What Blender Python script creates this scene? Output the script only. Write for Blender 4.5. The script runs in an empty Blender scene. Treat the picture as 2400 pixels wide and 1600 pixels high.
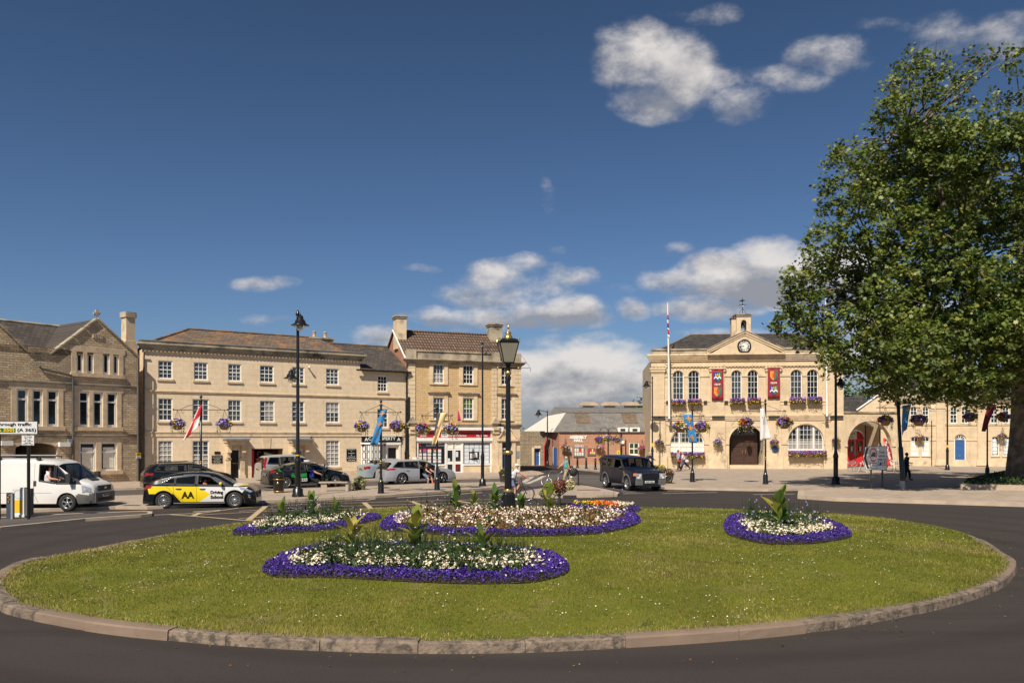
import bpy, bmesh, math, random
import numpy as np
from mathutils import Vector, Matrix
R=math.radians
random.seed(7)
rng=np.random.default_rng(7)
sc=bpy.context.scene
COL=sc.collection
F=1900.0; H=2.9; YH=1024.0; CX=1200.0
def W(px,py,z=0.0):
    D=F*(H-z)/(py-YH); return ((px-CX)/F*D, D)
def PX(px,D): return (px-CX)/F*D
def PZ(py,D): return H+(YH-py)/F*D
class MB:
    def __init__(s): s.v=[];s.f=[];s.m=[];s.sm=[];s.mats=[]
    def mi(s,m):
        if m is None: m=s.mats[0] if s.mats else None
        if m not in s.mats: s.mats.append(m)
        return s.mats.index(m)
    def add(s,vs,fs,m,smooth=False):
        o=len(s.v); s.v.extend([tuple(p) for p in vs]); k=s.mi(m)
        for f in fs: s.f.append([i+o for i in f]); s.m.append(k); s.sm.append(smooth)
        return s
    def quad(s,a,b,c,d,m): return s.add([a,b,c,d],[(0,1,2,3)],m)
    def box(s,x0,x1,y0,y1,z0,z1,m):
        if x0>x1:x0,x1=x1,x0
        if y0>y1:y0,y1=y1,y0
        if z0>z1:z0,z1=z1,z0
        v=[(x0,y0,z0),(x1,y0,z0),(x1,y1,z0),(x0,y1,z0),(x0,y0,z1),(x1,y0,z1),(x1,y1,z1),(x0,y1,z1)]
        return s.add(v,[(0,3,2,1),(4,5,6,7),(0,1,5,4),(1,2,6,5),(2,3,7,6),(3,0,4,7)],m)
    def obox(s,c,ax,ay,az,m):      # oriented box: centre and three half-axis vectors
        c=Vector(c);ax=Vector(ax);ay=Vector(ay);az=Vector(az)
        v=[c+i*ax+j*ay+k*az for k in(-1,1) for i,j in((-1,-1),(1,-1),(1,1),(-1,1))]
        return s.add(v,[(0,3,2,1),(4,5,6,7),(0,1,5,4),(1,2,6,5),(2,3,7,6),(3,0,4,7)],m)
    def prism(s,pts,y0,y1,m):      # polygon of (x,z), extruded along y; pts counter-clockwise seen from -y
        n=len(pts)
        v=[(x,y0,z) for x,z in pts]+[(x,y1,z) for x,z in pts]
        f=[tuple(range(n)),tuple(reversed(range(n,2*n)))]+[(i,i+n,(i+1)%n+n,(i+1)%n) for i in range(n)]
        return s.add(v,f,m)
    def slab(s,pts,z0,z1,m,mside=None):   # polygon (x,y) extruded up
        n=len(pts)
        v=[(x,y,z0) for x,y in pts]+[(x,y,z1) for x,y in pts]
        s.add(v,[tuple(range(n,2*n))],m)
        return s.add(v,[(i,(i+1)%n,(i+1)%n+n,i+n) for i in range(n)],mside or m)
    def tube(s,path,r,m,n=8,caps=True,smooth=True):
        path=[Vector(p) for p in path]; k=len(path)
        rr=r if isinstance(r,(list,tuple)) else [r]*k
        up=None;vs=[];fs=[]
        for i,p in enumerate(path):
            t=(path[min(i+1,k-1)]-path[max(i-1,0)])
            if t.length<1e-9:t=Vector((0,0,1))
            t.normalize()
            if up is None:
                a=Vector((0,0,1)) if abs(t.z)<.9 else Vector((1,0,0))
                up=t.cross(a).normalized()
            up=(up-t*up.dot(t))
            if up.length<1e-6: up=t.orthogonal()
            up.normalize(); w=t.cross(up)
            for j in range(n):
                a=2*math.pi*j/n
                vs.append(p+(up*math.cos(a)+w*math.sin(a))*rr[i])
        for i in range(k-1):
            for j in range(n):
                fs.append((i*n+j,i*n+(j+1)%n,(i+1)*n+(j+1)%n,(i+1)*n+j))
        s.add(vs,fs,m,smooth)
        if caps: s.add(vs,[tuple(reversed(range(n))),tuple(range((k-1)*n,k*n))],m)
        return s
    def lathe(s,prof,m,n=16,c=(0,0,0),smooth=True,ax='z'):   # prof [(r,z)]
        vs=[];fs=[]
        for r,z in prof:
            for j in range(n):
                a=2*math.pi*(j+.5)/n
                p=(r*math.cos(a),r*math.sin(a),z)
                if ax=='y': p=(p[0],p[2],p[1])
                if ax=='x': p=(p[2],p[0],p[1])
                vs.append((p[0]+c[0],p[1]+c[1],p[2]+c[2]))
        for i in range(len(prof)-1):
            for j in range(n): fs.append((i*n+j,i*n+(j+1)%n,(i+1)*n+(j+1)%n,(i+1)*n+j))
        return s.add(vs,fs,m,smooth)
    def ball(s,c,rx,ry,rz,m,n=10,k=7,smooth=True):
        vs=[];fs=[]
        for i in range(k+1):
            t=math.pi*i/k
            for j in range(n):
                a=2*math.pi*j/n
                vs.append((c[0]+rx*math.sin(t)*math.cos(a),c[1]+ry*math.sin(t)*math.sin(a),c[2]+rz*math.cos(t)))
        for i in range(k):
            for j in range(n): fs.append((i*n+j,(i+1)*n+j,(i+1)*n+(j+1)%n,i*n+(j+1)%n))
        return s.add(vs,fs,m,smooth)
    def leafs(s,P,size,m,up=0.0,elong=1.0):     # numpy array of points -> small random quads
        n=len(P)
        if n==0: return s
        a=rng.normal(size=(n,3));
        nrm=rng.normal(size=(n,3)); nrm[:,2]=np.abs(nrm[:,2])+up
        nrm/=np.linalg.norm(nrm,axis=1)[:,None]
        u=np.cross(nrm,a); u/=np.linalg.norm(u,axis=1)[:,None]
        w=np.cross(nrm,u)
        sz=(size*(.6+.8*rng.random(n)))[:,None]
        V=np.stack([P-u*sz*.5*elong,P-w*sz*.42,P+u*sz*.5*elong,P+w*sz*.42],1).reshape(-1,3)
        o=len(s.v); s.v.extend(map(tuple,V.tolist())); k=s.mi(m)
        s.f.extend([[o+4*i,o+4*i+1,o+4*i+2,o+4*i+3] for i in range(n)])
        s.m.extend([k]*n); s.sm.extend([False]*n)
        return s
    def build(s,name,parent=None,loc=None,rz=None,label=None,cat=None,group=None,kind=None):
        me=bpy.data.meshes.new(name)
        me.from_pydata(s.v,[],s.f)
        for m in s.mats: me.materials.append(m)
        me.polygons.foreach_set('material_index',s.m)
        me.polygons.foreach_set('use_smooth',s.sm)
        me.update()
        o=bpy.data.objects.new(name,me); COL.objects.link(o)
        if parent is not None: o.parent=parent
        if loc is not None: o.location=loc
        if rz is not None: o.rotation_euler=(0,0,rz)
        tag(o,label,cat,group,kind)
        return o
def tag(o,label=None,cat=None,group=None,kind=None):
    if label: o['label']=label
    if cat: o['category']=cat
    if group: o['group']=group
    if kind: o['kind']=kind
    return o
def empty(name,loc=(0,0,0),rz=0,label=None,cat=None,group=None):
    o=bpy.data.objects.new(name,None); COL.objects.link(o); o.empty_display_size=.3
    o.location=loc; o.rotation_euler=(0,0,rz)
    return tag(o,label,cat,group)
def kids(o): return [c for c in bpy.data.objects if c.parent==o]
def copy_tree(o,loc=None,rz=None,label=None,parent=None):
    c=o.copy(); COL.objects.link(c); c.parent=parent
    if loc is not None: c.location=loc
    if rz is not None: c.rotation_euler=(0,0,rz)
    if label: c['label']=label
    for k in kids(o): copy_tree(k,parent=c)
    return c
_txt={}
def text_mesh(body,size,bold=0.0,spacing=1.0):
    cu=bpy.data.curves.new('t','FONT'); cu.body=body; cu.size=size; cu.extrude=.004; cu.offset=bold
    cu.align_x='CENTER'; cu.align_y='CENTER'; cu.space_character=spacing; cu.resolution_u=3
    ob=bpy.data.objects.new('t',cu); COL.objects.link(ob)
    dg=bpy.context.evaluated_depsgraph_get()
    me=bpy.data.meshes.new_from_object(ob.evaluated_get(dg))
    bpy.data.objects.remove(ob); bpy.data.curves.remove(cu)
    return me
def text(mb,body,size,c,m,ux=(1,0,0),uz=(0,0,1),bold=0.0,spacing=1.0,fit=None,sx=1.0):
    """adds lettering to a builder: centred on c, running along ux, upright along uz"""
    me=text_mesh(body,size,bold,spacing)
    ux=Vector(ux).normalized();uz=Vector(uz).normalized(); n=ux.cross(uz)
    xs=[v.co.x for v in me.vertices]
    if not xs: return
    w=max(xs)-min(xs); k=sx
    if fit: k=fit/w
    mid=(max(xs)+min(xs))/2
    ys=[v.co.y for v in me.vertices]; my=(max(ys)+min(ys))/2
    c=Vector(c)
    vs=[c+ux*((v.co.x-mid)*k)+uz*(v.co.y-my)+n*v.co.z for v in me.vertices]
    mb.add(vs,[tuple(p.vertices) for p in me.polygons],m)
    bpy.data.meshes.remove(me)
def _n(nt,t,**k):
    n=nt.nodes.new(t)
    for a,b in k.items():
        if a in n.inputs: n.inputs[a].default_value=b
        else: setattr(n,a,b)
    return n
def c4(c): return (c[0],c[1],c[2],1.0)
def newmat(name):
    m=bpy.data.materials.new(name); m.use_nodes=True; nt=m.node_tree; nt.nodes.clear()
    out=nt.nodes.new('ShaderNodeOutputMaterial'); b=nt.nodes.new('ShaderNodeBsdfPrincipled')
    nt.links.new(b.outputs[0],out.inputs[0])
    return m,nt,b,out
def noisemix(nt,vec,scale,lo,hi,c1,c2,detail=5,rough=.6):
    n=_n(nt,'ShaderNodeTexNoise'); n.inputs['Scale'].default_value=scale; n.inputs['Detail'].default_value=detail; n.inputs['Roughness'].default_value=rough
    nt.links.new(vec,n.inputs['Vector'])
    mr=_n(nt,'ShaderNodeMapRange'); mr.inputs[1].default_value=lo; mr.inputs[2].default_value=hi
    nt.links.new(n.outputs[0],mr.inputs[0])
    mx=_n(nt,'ShaderNodeMix',data_type='RGBA')
    nt.links.new(mr.outputs[0],mx.inputs[0])
    for i,c in((6,c1),(7,c2)):
        if isinstance(c,tuple): mx.inputs[i].default_value=c4(c)
        else: nt.links.new(c,mx.inputs[i])
    return mx.outputs[2],n.outputs[0]
def mat(name,col,rough=.6,var=.18,scale=2.5,col2=None,bump=0.0,bscale=None,metal=0.0,spec=.5,coat=0.0,trans=0.0,lo=.35,hi=.65,grime=None,sub=0):
    m,nt,b,out=newmat(name)
    tc=_n(nt,'ShaderNodeTexCoord'); vec=tc.outputs['Object']
    if var>0 or col2:
        c2=col2 or tuple(min(1,x*(1+var)) for x in col); c1=col if col2 else tuple(x*(1-var) for x in col)
        o,_=noisemix(nt,vec,scale,lo,hi,c1,c2)
        if grime:
            o,_=noisemix(nt,vec,grime[1],grime[2],grime[3],o,grime[0])
        nt.links.new(o,b.inputs['Base Color'])
    else: b.inputs['Base Color'].default_value=c4(col)
    b.inputs['Roughness'].default_value=rough; b.inputs['Metallic'].default_value=metal
    b.inputs['Specular IOR Level'].default_value=spec; b.inputs['Coat Weight'].default_value=coat
    if bump:
        n=_n(nt,'ShaderNodeTexNoise'); n.inputs['Scale'].default_value=bscale or scale*6; n.inputs['Detail'].default_value=6
        nt.links.new(vec,n.inputs['Vector'])
        bp=_n(nt,'ShaderNodeBump'); bp.inputs['Strength'].default_value=1; bp.inputs['Distance'].default_value=bump
        nt.links.new(n.outputs[0],bp.inputs['Height']); nt.links.new(bp.outputs[0],b.inputs['Normal'])
    if trans:
        t=_n(nt,'ShaderNodeBsdfTranslucent'); ms=_n(nt,'ShaderNodeMixShader'); ms.inputs[0].default_value=trans
        if b.inputs['Base Color'].is_linked: nt.links.new(b.inputs['Base Color'].links[0].from_socket,t.inputs[0])
        else: t.inputs[0].default_value=c4(col)
        nt.links.new(b.outputs[0],ms.inputs[1]); nt.links.new(t.outputs[0],ms.inputs[2]); nt.links.new(ms.outputs[0],out.inputs[0])
    return m
def masonry(name,c1,c2,mortar,bw,bh,ms,stain=None,bump=.01,rough=.85,vertical=False,roofy=False,mscale=1.0,off=.5,squash=1.0,stain_amt=(.5,.75),stain_scale=.9,bias=0.0,smooth=.1):
    """brick/ashlar/tile courses laid along the wall (x+y, z) of the object's own space"""
    m,nt,b,out=newmat(name)
    tc=_n(nt,'ShaderNodeTexCoord'); sp=_n(nt,'ShaderNodeSeparateXYZ'); nt.links.new(tc.outputs['Object'],sp.inputs[0])
    ad=_n(nt,'ShaderNodeMath',operation='ADD'); nt.links.new(sp.outputs[0],ad.inputs[0])
    cb=_n(nt,'ShaderNodeCombineXYZ')
    if roofy: nt.links.new(sp.outputs[0],cb.inputs[0])
    else:
        nt.links.new(sp.outputs[1],ad.inputs[1]); nt.links.new(ad.outputs[0],cb.inputs[0])
    nt.links.new(sp.outputs[2],cb.inputs[1])
    wn=_n(nt,'ShaderNodeTexNoise'); wn.inputs['Scale'].default_value=2.5; nt.links.new(tc.outputs['Object'],wn.inputs['Vector'])
    wv=_n(nt,'ShaderNodeVectorMath',operation='SCALE'); nt.links.new(wn.outputs[1],wv.inputs[0]); wv.inputs['Scale'].default_value=bh*.18*mscale
    wa=_n(nt,'ShaderNodeVectorMath',operation='ADD'); nt.links.new(cb.outputs[0],wa.inputs[0]); nt.links.new(wv.outputs[0],wa.inputs[1])
    br=_n(nt,'ShaderNodeTexBrick'); nt.links.new(wa.outputs[0],br.inputs['Vector'])
    br.offset=off; br.squash=squash; br.squash_frequency=3
    br.inputs['Color1'].default_value=c4(c1); br.inputs['Color2'].default_value=c4(c2); br.inputs['Mortar'].default_value=c4(mortar)
    br.inputs['Scale'].default_value=1; br.inputs['Mortar Size'].default_value=ms; br.inputs['Mortar Smooth'].default_value=smooth
    br.inputs['Brick Width'].default_value=bw; br.inputs['Row Height'].default_value=bh; br.inputs['Bias'].default_value=bias
    o=br.outputs[0]
    o,_=noisemix(nt,tc.outputs['Object'],7,.3,.7,o,o)
    mul=_n(nt,'ShaderNodeMix',data_type='RGBA',blend_type='MULTIPLY'); mul.inputs[0].default_value=1
    mq=_n(nt,'ShaderNodeMapping'); mq.inputs['Scale'].default_value=(2.2,2.2,.16); nt.links.new(tc.outputs['Object'],mq.inputs[0]); k_,_=noisemix(nt,mq.outputs[0],1.3,.55,.85,(1.0,1.0,1.0),(.80,.77,.74),detail=6)
    v,_=noisemix(nt,tc.outputs['Object'],3.3,.35,.68,(1.0,1.0,1.0),(.86,.85,.83),detail=8)
    if not roofy:
        m3=_n(nt,'ShaderNodeMix',data_type='RGBA',blend_type='MULTIPLY'); m3.inputs[0].default_value=1; nt.links.new(v,m3.inputs[6]); nt.links.new(k_,m3.inputs[7]); v=m3.outputs[2]
    nt.links.new(o,mul.inputs[6]); nt.links.new(v,mul.inputs[7]); o=mul.outputs[2]
    if stain: o,_=noisemix(nt,tc.outputs['Object'],stain_scale,stain_amt[0],stain_amt[1],o,stain,detail=8,rough=.65)
    nt.links.new(o,b.inputs['Base Color']); b.inputs['Roughness'].default_value=rough; b.inputs['Specular IOR Level'].default_value=.3
    if bump:
        bp=_n(nt,'ShaderNodeBump'); bp.inputs['Strength'].default_value=1; bp.inputs['Distance'].default_value=bump
        n=_n(nt,'ShaderNodeTexNoise'); n.inputs['Scale'].default_value=14; n.inputs['Detail'].default_value=6; nt.links.new(tc.outputs['Object'],n.inputs['Vector'])
        s1=_n(nt,'ShaderNodeMath',operation='MULTIPLY'); s1.inputs[1].default_value=-1; nt.links.new(br.outputs[1],s1.inputs[0])
        s2=_n(nt,'ShaderNodeMath',operation='ADD'); nt.links.new(s1.outputs[0],s2.inputs[0]); nt.links.new(n.outputs[0],s2.inputs[1])
        nt.links.new(s2.outputs[0],bp.inputs['Height']); nt.links.new(bp.outputs[0],b.inputs['Normal'])
    return m
def glassmat(name,tint=(.02,.025,.03),mix=.75,rough=.03):
    """see-through pane: part transparent, part clear reflection"""
    m,nt,b,out=newmat(name)
    t=_n(nt,'ShaderNodeBsdfTransparent'); t.inputs[0].default_value=c4(tint)
    g=_n(nt,'ShaderNodeBsdfGlossy'); g.inputs['Roughness'].default_value=rough; g.inputs[0].default_value=(.9,.93,.95,1)
    fr=_n(nt,'ShaderNodeFresnel'); fr.inputs[0].default_value=1.5
    mr=_n(nt,'ShaderNodeMath',operation='MULTIPLY_ADD'); mr.inputs[1].default_value=.8; mr.inputs[2].default_value=.02
    nt.links.new(fr.outputs[0],mr.inputs[0])
    ms=_n(nt,'ShaderNodeMixShader'); nt.links.new(mr.outputs[0],ms.inputs[0])
    nt.links.new(t.outputs[0],ms.inputs[1]); nt.links.new(g.outputs[0],ms.inputs[2]); nt.links.new(ms.outputs[0],out.inputs[0])
    nt.nodes.remove(b)
    return m
M={}
M['ashlar']=masonry('ashlar_limestone',(.755,.605,.42),(.80,.65,.46),(.64,.50,.335),1.0,.36,.006,stain=(.66,.51,.345),bump=.003,stain_amt=(.58,.85),stain_scale=.45)
M['hallstone']=masonry('town_hall_stone',(.66,.52,.345),(.72,.575,.395),(.56,.43,.28),1.1,.42,.006,stain=(.47,.365,.245),bump=.003,stain_amt=(.5,.8),stain_scale=.5)
M['quoin']=masonry('quoin_stone',(.68,.54,.36),(.74,.60,.41),(.24,.17,.10),2.0,.33,.012,bump=.008)
M['gold']=masonry('golden_coursed_stone',(.60,.405,.20),(.68,.485,.27),(.50,.36,.20),.34,.14,.012,stain=(.52,.37,.21),bump=.008,stain_amt=(.55,.8))
M['rubble']=masonry('coursed_rubble_stone',(.56,.405,.25),(.80,.63,.415),(.37,.28,.185),.36,.13,.012,stain=(.34,.275,.20),bump=.025,stain_amt=(.5,.74),stain_scale=.8,mscale=3.0)
M['drystone']=masonry('grey_rubble_stone',(.36,.285,.19),(.50,.40,.27),(.17,.13,.09),.36,.14,.02,stain=(.20,.17,.13),bump=.03,mscale=3.0)
M['redbrick']=masonry('red_brick',(.36,.115,.06),(.50,.195,.10),(.52,.40,.30),.235,.078,.014,stain=(.30,.12,.07),bump=.006,stain_amt=(.58,.85))
M['slab']=mat('pale_cut_stone',(.66,.52,.345),.8,.12,1.6,bump=.004,bscale=30,grime=((.30,.24,.17),1.3,.55,.75))
M['lichen']=mat('weathered_parapet_stone',(.44,.37,.265),.9,.25,2.2,bump=.012,bscale=16,grime=((.075,.065,.055),1.1,.47,.66))
M['dress']=mat('dressed_window_stone',(.66,.51,.335),.85,.14,2.0,bump=.004,bscale=22,grime=((.26,.20,.13),1.2,.55,.8))
M['slate']=masonry('slate_tiles',(.070,.060,.054),(.11,.094,.082),(.03,.027,.025),.32,.16,.012,stain=(.22,.15,.075),bump=.012,roofy=True,stain_amt=(.55,.78),stain_scale=.6)
M['darkslate']=masonry('dark_slate',(.042,.040,.040),(.072,.066,.063),(.02,.019,.019),.32,.15,.012,stain=(.11,.09,.07),bump=.01,roofy=True)
M['lichenroof']=masonry('lichened_slate',(.13,.10,.08),(.19,.145,.11),(.06,.05,.04),.32,.16,.012,stain=(.36,.17,.06),bump=.012,roofy=True,stain_amt=(.50,.75),stain_scale=1.1)
M['pantile']=masonry('brown_pantiles',(.19,.12,.085),(.30,.19,.125),(.05,.035,.03),.24,.27,.045,stain=(.12,.09,.07),bump=.03,roofy=True,off=0.0,stain_amt=(.45,.7),stain_scale=1.3)
M['white']=mat('white_paint',(.80,.78,.73),.4,.05,3)
M['cream']=mat('cream_render',(.72,.63,.46),.7,.08,2)
M['black']=mat('black_gloss_paint',(.012,.012,.013),.28,.1,4,spec=.5)
M['blackmatt']=mat('black_matt',(.015,.015,.015),.7,.1,4)
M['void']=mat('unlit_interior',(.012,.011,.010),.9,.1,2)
M['gilt']=mat('gilded_metal',(.72,.52,.20),.28,.06,6,metal=.85)
M['lead']=mat('lead_flashing',(.22,.225,.24),.5,.15,3)
M['grey']=mat('grey_metal',(.32,.33,.34),.4,.1,5,metal=.3)
M['chrome']=mat('chrome',(.75,.76,.78),.12,.02,5,metal=1)
M['pane']=mat('dark_window_glass',(.018,.023,.030),.05,.35,.9,spec=.9)  # uneven tone in the base colour stands in for varied reflections
M['pane_blue']=mat('painted_reflection_glass',(.05,.065,.085),.06,.35,.7,spec=.9)  # sky reflection painted in as a paler, bluer, mottled base colour
M['blind']=mat('vertical_blind',(.84,.78,.64),.6,.12,9)
M['curtain']=mat('net_curtain',(.30,.29,.27),.7,.2,5)
M['whiteblind']=mat('white_window_board',(.80,.76,.70),.6,.03,2)
M['red']=mat('red_paint',(.62,.028,.03),.45,.06,3)
M['signred']=mat('sign_red',(.50,.018,.022),.4,.05,3)
M['darkred']=mat('dark_red_band',(.17,.010,.014),.4,.05,3)
M['maroon']=mat('maroon_cloth',(.27,.022,.035),.8,.1,3)
M['blue_door']=mat('blue_door_paint',(.035,.115,.32),.4,.06,3)
M['navy']=mat('navy_door_paint',(.022,.055,.14),.4,.06,3)
M['yellow']=mat('yellow_paint',(.80,.50,.02),.5,.05,3)
M['steel']=mat('brushed_steel',(.55,.56,.57),.3,.05,4,metal=.9)
M['timber']=mat('dark_oak',(.055,.027,.018),.5,.3,5)
M['kerb2']=mat('smooth_pinkish_kerb',(.23,.165,.12),.85,.12,1.5,bump=.005,bscale=50,grime=((.15,.12,.095),3,.55,.75))
M['wicker']=mat('wicker',(.28,.16,.075),.85,.3,30,bump=.01)
M['soil']=mat('soil',(.05,.032,.02),.95,.3,8,bump=.02)
M['bark']=mat('mottled_bark',(.11,.085,.06),.9,.2,1.6,col2=(.23,.185,.13),bump=.03,bscale=9,lo=.45,hi=.6)
M['leaf1']=mat('plane_leaf_green',(.125,.170,.030),.45,.35,.5,trans=.28,spec=.4)
M['leaf2']=mat('plane_leaf_yellow_green',(.27,.29,.06),.45,.3,.5,trans=.36,spec=.4)
M['leaf3']=mat('plane_leaf_dark',(.065,.105,.02),.5,.3,.5,trans=.2,spec=.4)
M['leafb']=mat('bedding_leaf',(.06,.11,.025),.6,.3,6,trans=.2)
M['leafd']=mat('dark_foliage',(.025,.055,.015),.6,.3,3,trans=.15)
M['canna']=mat('canna_leaf',(.16,.23,.035),.4,.25,3,col2=(.30,.32,.06),trans=.3)
M['canna2']=mat('canna_leaf_dark',(.09,.16,.03),.4,.25,3,trans=.25)
M['cannay']=mat('canna_leaf_yellow',(.36,.30,.05),.45,.2,4,trans=.3)
M['lobelia']=mat('lobelia_violet',(.085,.030,.37),.6,.3,40)
M['lobelia2']=mat('lobelia_deep',(.035,.014,.15),.7,.3,40)
M['cream_petal']=mat('cream_petal',(.80,.70,.52),.6,.06,20)
M['pink_petal']=mat('blush_petal',(.84,.66,.56),.6,.1,20)
M['pinkhot']=mat('pink_petal',(.75,.16,.36),.6,.15,20)
M['purple']=mat('petunia_purple',(.22,.10,.50),.6,.35,20)
M['lilac']=mat('lilac_petal',(.42,.32,.70),.6,.2,20)
M['redpetal']=mat('red_petal',(.62,.03,.03),.6,.15,20)
M['orange']=mat('orange_petal',(.80,.13,.02),.6,.15,20)
M['yellowpetal']=mat('yellow_petal',(.82,.58,.04),.6,.15,20)
M['bronze']=mat('bronze_leaf',(.16,.06,.03),.5,.35,20)
M['brownfol']=mat('coleus_brown',(.13,.035,.02),.6,.3,14)
M['limefol']=mat('lime_foliage',(.42,.46,.05),.6,.25,14,trans=.2)
M['variegated']=mat('variegated_ivy',(.46,.44,.22),.6,.25,14,trans=.2)
M['skin']=mat('skin',(.55,.28,.19),.55,.06,8)
M['skindark']=mat('skin_tanned',(.20,.10,.065),.55,.06,8)
M['tyre']=mat('tyre_rubber',(.022,.021,.020),.8,.2,8)
M['rim']=mat('alloy_wheel',(.52,.53,.54),.28,.06,9,metal=.8)
M['carglass']=glassmat('car_glass',(.30,.34,.33))
M['lampglass']=glassmat('lamp_glass',(.8,.8,.78))
M['frosted']=mat('frosted_lantern_glass',(.235,.215,.165),.25,.06,3,spec=.6)
M['taillight']=mat('tail_light_red',(.30,.008,.008),.15,.1,9,spec=.8)
M['headlight']=mat('headlight',(.55,.57,.60),.08,.3,14,metal=.5,spec=.8)
M['amber']=mat('amber_lens',(.80,.20,.02),.2,.1,9)
M['plate_y']=mat('yellow_plate',(.80,.52,.05),.4,.03,9)
M['plate_w']=mat('white_plate',(.75,.74,.68),.4,.03,9)
M['trim']=mat('black_plastic_trim',(.03,.03,.03),.55,.12,6)
M['greytrim']=mat('grey_plastic_bumper',(.115,.112,.108),.6,.12,6)
M['interior']=mat('car_interior',(.022,.021,.020),.8,.2,6)
def paint(name,c,rough=.22,var=.05,metal=0,coat=.5): return mat(name,c,rough,var,1.3,coat=coat,spec=.5,metal=metal)
M['limebright']=mat('bright_green_plastic',(.02,.42,.06),.5,.1,9)
M['navypost']=mat('dark_blue_post',(.045,.055,.085),.6,.1,5)
def asphalt(name,base,spark=.09):
    m,nt,b,out=newmat(name); tc=_n(nt,'ShaderNodeTexCoord'); v=tc.outputs['Object']
    o,_=noisemix(nt,v,.18,.3,.7,tuple(x*.86 for x in base),tuple(x*1.14 for x in base),detail=8)
    o,_=noisemix(nt,v,55,.52,.72,o,(spark,spark*.93,spark*.88),detail=3)
    mp=_n(nt,'ShaderNodeMapping'); mp.inputs['Scale'].default_value=(.05,1.3,1); nt.links.new(v,mp.inputs[0])
    o,_=noisemix(nt,mp.outputs[0],1.0,.50,.8,o,tuple(x*.8 for x in base),detail=4)
    sb=_n(nt,'ShaderNodeVectorMath',operation='DISTANCE'); mp3=_n(nt,'ShaderNodeMapping'); mp3.inputs['Scale'].default_value=(.90,1.02,0); nt.links.new(v,mp3.inputs[0]); nt.links.new(mp3.outputs[0],sb.inputs[0]); sb.inputs[1].default_value=(.5,22.3,0)
    nz=_n(nt,'ShaderNodeTexNoise'); nz.inputs['Scale'].default_value=.35; nt.links.new(v,nz.inputs['Vector']); a1=_n(nt,'ShaderNodeMath',operation='MULTIPLY_ADD'); nt.links.new(sb.outputs['Value'],a1.inputs[0]); a1.inputs[1].default_value=3.3; nt.links.new(nz.outputs[0],a1.inputs[2])
    sn=_n(nt,'ShaderNodeMath',operation='SINE'); nt.links.new(a1.outputs[0],sn.inputs[0]); mr=_n(nt,'ShaderNodeMapRange'); mr.inputs[1].default_value=.2; mr.inputs[2].default_value=1; mr.inputs[4].default_value=.45; nt.links.new(sn.outputs[0],mr.inputs[0])
    mx=_n(nt,'ShaderNodeMix',data_type='RGBA'); nt.links.new(mr.outputs[0],mx.inputs[0]); nt.links.new(o,mx.inputs[6]); mx.inputs[7].default_value=c4(tuple(x*.68 for x in base)); o=mx.outputs[2]
    vo=_n(nt,'ShaderNodeTexVoronoi',feature='DISTANCE_TO_EDGE'); vo.inputs['Scale'].default_value=.22; nz2=_n(nt,'ShaderNodeTexNoise'); nz2.inputs['Scale'].default_value=1.4; nz2.inputs['Detail'].default_value=6; nt.links.new(v,nz2.inputs['Vector']); va=_n(nt,'ShaderNodeVectorMath',operation='ADD'); nt.links.new(v,va.inputs[0]); nt.links.new(nz2.outputs[1],va.inputs[1]); nt.links.new(va.outputs[0],vo.inputs['Vector'])
    cr_=_n(nt,'ShaderNodeMapRange'); cr_.inputs[1].default_value=.0; cr_.inputs[2].default_value=.006; cr_.inputs[3].default_value=.22; cr_.inputs[4].default_value=0; nt.links.new(vo.outputs[0],cr_.inputs[0]); mx=_n(nt,'ShaderNodeMix',data_type='RGBA'); nt.links.new(cr_.outputs[0],mx.inputs[0]); nt.links.new(o,mx.inputs[6]); mx.inputs[7].default_value=(.02,.018,.016,1); o=mx.outputs[2]
    n2=_n(nt,'ShaderNodeTexNoise'); n2.inputs['Scale'].default_value=150; n2.inputs['Detail'].default_value=3; nt.links.new(v,n2.inputs['Vector'])
    bp=_n(nt,'ShaderNodeBump'); bp.inputs['Distance'].default_value=.006; nt.links.new(n2.outputs[0],bp.inputs['Height']); nt.links.new(bp.outputs[0],b.inputs['Normal'])
    nt.links.new(o,b.inputs['Base Color']); b.inputs['Roughness'].default_value=.85; b.inputs['Specular IOR Level'].default_value=.25
    return m
M['asphalt']=asphalt('asphalt',(.047,.038,.034))
M['asphalt2']=asphalt('worn_asphalt',(.105,.092,.083),.14)
def paving(name,c1,c2,mort,bw,bh,ang=0):
    m,nt,b,out=newmat(name); tc=_n(nt,'ShaderNodeTexCoord')
    mp=_n(nt,'ShaderNodeMapping'); mp.inputs['Rotation'].default_value=(0,0,ang); nt.links.new(tc.outputs['Object'],mp.inputs[0])
    br=_n(nt,'ShaderNodeTexBrick'); nt.links.new(mp.outputs[0],br.inputs['Vector'])
    br.inputs['Color1'].default_value=c4(c1); br.inputs['Color2'].default_value=c4(c2); br.inputs['Mortar'].default_value=c4(mort)
    br.inputs['Scale'].default_value=1; br.inputs['Mortar Size'].default_value=.012; br.inputs['Brick Width'].default_value=bw; br.inputs['Row Height'].default_value=bh
    o,_=noisemix(nt,tc.outputs['Object'],1.1,.45,.75,br.outputs[0],tuple(x*.72 for x in c1),detail=8)
    o,_=noisemix(nt,tc.outputs['Object'],9,.62,.8,o,(.16,.14,.12),detail=4)
    nt.links.new(o,b.inputs['Base Color']); b.inputs['Roughness'].default_value=.85; b.inputs['Specular IOR Level'].default_value=.3
    bp=_n(nt,'ShaderNodeBump'); bp.inputs['Distance'].default_value=.004; nt.links.new(br.outputs[1],bp.inputs['Height']); bp.invert=True; nt.links.new(bp.outputs[0],b.inputs['Normal'])
    return m
M['paving']=paving('pavement_slabs',(.39,.315,.245),(.44,.355,.28),(.26,.20,.15),.9,.6)
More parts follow.
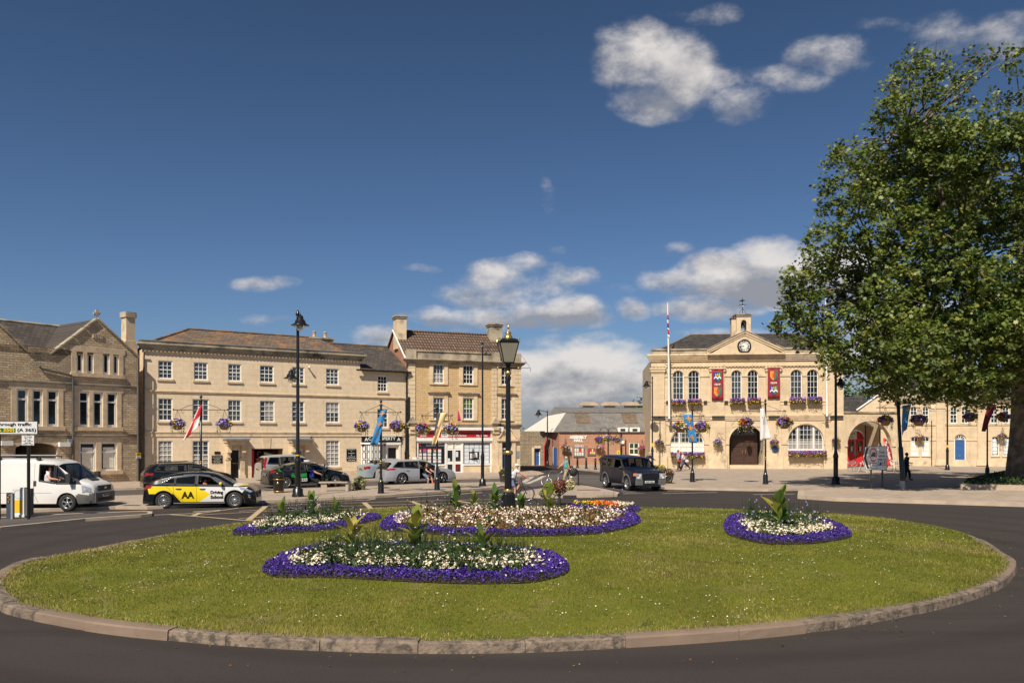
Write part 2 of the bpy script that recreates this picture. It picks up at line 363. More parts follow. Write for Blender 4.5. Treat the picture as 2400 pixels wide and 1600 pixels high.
M['plaza']=paving('plaza_slabs',(.375,.305,.24),(.42,.345,.275),(.27,.21,.16),.9,.6,.05)
M['kerbstone']=mat('pale_kerb_stone',(.45,.355,.265),.85,.14,1.4,bump=.004,bscale=40)
M['oldkerb']=mat('worn_concrete_kerb',(.225,.172,.128),.9,.22,2.2,bump=.022,bscale=24,grime=((.085,.07,.055),8,.47,.62))
M['whiteline']=mat('road_paint_white',(.50,.47,.42),.7,.1,6,grime=((.12,.11,.10),8,.52,.72))
M['yellowline']=mat('road_paint_cream',(.50,.375,.215),.7,.1,6,grime=((.11,.10,.09),8,.55,.75))
g=MB(); g.quad((-900,-60,0),(900,-60,0),(900,1400,0),(-900,1400,0),M['asphalt']); g.build('road',kind='structure',label='dark asphalt road around the roundabout')
def pav(name,pts,z=.12,m='paving',label=None,kerb=.16):
    P=[W(x,y,z if y<1300 else z) for x,y in pts]
    ar=sum(P[i][0]*P[(i+1)%len(P)][1]-P[(i+1)%len(P)][0]*P[i][1] for i in range(len(P)))
    if ar<0:P=P[::-1]
    b=MB(); b.slab(P,-.02,z,M[m],M['kerbstone'])
    n=len(P)
    cxy=(sum(p[0] for p in P)/n,sum(p[1] for p in P)/n)
    for i in range(n):
        a=Vector((*P[i],0));c=Vector((*P[(i+1)%n],0)); L=(c-a).length
        if L<.3 or max(abs(a.x),abs(c.x))>60: continue
        t=(c-a)/L; nr=Vector((-t.y,t.x,0)); k=max(1,int(L/.92)); s=L/k
        for j in range(k):
            p=a+t*(j*s+.006)-nr*.006; q=a+t*((j+1)*s-.006)-nr*.006
            dz=random.uniform(-.003,.003)
            v=[p,q,q+nr*kerb,p+nr*kerb]
            top=[Vector((w.x,w.y,z+.006+dz)) for w in v]; bot=[Vector((w.x,w.y,.002)) for w in v]
            b.add(bot+top,[(4,5,6,7),(0,1,5,4),(1,2,6,5),(2,3,7,6),(3,0,4,7)],M['kerbstone'])
    return b.build(name,kind='structure',label=label)
far=[(-700,1010)]
pav('pavement',[(-500,1201),(0,1196),(270,1186),(345,1186.5),(480,1180),(620,1172),(880,1161),(1040,1150),(1182,1139.6),(1212,1134),(1216,1129),(1182,1128),(980,1133.5),(830,1140),(640,1146),(345,1159),(0,1169),(-500,1180)],label='pale central pavement with lamps and a bench')
pav('footway',[(-500,1161),(0,1151),(320,1142),(600,1131),(900,1122),(1182,1117),(1262,1112.5),(1277,1109.5),(1262,1104),(1205,1098),(960,1104),(600,1112),(320,1122),(0,1132),(-500,1145)],label='narrow footway along the shop fronts')
pav('traffic_island',[(1213,1158),(1222,1151.5),(1262,1145),(1342,1134.5),(1375,1138),(1420,1146),(1452,1153.5),(1447,1157.5),(1400,1159.5),(1300,1161),(1230,1160.5)],label='triangular stone island with cycle hoop')
pav('plaza',[(1344,1097.5),(1380,1100.5),(1440,1109),(1495,1124),(1535,1136),(1558,1141.5),(1660,1143.5),(1800,1146),(1871,1144),(2000,1141.2),(2400,1138.5),(2900,1136),(2900,1075),(1530,1085),(1344,1089.5)],m='plaza',label='broad paved plaza in front of the town hall')
pav('traffic_island',[(1869.5,1160.5),(1871,1149.5),(1960,1145.6),(2250,1143),(2900,1141),(2900,1196),(2400,1178.5),(2180,1172),(1960,1166)],z=.16,label='kerbed pavement with the town centre sign',kerb=.3)
pav('traffic_island',[(-500,1268),(0,1235),(200,1214.5),(330,1205.5),(356,1203),(357,1198),(338,1196.5),(160,1203),(0,1211),(-500,1232)],z=.10,m='asphalt2',label='low kerbed island with the white bollard')
b=MB(); P=[W(x,y,.004) for x,y in [(1285,1110.5),(1395,1112.5),(1500,1126.5),(1550,1144),(1460,1158.5),(1456,1150),(1345,1130),(1225,1143),(1218,1128),(1182,1120)]]
b.add([(x,y,.004) for x,y in P],[tuple(range(len(P)))],M['asphalt2']);
P=[W(x,y,.004) for x,y in [(-500,1185),(0,1172),(345,1161),(640,1147.5),(830,1141.5),(980,1135),(1182,1129.5),(1182,1119),(900,1124),(600,1133),(320,1144),(0,1153),(-500,1163)]]
b.add([(x,y,.004) for x,y in P],[tuple(range(len(P)))],M['asphalt2'])
b.build('side_road',kind='structure',label='lighter worn asphalt of the side streets')
def line(b,pts,w,m,z=.008):
    P=[Vector((*W(x,y,z),0)) for x,y in pts]
    for i in range(len(P)-1):
        a,c=P[i],P[i+1]; t=(c-a).normalized(); n=Vector((-t.y,t.x,0))*w/2
        b.add([(a-n)[:2]+(z,),(c-n)[:2]+(z,),(c+n)[:2]+(z,),(a+n)[:2]+(z,)] if False else [(a.x-n.x,a.y-n.y,z),(c.x-n.x,c.y-n.y,z),(c.x+n.x,c.y+n.y,z),(a.x+n.x,a.y+n.y,z)],[(0,1,2,3)],m)
b=MB(); y=M['yellowline']
for pts,w in [([(455,1204),(560,1189.5),(650,1184),(740,1180),(830,1177.5),(1000,1173),(1160,1169.5)],.13),([(470,1205.5),(640,1196.5),(900,1190),(1060,1187)],.12),([(560,1197),(760,1186.5),(980,1180.5),(1160,1176)],.12),([(401,1205),(490,1211.5),(579,1219),(700,1221)],.15),([(560,1214),(640,1209),(900,1199),(1000,1196)],.12)]: line(b,pts,w,y)
for pts in [[(622,1186),(581,1219)],[(470,1200.5),(452,1208)],[(745,1180),(733,1200)],[(853.6,1177),(879,1200)],[(963.7,1174),(1012,1192)],[(1062,1171.5),(1115,1180)]]: line(b,pts,.22,y,.012)
b.build('box_junction_marking',kind='structure',label='cream box junction hatching on the road')
b=MB(); w=M['whiteline']
line(b,[(-300,1262),(0,1239.5),(200,1219.5),(345,1206.5),(455,1202.5)],.14,w)
for pts,ww in [([(453,1199),(520,1194.5)],.2),([(600,1181),(700,1176.5),(860,1171),(880,1168)],.15),([(930,1166),(1130,1153.5)],.22),([(1235,1133),(1262,1122),(1275,1114.5)],.35),([(1225,1131),(1247,1116.5)],.35),([(1466,1156),(1510,1155.5)],.14),([(1552,1156),(1680,1153)],.14),([(1765,1158.2),(1862,1157)],.16),([(1552,1149),(1605,1151.5)],.1),([(1250,1128),(1440,1125)],.1),([(1340,1117.5),(1420,1117)],.1),([(1290,1131.5),(1400,1130.5)],.08),([(345,1153),(400,1151.5)],.1),([(1080,1126),(1150,1124.5)],.1),([(640,1140.5),(700,1138.5)],.08)]: line(b,pts,ww,w)
b.build('white_road_marking',kind='structure',label='white lines painted on the asphalt')
OUT=[(0,1434),(120,1462),(255,1486),(430,1504),(612,1518),(830,1528),(1051,1532),(1290,1527),(1520,1515),(1700,1502),(1880,1485),(2078,1454),(2230,1420),(2335,1385),(2380,1350),(2382,1325)]
O1=[W(x,y,0) for x,y in OUT]
BK=[(2360,1297,.15),(2310,1266,.15),(2245,1240,.15),(2120,1218,.15),(1990,1204,.15),(1760,1193,.15),(1531,1187,.15),(1250,1184,.15),(960,1186,.15),(760,1200,.15),(510,1229,.15),(340,1258,.15),(204,1287,.15),(90,1304,.15),(20,1322,.15),(-22,1350,.15),(-28,1392,.05)]
O1+= [W(x,y,z) for x,y,z in BK]
def catmull(P,k=8):
    n=len(P);o=[]
    for i in range(n):
        p0,p1,p2,p3=[np.array(P[(i+j-1)%n]) for j in range(4)]
        for q in range(k):
            t=q/k; o.append(.5*((2*p1)+(-p0+p2)*t+(2*p0-5*p1+4*p2-p3)*t*t+(-p0+3*p1-3*p2+p3)*t**3))
    return np.array(o)
RB=catmull(O1,8)
for _ in range(6): RB=(np.roll(RB,1,0)+2*RB+np.roll(RB,-1,0))/4
seg=np.linalg.norm(np.roll(RB,-1,0)-RB,axis=1); cum=np.concatenate([[0],np.cumsum(seg)]); TOT=cum[-1]
def at(s):
    s=s%TOT; i=np.searchsorted(cum,s,side='right')-1; i=min(i,len(RB)-1); t=(s-cum[i])/seg[i]
    return RB[i]*(1-t)+RB[(i+1)%len(RB)]*t
CEN=RB.mean(0)
NR=240
RING=np.array([at(TOT*i/NR) for i in range(NR)])
ang=np.unwrap(np.arctan2(RING[:,1]-CEN[1],RING[:,0]-CEN[0])); rad=np.linalg.norm(RING-CEN,axis=1)
_o=np.argsort((ang)%(2*np.pi)); _a=(ang%(2*np.pi))[_o]; _r=rad[_o]
def tnorm(x,y):
    a=np.arctan2(y-CEN[1],x-CEN[0])%(2*np.pi); r=np.interp(a,_a,_r,period=2*np.pi)
    return np.hypot(x-CEN[0],y-CEN[1])/r
def mound(x,y):
    t=np.clip(tnorm(np.asarray(x,float),np.asarray(y,float)),0,1)
    return .13+.30*(1-t**2.2)+.012*np.sin(x*1.7)*np.cos(y*1.3)
def G(px,py,iters=8,zz=None):
    z=.25
    for _ in range(iters):
        x,y=W(px,py,z); z=float(mound(x,y)) if zz is None else zz
    return (x,y,z)
b=MB(); s=0; ks=random.Random(3); kn=0
while s<TOT-.3:
    kn+=1; km=M['kerb2'] if kn%7 in(2,3) else M['oldkerb']
    L=ks.uniform(.95,1.8); e=min(s+L,TOT-.0)
    if TOT-e<.5: e=TOT
    wob=ks.uniform(-.012,.012); hz=ks.uniform(-.012,.014); til=ks.uniform(-.012,.012)
    k=5; rows=[]; pm=at((s+e)/2); bury=float(np.clip((pm[1]-CEN[1]-3.0)/5.0,0,1))
    for i in range(k+1):
        ss=s+.004+(e-s-.008)*i/k; p=at(ss); q=at(ss+.02); t=(q-p)/np.linalg.norm(q-p); n=np.array([-t[1],t[0]])
        if np.dot(n,CEN-p)<0: n=-n
        endf=1 if 0<i<k else .985
        prof=[(0,-.02),(.004,.05),(.010,.128),(.028,.148*endf+hz),(.12,.154*endf+hz),(.26,.150*endf+hz),(.30,.10)]
        row=[]
        for d,z in prof:
            jit=ks.uniform(-.003,.003)
            pp=p+n*(d+wob+til*(i/k-.5)*2+jit); row.append((pp[0],pp[1],(z+(ks.uniform(-.003,.003) if z>.1 else 0))*(1-.62*bury)))
        rows.append(row)
    vs=[v for r in rows for v in r]; m=7; fs=[]
    for i in range(k):
        for j in range(m-1): fs.append((i*m+j,(i+1)*m+j,(i+1)*m+j+1,i*m+j+1))
    fs+= [tuple(range(m)),tuple(reversed(range(k*m,(k+1)*m)))]
    b.add(vs,fs,km,False)
    s=e
kb=b.build('roundabout_kerb',kind='structure',label='ring of worn pale kerb stones round the lawn')
def lawnmat():
    m,nt,b,out=newmat('lawn'); tc=_n(nt,'ShaderNodeTexCoord'); v=tc.outputs['Object']
    o,_=noisemix(nt,v,.5,.35,.65,(.135,.140,.020),(.20,.19,.030),detail=8)
    o,_=noisemix(nt,v,1.3,.55,.75,o,(.27,.22,.095),detail=8)
    o,_=noisemix(nt,v,22,.45,.72,o,(.10,.135,.02),detail=5)
    o,_=noisemix(nt,v,1.9,.60,.72,o,(.10,.065,.035),detail=6)
    nt.links.new(o,b.inputs['Base Color']); b.inputs['Roughness'].default_value=.95; b.inputs['Specular IOR Level'].default_value=.1
    n2=_n(nt,'ShaderNodeTexNoise'); n2.inputs['Scale'].default_value=45; n2.inputs['Detail'].default_value=6; nt.links.new(v,n2.inputs['Vector'])
    bp=_n(nt,'ShaderNodeBump'); bp.inputs['Distance'].default_value=.03; nt.links.new(n2.outputs[0],bp.inputs['Height']); nt.links.new(bp.outputs[0],b.inputs['Normal'])
    return m
M['lawn']=lawnmat()
b=MB(); K=26; vs=[];fs=[]
def ringpt(i,t):
    p=RING[i%NR]; d=(p-CEN); L=np.linalg.norm(d); return CEN+d*((L-(.10-.16*float(np.clip((p[1]-CEN[1]-3)/5,0,1))))/L)*t
for j in range(1,K+1):
    t=j/K
    for i in range(NR):
        p=ringpt(i,t); vs.append((p[0],p[1],float(mound(p[0],p[1])) if j<K else .12))
vs.append((CEN[0],CEN[1],float(mound(*CEN))))
for j in range(K-1):
    for i in range(NR): fs.append((j*NR+i,(j+1)*NR+i,(j+1)*NR+(i+1)%NR,j*NR+(i+1)%NR))
for i in range(NR): fs.append((len(vs)-1,i,(i+1)%NR))
b.add(vs,fs,M['lawn'],True); b.build('lawn',kind='structure',label='mown grass mound of the roundabout')
class Fac:
    def __init__(s,x0,u0,x1,u1,name,label,cat='building'):
        D0=F*H/u0; D1=F*H/u1
        s.P=Vector((PX(x0,D0),D0)); Q=Vector((PX(x1,D1),D1)); t=Q-s.P; s.L=t.length; s.t=t/s.L
        s.a=math.atan2(s.t.y,s.t.x); s.n=Vector((-s.t.y,s.t.x))
        s.root=empty(name,(s.P.x,s.P.y,0),s.a,label,cat)
    def loc(s,px,py,d=0.0):      # photo bearing -> (along, up) on the plane d metres behind the face
        r=Vector(((px-CX)/F,1.0)); o=s.P+s.n*d
        D=o.dot(s.n)/r.dot(s.n); p=r*D-o
        return p.dot(s.t), PZ(py,D)
    def s(s_,px,d=0.0): return s_.loc(px,900,d)[0]
    def z(s_,*pp): return sum(s_.loc(x,y)[1] for x,y in pp)/len(pp)
    def world(s_,sx,y,z): p=s_.P+s_.t*sx+s_.n*y; return (p.x,p.y,z)
def arcz(a,b,d,rise,x):
    h=(b-a)/2; t=max(-1,min(1,(x-(a+b)/2)/h)); return d-rise+rise*math.sqrt(max(0,1-t*t))
def wall(mb,s0,s1,z0,z1,holes,m,depth=.2,y=0.0,mrev=None,zt=None):
    xs=sorted({s0,s1,*[v for h in holes for v in h[:2]]}); zs=sorted({z0,z1,*[v for h in holes for v in h[2:4]]})
    mr=mrev or m
    for i in range(len(xs)-1):
        run=None
        for j in range(len(zs)-1):
            cx=(xs[i]+xs[i+1])/2; cz=(zs[j]+zs[j+1])/2
            inside=any(h[0]<cx<h[1] and h[2]<cz<h[3] for h in holes)
            if not inside and run is None: run=zs[j]
            if (inside or j==len(zs)-2) and run is not None:
                top=zs[j] if inside else zs[j+1]
                mb.quad((xs[i],y,run),(xs[i+1],y,run),(xs[i+1],y,top),(xs[i],y,top),m); run=None
    for h in holes:
        a,b,c,d=h[:4]; rise=h[4] if len(h)>4 else 0; q=y+depth
        sp=d-rise
        mb.quad((a,y,c),(a,q,c),(a,q,sp),(a,y,sp),mr); mb.quad((b,q,c),(b,y,c),(b,y,sp),(b,q,sp),mr)
        mb.quad((a,q,c),(a,y,c),(b,y,c),(b,q,c),mr)
        if rise:
            N=18; X=[(a+b)/2-(b-a)/2*math.cos(math.pi*i/N) for i in range(N+1)]; Z=[arcz(a,b,d,rise,x) for x in X]
            for i in range(N):
                mb.quad((X[i],y,Z[i]),(X[i+1],y,Z[i+1]),(X[i+1],y,d),(X[i],y,d),m)
                mb.quad((X[i],y,Z[i]),(X[i],q,Z[i]),(X[i+1],q,Z[i+1]),(X[i+1],y,Z[i+1]),mr)
        else: mb.quad((a,y,d),(a,q,d),(b,q,d),(b,y,d),mr)
def shell(mb,s0,s1,z0,z1,dep,m):
    mb.quad((s0,dep,z0),(s0,0,z0),(s0,0,z1),(s0,dep,z1),m); mb.quad((s1,0,z0),(s1,dep,z0),(s1,dep,z1),(s1,0,z1),m)
    mb.quad((s1,dep,z0),(s0,dep,z0),(s0,dep,z1),(s1,dep,z1),m)
def window(root,a,b,c,d,rise=0,cols=3,rows=4,dep=.10,fw=.07,bar=.03,pane='pane',sill=None,frame='white',sash=True,blind=None,mull=(),lab=None,transom=None):
    w=MB(); m=M[frame]; y0,y1=dep-.05,dep+.03; mid=(a+b)/2
    sp=d-rise
    w.box(a,a+fw,y0,y1,c,sp,m); w.box(b-fw,b,y0,y1,c,sp,m); w.box(a+fw,b-fw,y0,y1,c,c+fw*1.3,m)
    if rise:
        N=16
        P=[(mid-(b-a)/2*math.cos(math.pi*i/N),sp+rise*math.sin(math.pi*i/N)) for i in range(N+1)]
        hw=(b-a)/2; k=(hw-fw)/hw; kr=(rise-fw)/rise
        Q=[(mid+(x-mid)*k,sp+(z-sp)*kr) for x,z in P]
        for i in range(N): w.prism([Q[i],Q[i+1],P[i+1],P[i]][::-1] if False else [Q[i],Q[i+1],P[i+1],P[i]],y0,y1,m)
    else: w.box(a+fw,b-fw,y0,y1,d-fw,d,m)
    ai,bi,ci,di=a+fw,b-fw,c+fw*1.3,d-fw
    top=lambda x: (arcz(a+fw,b-fw,di,max(rise-fw,.01),x) if rise else di)
    for i in range(1,cols):
        x=ai+(bi-ai)*i/cols; w.box(x-bar/2,x+bar/2,y0+.015,y1-.015,ci,top(x),m)
    for j in range(1,rows):
        z=ci+(di-ci)*j/rows; bb=bar*(2.0 if (sash and j*2==rows) else 1)
        if rise and z>sp:
            t=(z-sp)/rise; hw=(bi-ai)/2*math.sqrt(max(0,1-t*t));
            if hw>.05: w.box(mid-hw,mid+hw,y0+.012,y1-.012,z-bb/2,z+bb/2,m)
        else: w.box(ai,bi,y0+.012,y1-.012,z-bb/2,z+bb/2,m)
    for x in mull: w.box(x-.07,x+.07,y0-.02,y1,ci,top(x),m)
    if transom is not None: w.box(ai,bi,y0-.01,y1-.004,transom-fw*.45,transom+fw*.45,m)
    o=w.build('window',root,label=lab)
    p=MB(); yy=dep+.008
    def sheet(mb,zb,m,yo):
        if rise:
            N=14; P=[(mid-(bi-ai)/2*math.cos(math.pi*i/N),sp+(rise-fw)*math.sin(math.pi*i/N)) for i in range(N+1)]
            V=[(x,yo,z) for x,z in P]+[(bi,yo,zb),(ai,yo,zb)]
            mb.add(V,[tuple(reversed(range(len(V))))],m)
        else: mb.quad((ai,yo,zb),(bi,yo,zb),(bi,yo,di),(ai,yo,di),m)
    sheet(p,ci,M[pane],yy); p.build('pane',o)
    if blind:
        q=MB(); bm,f0,f1,x0,x1=blind
        q.box(ai+(bi-ai)*x0,ai+(bi-ai)*x1,yy-.003,yy-.001,ci+(di-ci)*f0,ci+(di-ci)*f1,M[bm]); q.build('blind',o)
    if sill:
        s_=MB(); s_.box(a-.08,b+.08,-.09,dep-.052,c-sill,c-.002,M['slab']); s_.build('sill',o)
    return o
def moulding(mb,s0,s1,z0,z1,proj,m,steps=3,y=0,ends=True,m2=None):
    """a stepped cornice: each course a little prouder than the one below"""
    h=(z1-z0)/steps
    for i in range(steps):
        p=proj*((i+1)/steps)**.8
        mb.box(s0-(p if ends else 0),s1+(p if ends else 0),y-p,y+.12,z0+i*h+(.0015 if i else 0),z0+(i+1)*h,(m2 if (m2 and i==steps-1) else m))
def chimney(root,x0,x1,y0,y1,z0,z1,m,pots=0,name='chimney'):
    c=MB(); c.box(x0,x1,y0,y1,z0,z1-.25,m); c.box(x0-.07,x1+.07,y0-.07,y1+.07,z1-.25,z1-.12,M['lichen']); c.box(x0-.13,x1+.13,y0-.13,y1+.13,z1-.119,z1,M['lichen'])
    o=c.build(name,root)
    if pots:
        for i in range(pots):
            x=x0+(x1-x0)*(i+.5)/pots; p=MB(); p.lathe([(.13,z1),(.15,z1+.05),(.12,z1+.1),(.11,z1+.42),(.14,z1+.45),(.13,z1+.5),(.07,z1+.5)],M['gold'],10,(x,(y0+y1)/2,0)); p.build('chimney_pot',o)
    return o
def pipe(root,path,r=.05,m='black',name='downpipe'):
    b=MB(); b.tube(path,r,M[m],8)
    a=Vector(path[0]);c=Vector(path[-1]); n=int(abs(c.z-a.z)/1.8)
    for i in range(1,n+1):
        t=i/(n+1);
        for p,q in zip(path,path[1:]):
            p=Vector(p);q=Vector(q); z=a.z+(c.z-a.z)*t
            if min(p.z,q.z)<=z<=max(p.z,q.z) and abs(p.z-q.z)>.5:
                k=(z-p.z)/(q.z-p.z); w=p.lerp(q,k); b.lathe([(r*1.4,z-.04),(r*1.4,z+.04)],M[m],8,(w.x,w.y,0))
    return b.build(name,root)
A=Fac(335,106,960,88.6,'georgian_building','long three storey pale stone terrace with sash windows and parapet')
ra=A.root; s_end=A.s(844); S2=A.s(958)
zc1=A.z((341,799),(600,812),(844,829)); zc0=A.z((341,816),(600,830),(844,846)); zpar=zc1
zs1=A.z((341,913),(844,931)); zs2=A.z((341,1011),(844,1015),(600,1013))
def rowz(F_,L): return sum(F_.loc((x0+x1)/2,y)[1] for x0,x1,y in L)/len(L)
T=[(370.8,404.6,845.9,887.3),(454.4,487.2,849,889.9),(534.7,565.7,852,893.7),(609.3,641.9,856,896.3),(684.6,713.9,860,900),(764.4,794.3,863.7,902.6)]
Mi=[(370.8,404.6,933.2,985.5),(451.2,490,934.5,987),(534.7,565.7,937,988),(609.3,643.8,938.3,988.7),(684.6,713.9,940,989.4),(763.7,795.6,942.8,990.6)]
holes=[];wins=[]
for row,rows in ((T,4),(Mi,4)):
    zt=rowz(A,[(a,b,c) for a,b,c,d in row]); zb=rowz(A,[(a,b,d) for a,b,c,d in row])
    for i,(a,b,c,d) in enumerate(row):
        h=(A.s(a),A.s(b),zb,zt); holes.append(h); wins.append((h,rows,row is T,i))
zgt=A.z((388,1031.5),(470,1031.5),(780,1033)); zgb=A.z((388,1099),(470,1099),(780,1095))
gw=[(370.8,404.6),(451.2,490),(764,796)]
for a,b in gw: h=(A.s(a),A.s(b),zgb,zgt); holes.append(h); wins.append((h,4,False,9))
t7=(A.s(884.9),A.s(907.9),A.z((896,918)),A.z((896,880.3))); m7=(A.s(884.3),A.s(909.8),A.z((896,1002)),A.z((896,958)))
holes+=[t7,m7]; wins+=[(t7,4,True,6),(m7,4,False,6)]
d1=(A.s(536),A.s(564),.12,A.z((550,1051))); holes.append(d1)
ar=(A.s(590),A.s(663),0.0,A.z((626,1051)));
d2=(A.s(685),A.s(714),.12,A.z((700,1051))); holes.append(d2)
sh=(A.s(848),A.s(902),A.z((875,1093)),A.z((875,1036.5))); d3=(A.s(907),A.s(934),.12,A.z((920,1044.5))); holes+=[sh,d3]
b=MB(); wall(b,0,A.s(590),0,zc0,[h for h in holes if h[1]<A.s(590)],M['ashlar'],.2)
wall(b,A.s(590),A.s(663),ar[3],zc0,[h for h in holes if A.s(590)<h[0] and h[1]<A.s(663)],M['ashlar'],.2)
wall(b,A.s(663),s_end,0,zc0,[h for h in holes if A.s(663)<h[0] and h[1]<s_end],M['ashlar'],.2)
ze2=A.z((841,868),(955,871.5))
wall(b,s_end,A.L,0,ze2,[h for h in holes if h[0]>s_end],M['ashlar'],.2)
b.quad((s_end,0,ze2),(s_end,3.5,ze2),(s_end,3.5,zc0),(s_end,0,zc0),M['ashlar'])
b.box(A.s(590)-.15,A.s(590)-.001,.01,9,0,ar[3],M['redbrick']); b.box(A.s(663)+.001,A.s(663)+.15,.01,9,0,ar[3],M['redbrick'])
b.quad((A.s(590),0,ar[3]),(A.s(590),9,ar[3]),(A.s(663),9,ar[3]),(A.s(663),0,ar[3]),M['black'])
b.box(A.s(590),A.s(663),8.9,9.1,0,ar[3],M['redbrick'])
b.quad((0,9,0),(0,0,0),(0,0,zc0),(0,9,zc0),M['ashlar']); b.quad((A.L,0,0),(A.L,9,0),(A.L,9,ze2),(A.L,0,ze2),M['ashlar'])
b.quad((A.s(664),9.2,0),(0,9.2,0),(0,9.2,zc0),(A.s(664),9.2,zc0),M['ashlar']); b.quad((A.L,9.2,0),(A.s(664),9.2,0),(A.s(664),9.2,ze2),(A.L,9.2,ze2),M['ashlar'])
b.box(A.s(716),A.s(846),-.05,.0,0,.45,M['slab']); b.prism([(A.s(617),ar[3]+.005),(A.s(633),ar[3]+.005),(A.s(635),ar[3]+.75),(A.s(615),ar[3]+.75)],-.04,0,M['slab'])
b.build('wall',ra)
b=MB(); moulding(b,0,s_end,zc0-.05,zc1-.12,.38,M['lichen'],4); b.box(-.2,s_end+.2,-.3,.35,zc1-.118,zc1-.01,M['lichen'])
b.box(-.24,s_end+.24,-.36,.40,zc1-.008,zc1+.04,M['lead']);
k=int(s_end/.24)
for i in range(k): b.box(i*.24+.05,i*.24+.16,-.16,-.001,zc0-.16,zc0-.052,M['slab'])
b.build('cornice',ra)
b=MB(); moulding(b,0,A.L,zs1-.12,zs1+.04,.09,M['dress'],2,ends=False); moulding(b,0,A.s(845),zs2-.12,zs2+.04,.09,M['dress'],2,ends=False); b.box(0,A.L,-.05,0,zs2-.28,zs2-.125,M['dress']); b.build('string_course',ra)
for i,(h,rows,isT,idx) in enumerate(wins):
    bl=None
    if idx==9: bl=('curtain',.0,.97,.02,.98) if i%2==0 else ('curtain',.05,.5,.05,.95)
    elif i in(9,): bl=('curtain',.05,.95,.3,1)
    elif i in(11,): bl=('curtain',.52,1,0,1)
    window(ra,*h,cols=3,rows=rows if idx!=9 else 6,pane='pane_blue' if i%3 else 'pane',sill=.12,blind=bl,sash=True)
zr=A.z((443,772))+.9; dpt=4.3
sr0=A.s(443,dpt); sr1=A.s(745,dpt); zr=A.loc(443,773,dpt)[1]
zr2=A.loc(720,790,dpt)[1]; zr=(zr+zr2)/2
b=MB(); e0=.5
b.quad((.3,e0,zc1-.1),(s_end-.3,e0,zc1-.1),(s_end-.6 if False else sr1,dpt,zr),(sr0,dpt,zr),M['lichenroof'])
b.add([(.3,e0,zc1-.1),(sr0,dpt,zr),(.3,8.6,zc1-.1)],[(0,1,2)],M['lichenroof'])
b.add([(s_end-.3,e0,zc1-.1),(s_end-.3,8.6,zc1-.1),(sr1,dpt,zr)],[(0,1,2)],M['slate'])
b.quad((s_end-.3,8.6,zc1-.1),(.3,8.6,zc1-.1),(sr0,dpt,zr),(sr1,dpt,zr),M['slate'])
b.tube([(.3,e0,zc1-.07),(sr0,dpt,zr+.03),(sr1,dpt,zr+.03)],.09,M['lichenroof'],6)
b.build('roof',ra)
z3=A.loc(775,805,4.2)[1]; z3=(z3+A.loc(928,815,4.2)[1])/2
b=MB(); q0=A.s(735,4.2)
b.quad((s_end-.0,-.25,ze2),(A.L+.05,-.25,ze2),(A.L+.05,4.2,z3),(s_end,4.2,z3),M['slate'])
b.add([(q0,4.2,z3),(s_end,4.2,z3),(s_end,.5,ze2+(z3-ze2)*.75/4.45)],[(0,2,1)],M['slate'])
b.quad((A.L+.05,9.2,ze2),(q0,9.2,ze2),(q0,4.2,z3),(A.L+.05,4.2,z3),M['slate'])
b.add([(A.L+.045,-.2,ze2),(A.L+.045,9.2,ze2),(A.L+.045,4.2,z3-.02)],[(0,1,2)],M['ashlar'])
b.tube([(q0,4.2,z3+.02),(A.L,4.2,z3+.02)],.09,M['lichenroof'],6)
b.build('rear_roof',ra)
b=MB(); b.box(s_end-.4,A.L-.05,-.38,-.24,ze2-.07,ze2+.04,M['black']); b.build('gutter',ra)
xa,xb=A.s(724,4.6),A.s(775,4.6); chimney(ra,xa,xb,4.2,5.1,z3-.2,A.loc(750,778+14,4.6)[1],M['lichen'],2)
pipe(ra,[(A.s(952),-.3,ze2),(A.s(952),-.08,ze2-.4),(A.s(952),-.08,0)],.055)
pipe(ra,[(A.s(337),-.3,zc0-.2),(A.s(337),-.08,zc0-.6),(A.s(337),-.08,0)],.05,'greytrim')
def porch(F_,x0,x1,ztop,zb,doormat,dr,fan=False):
    p=MB(); a,c=F_.s(x0),F_.s(x1)
    p.box(a-.12,c+.12,-.95,0,ztop-.1,ztop,M['lead']); p.box(a-.05,c+.05,-.86,0,ztop-.26,ztop-.102,M['dress']); p.box(a+.05,c-.05,-.74,0,ztop-.46,ztop-.262,M['slab'])
    o=p.build('porch_canopy',F_.root)
    for q in (a+.22,c-.22):
        m=MB(); m.box(q-.13,q+.13,-.55,0,ztop-.95,ztop-.463,M['slab']); m.prism([(q-.10,ztop-1.3),(q+.10,ztop-1.3),(q+.13,ztop-.952),(q-.13,ztop-.952)],-.30,0,M['slab']); m.build('bracket',o)
    for q in (a+.22,c-.22):
        m=MB(); m.box(q-.15,q+.15,-.18,0,.35,ztop-1.32,M['slab']); m.box(q-.2,q+.2,-.24,0,.0,.348,M['slab']); m.box(q-.19,q+.19,-.22,0,ztop-1.45,ztop-1.322,M['dress']); m.build('pilaster',o)
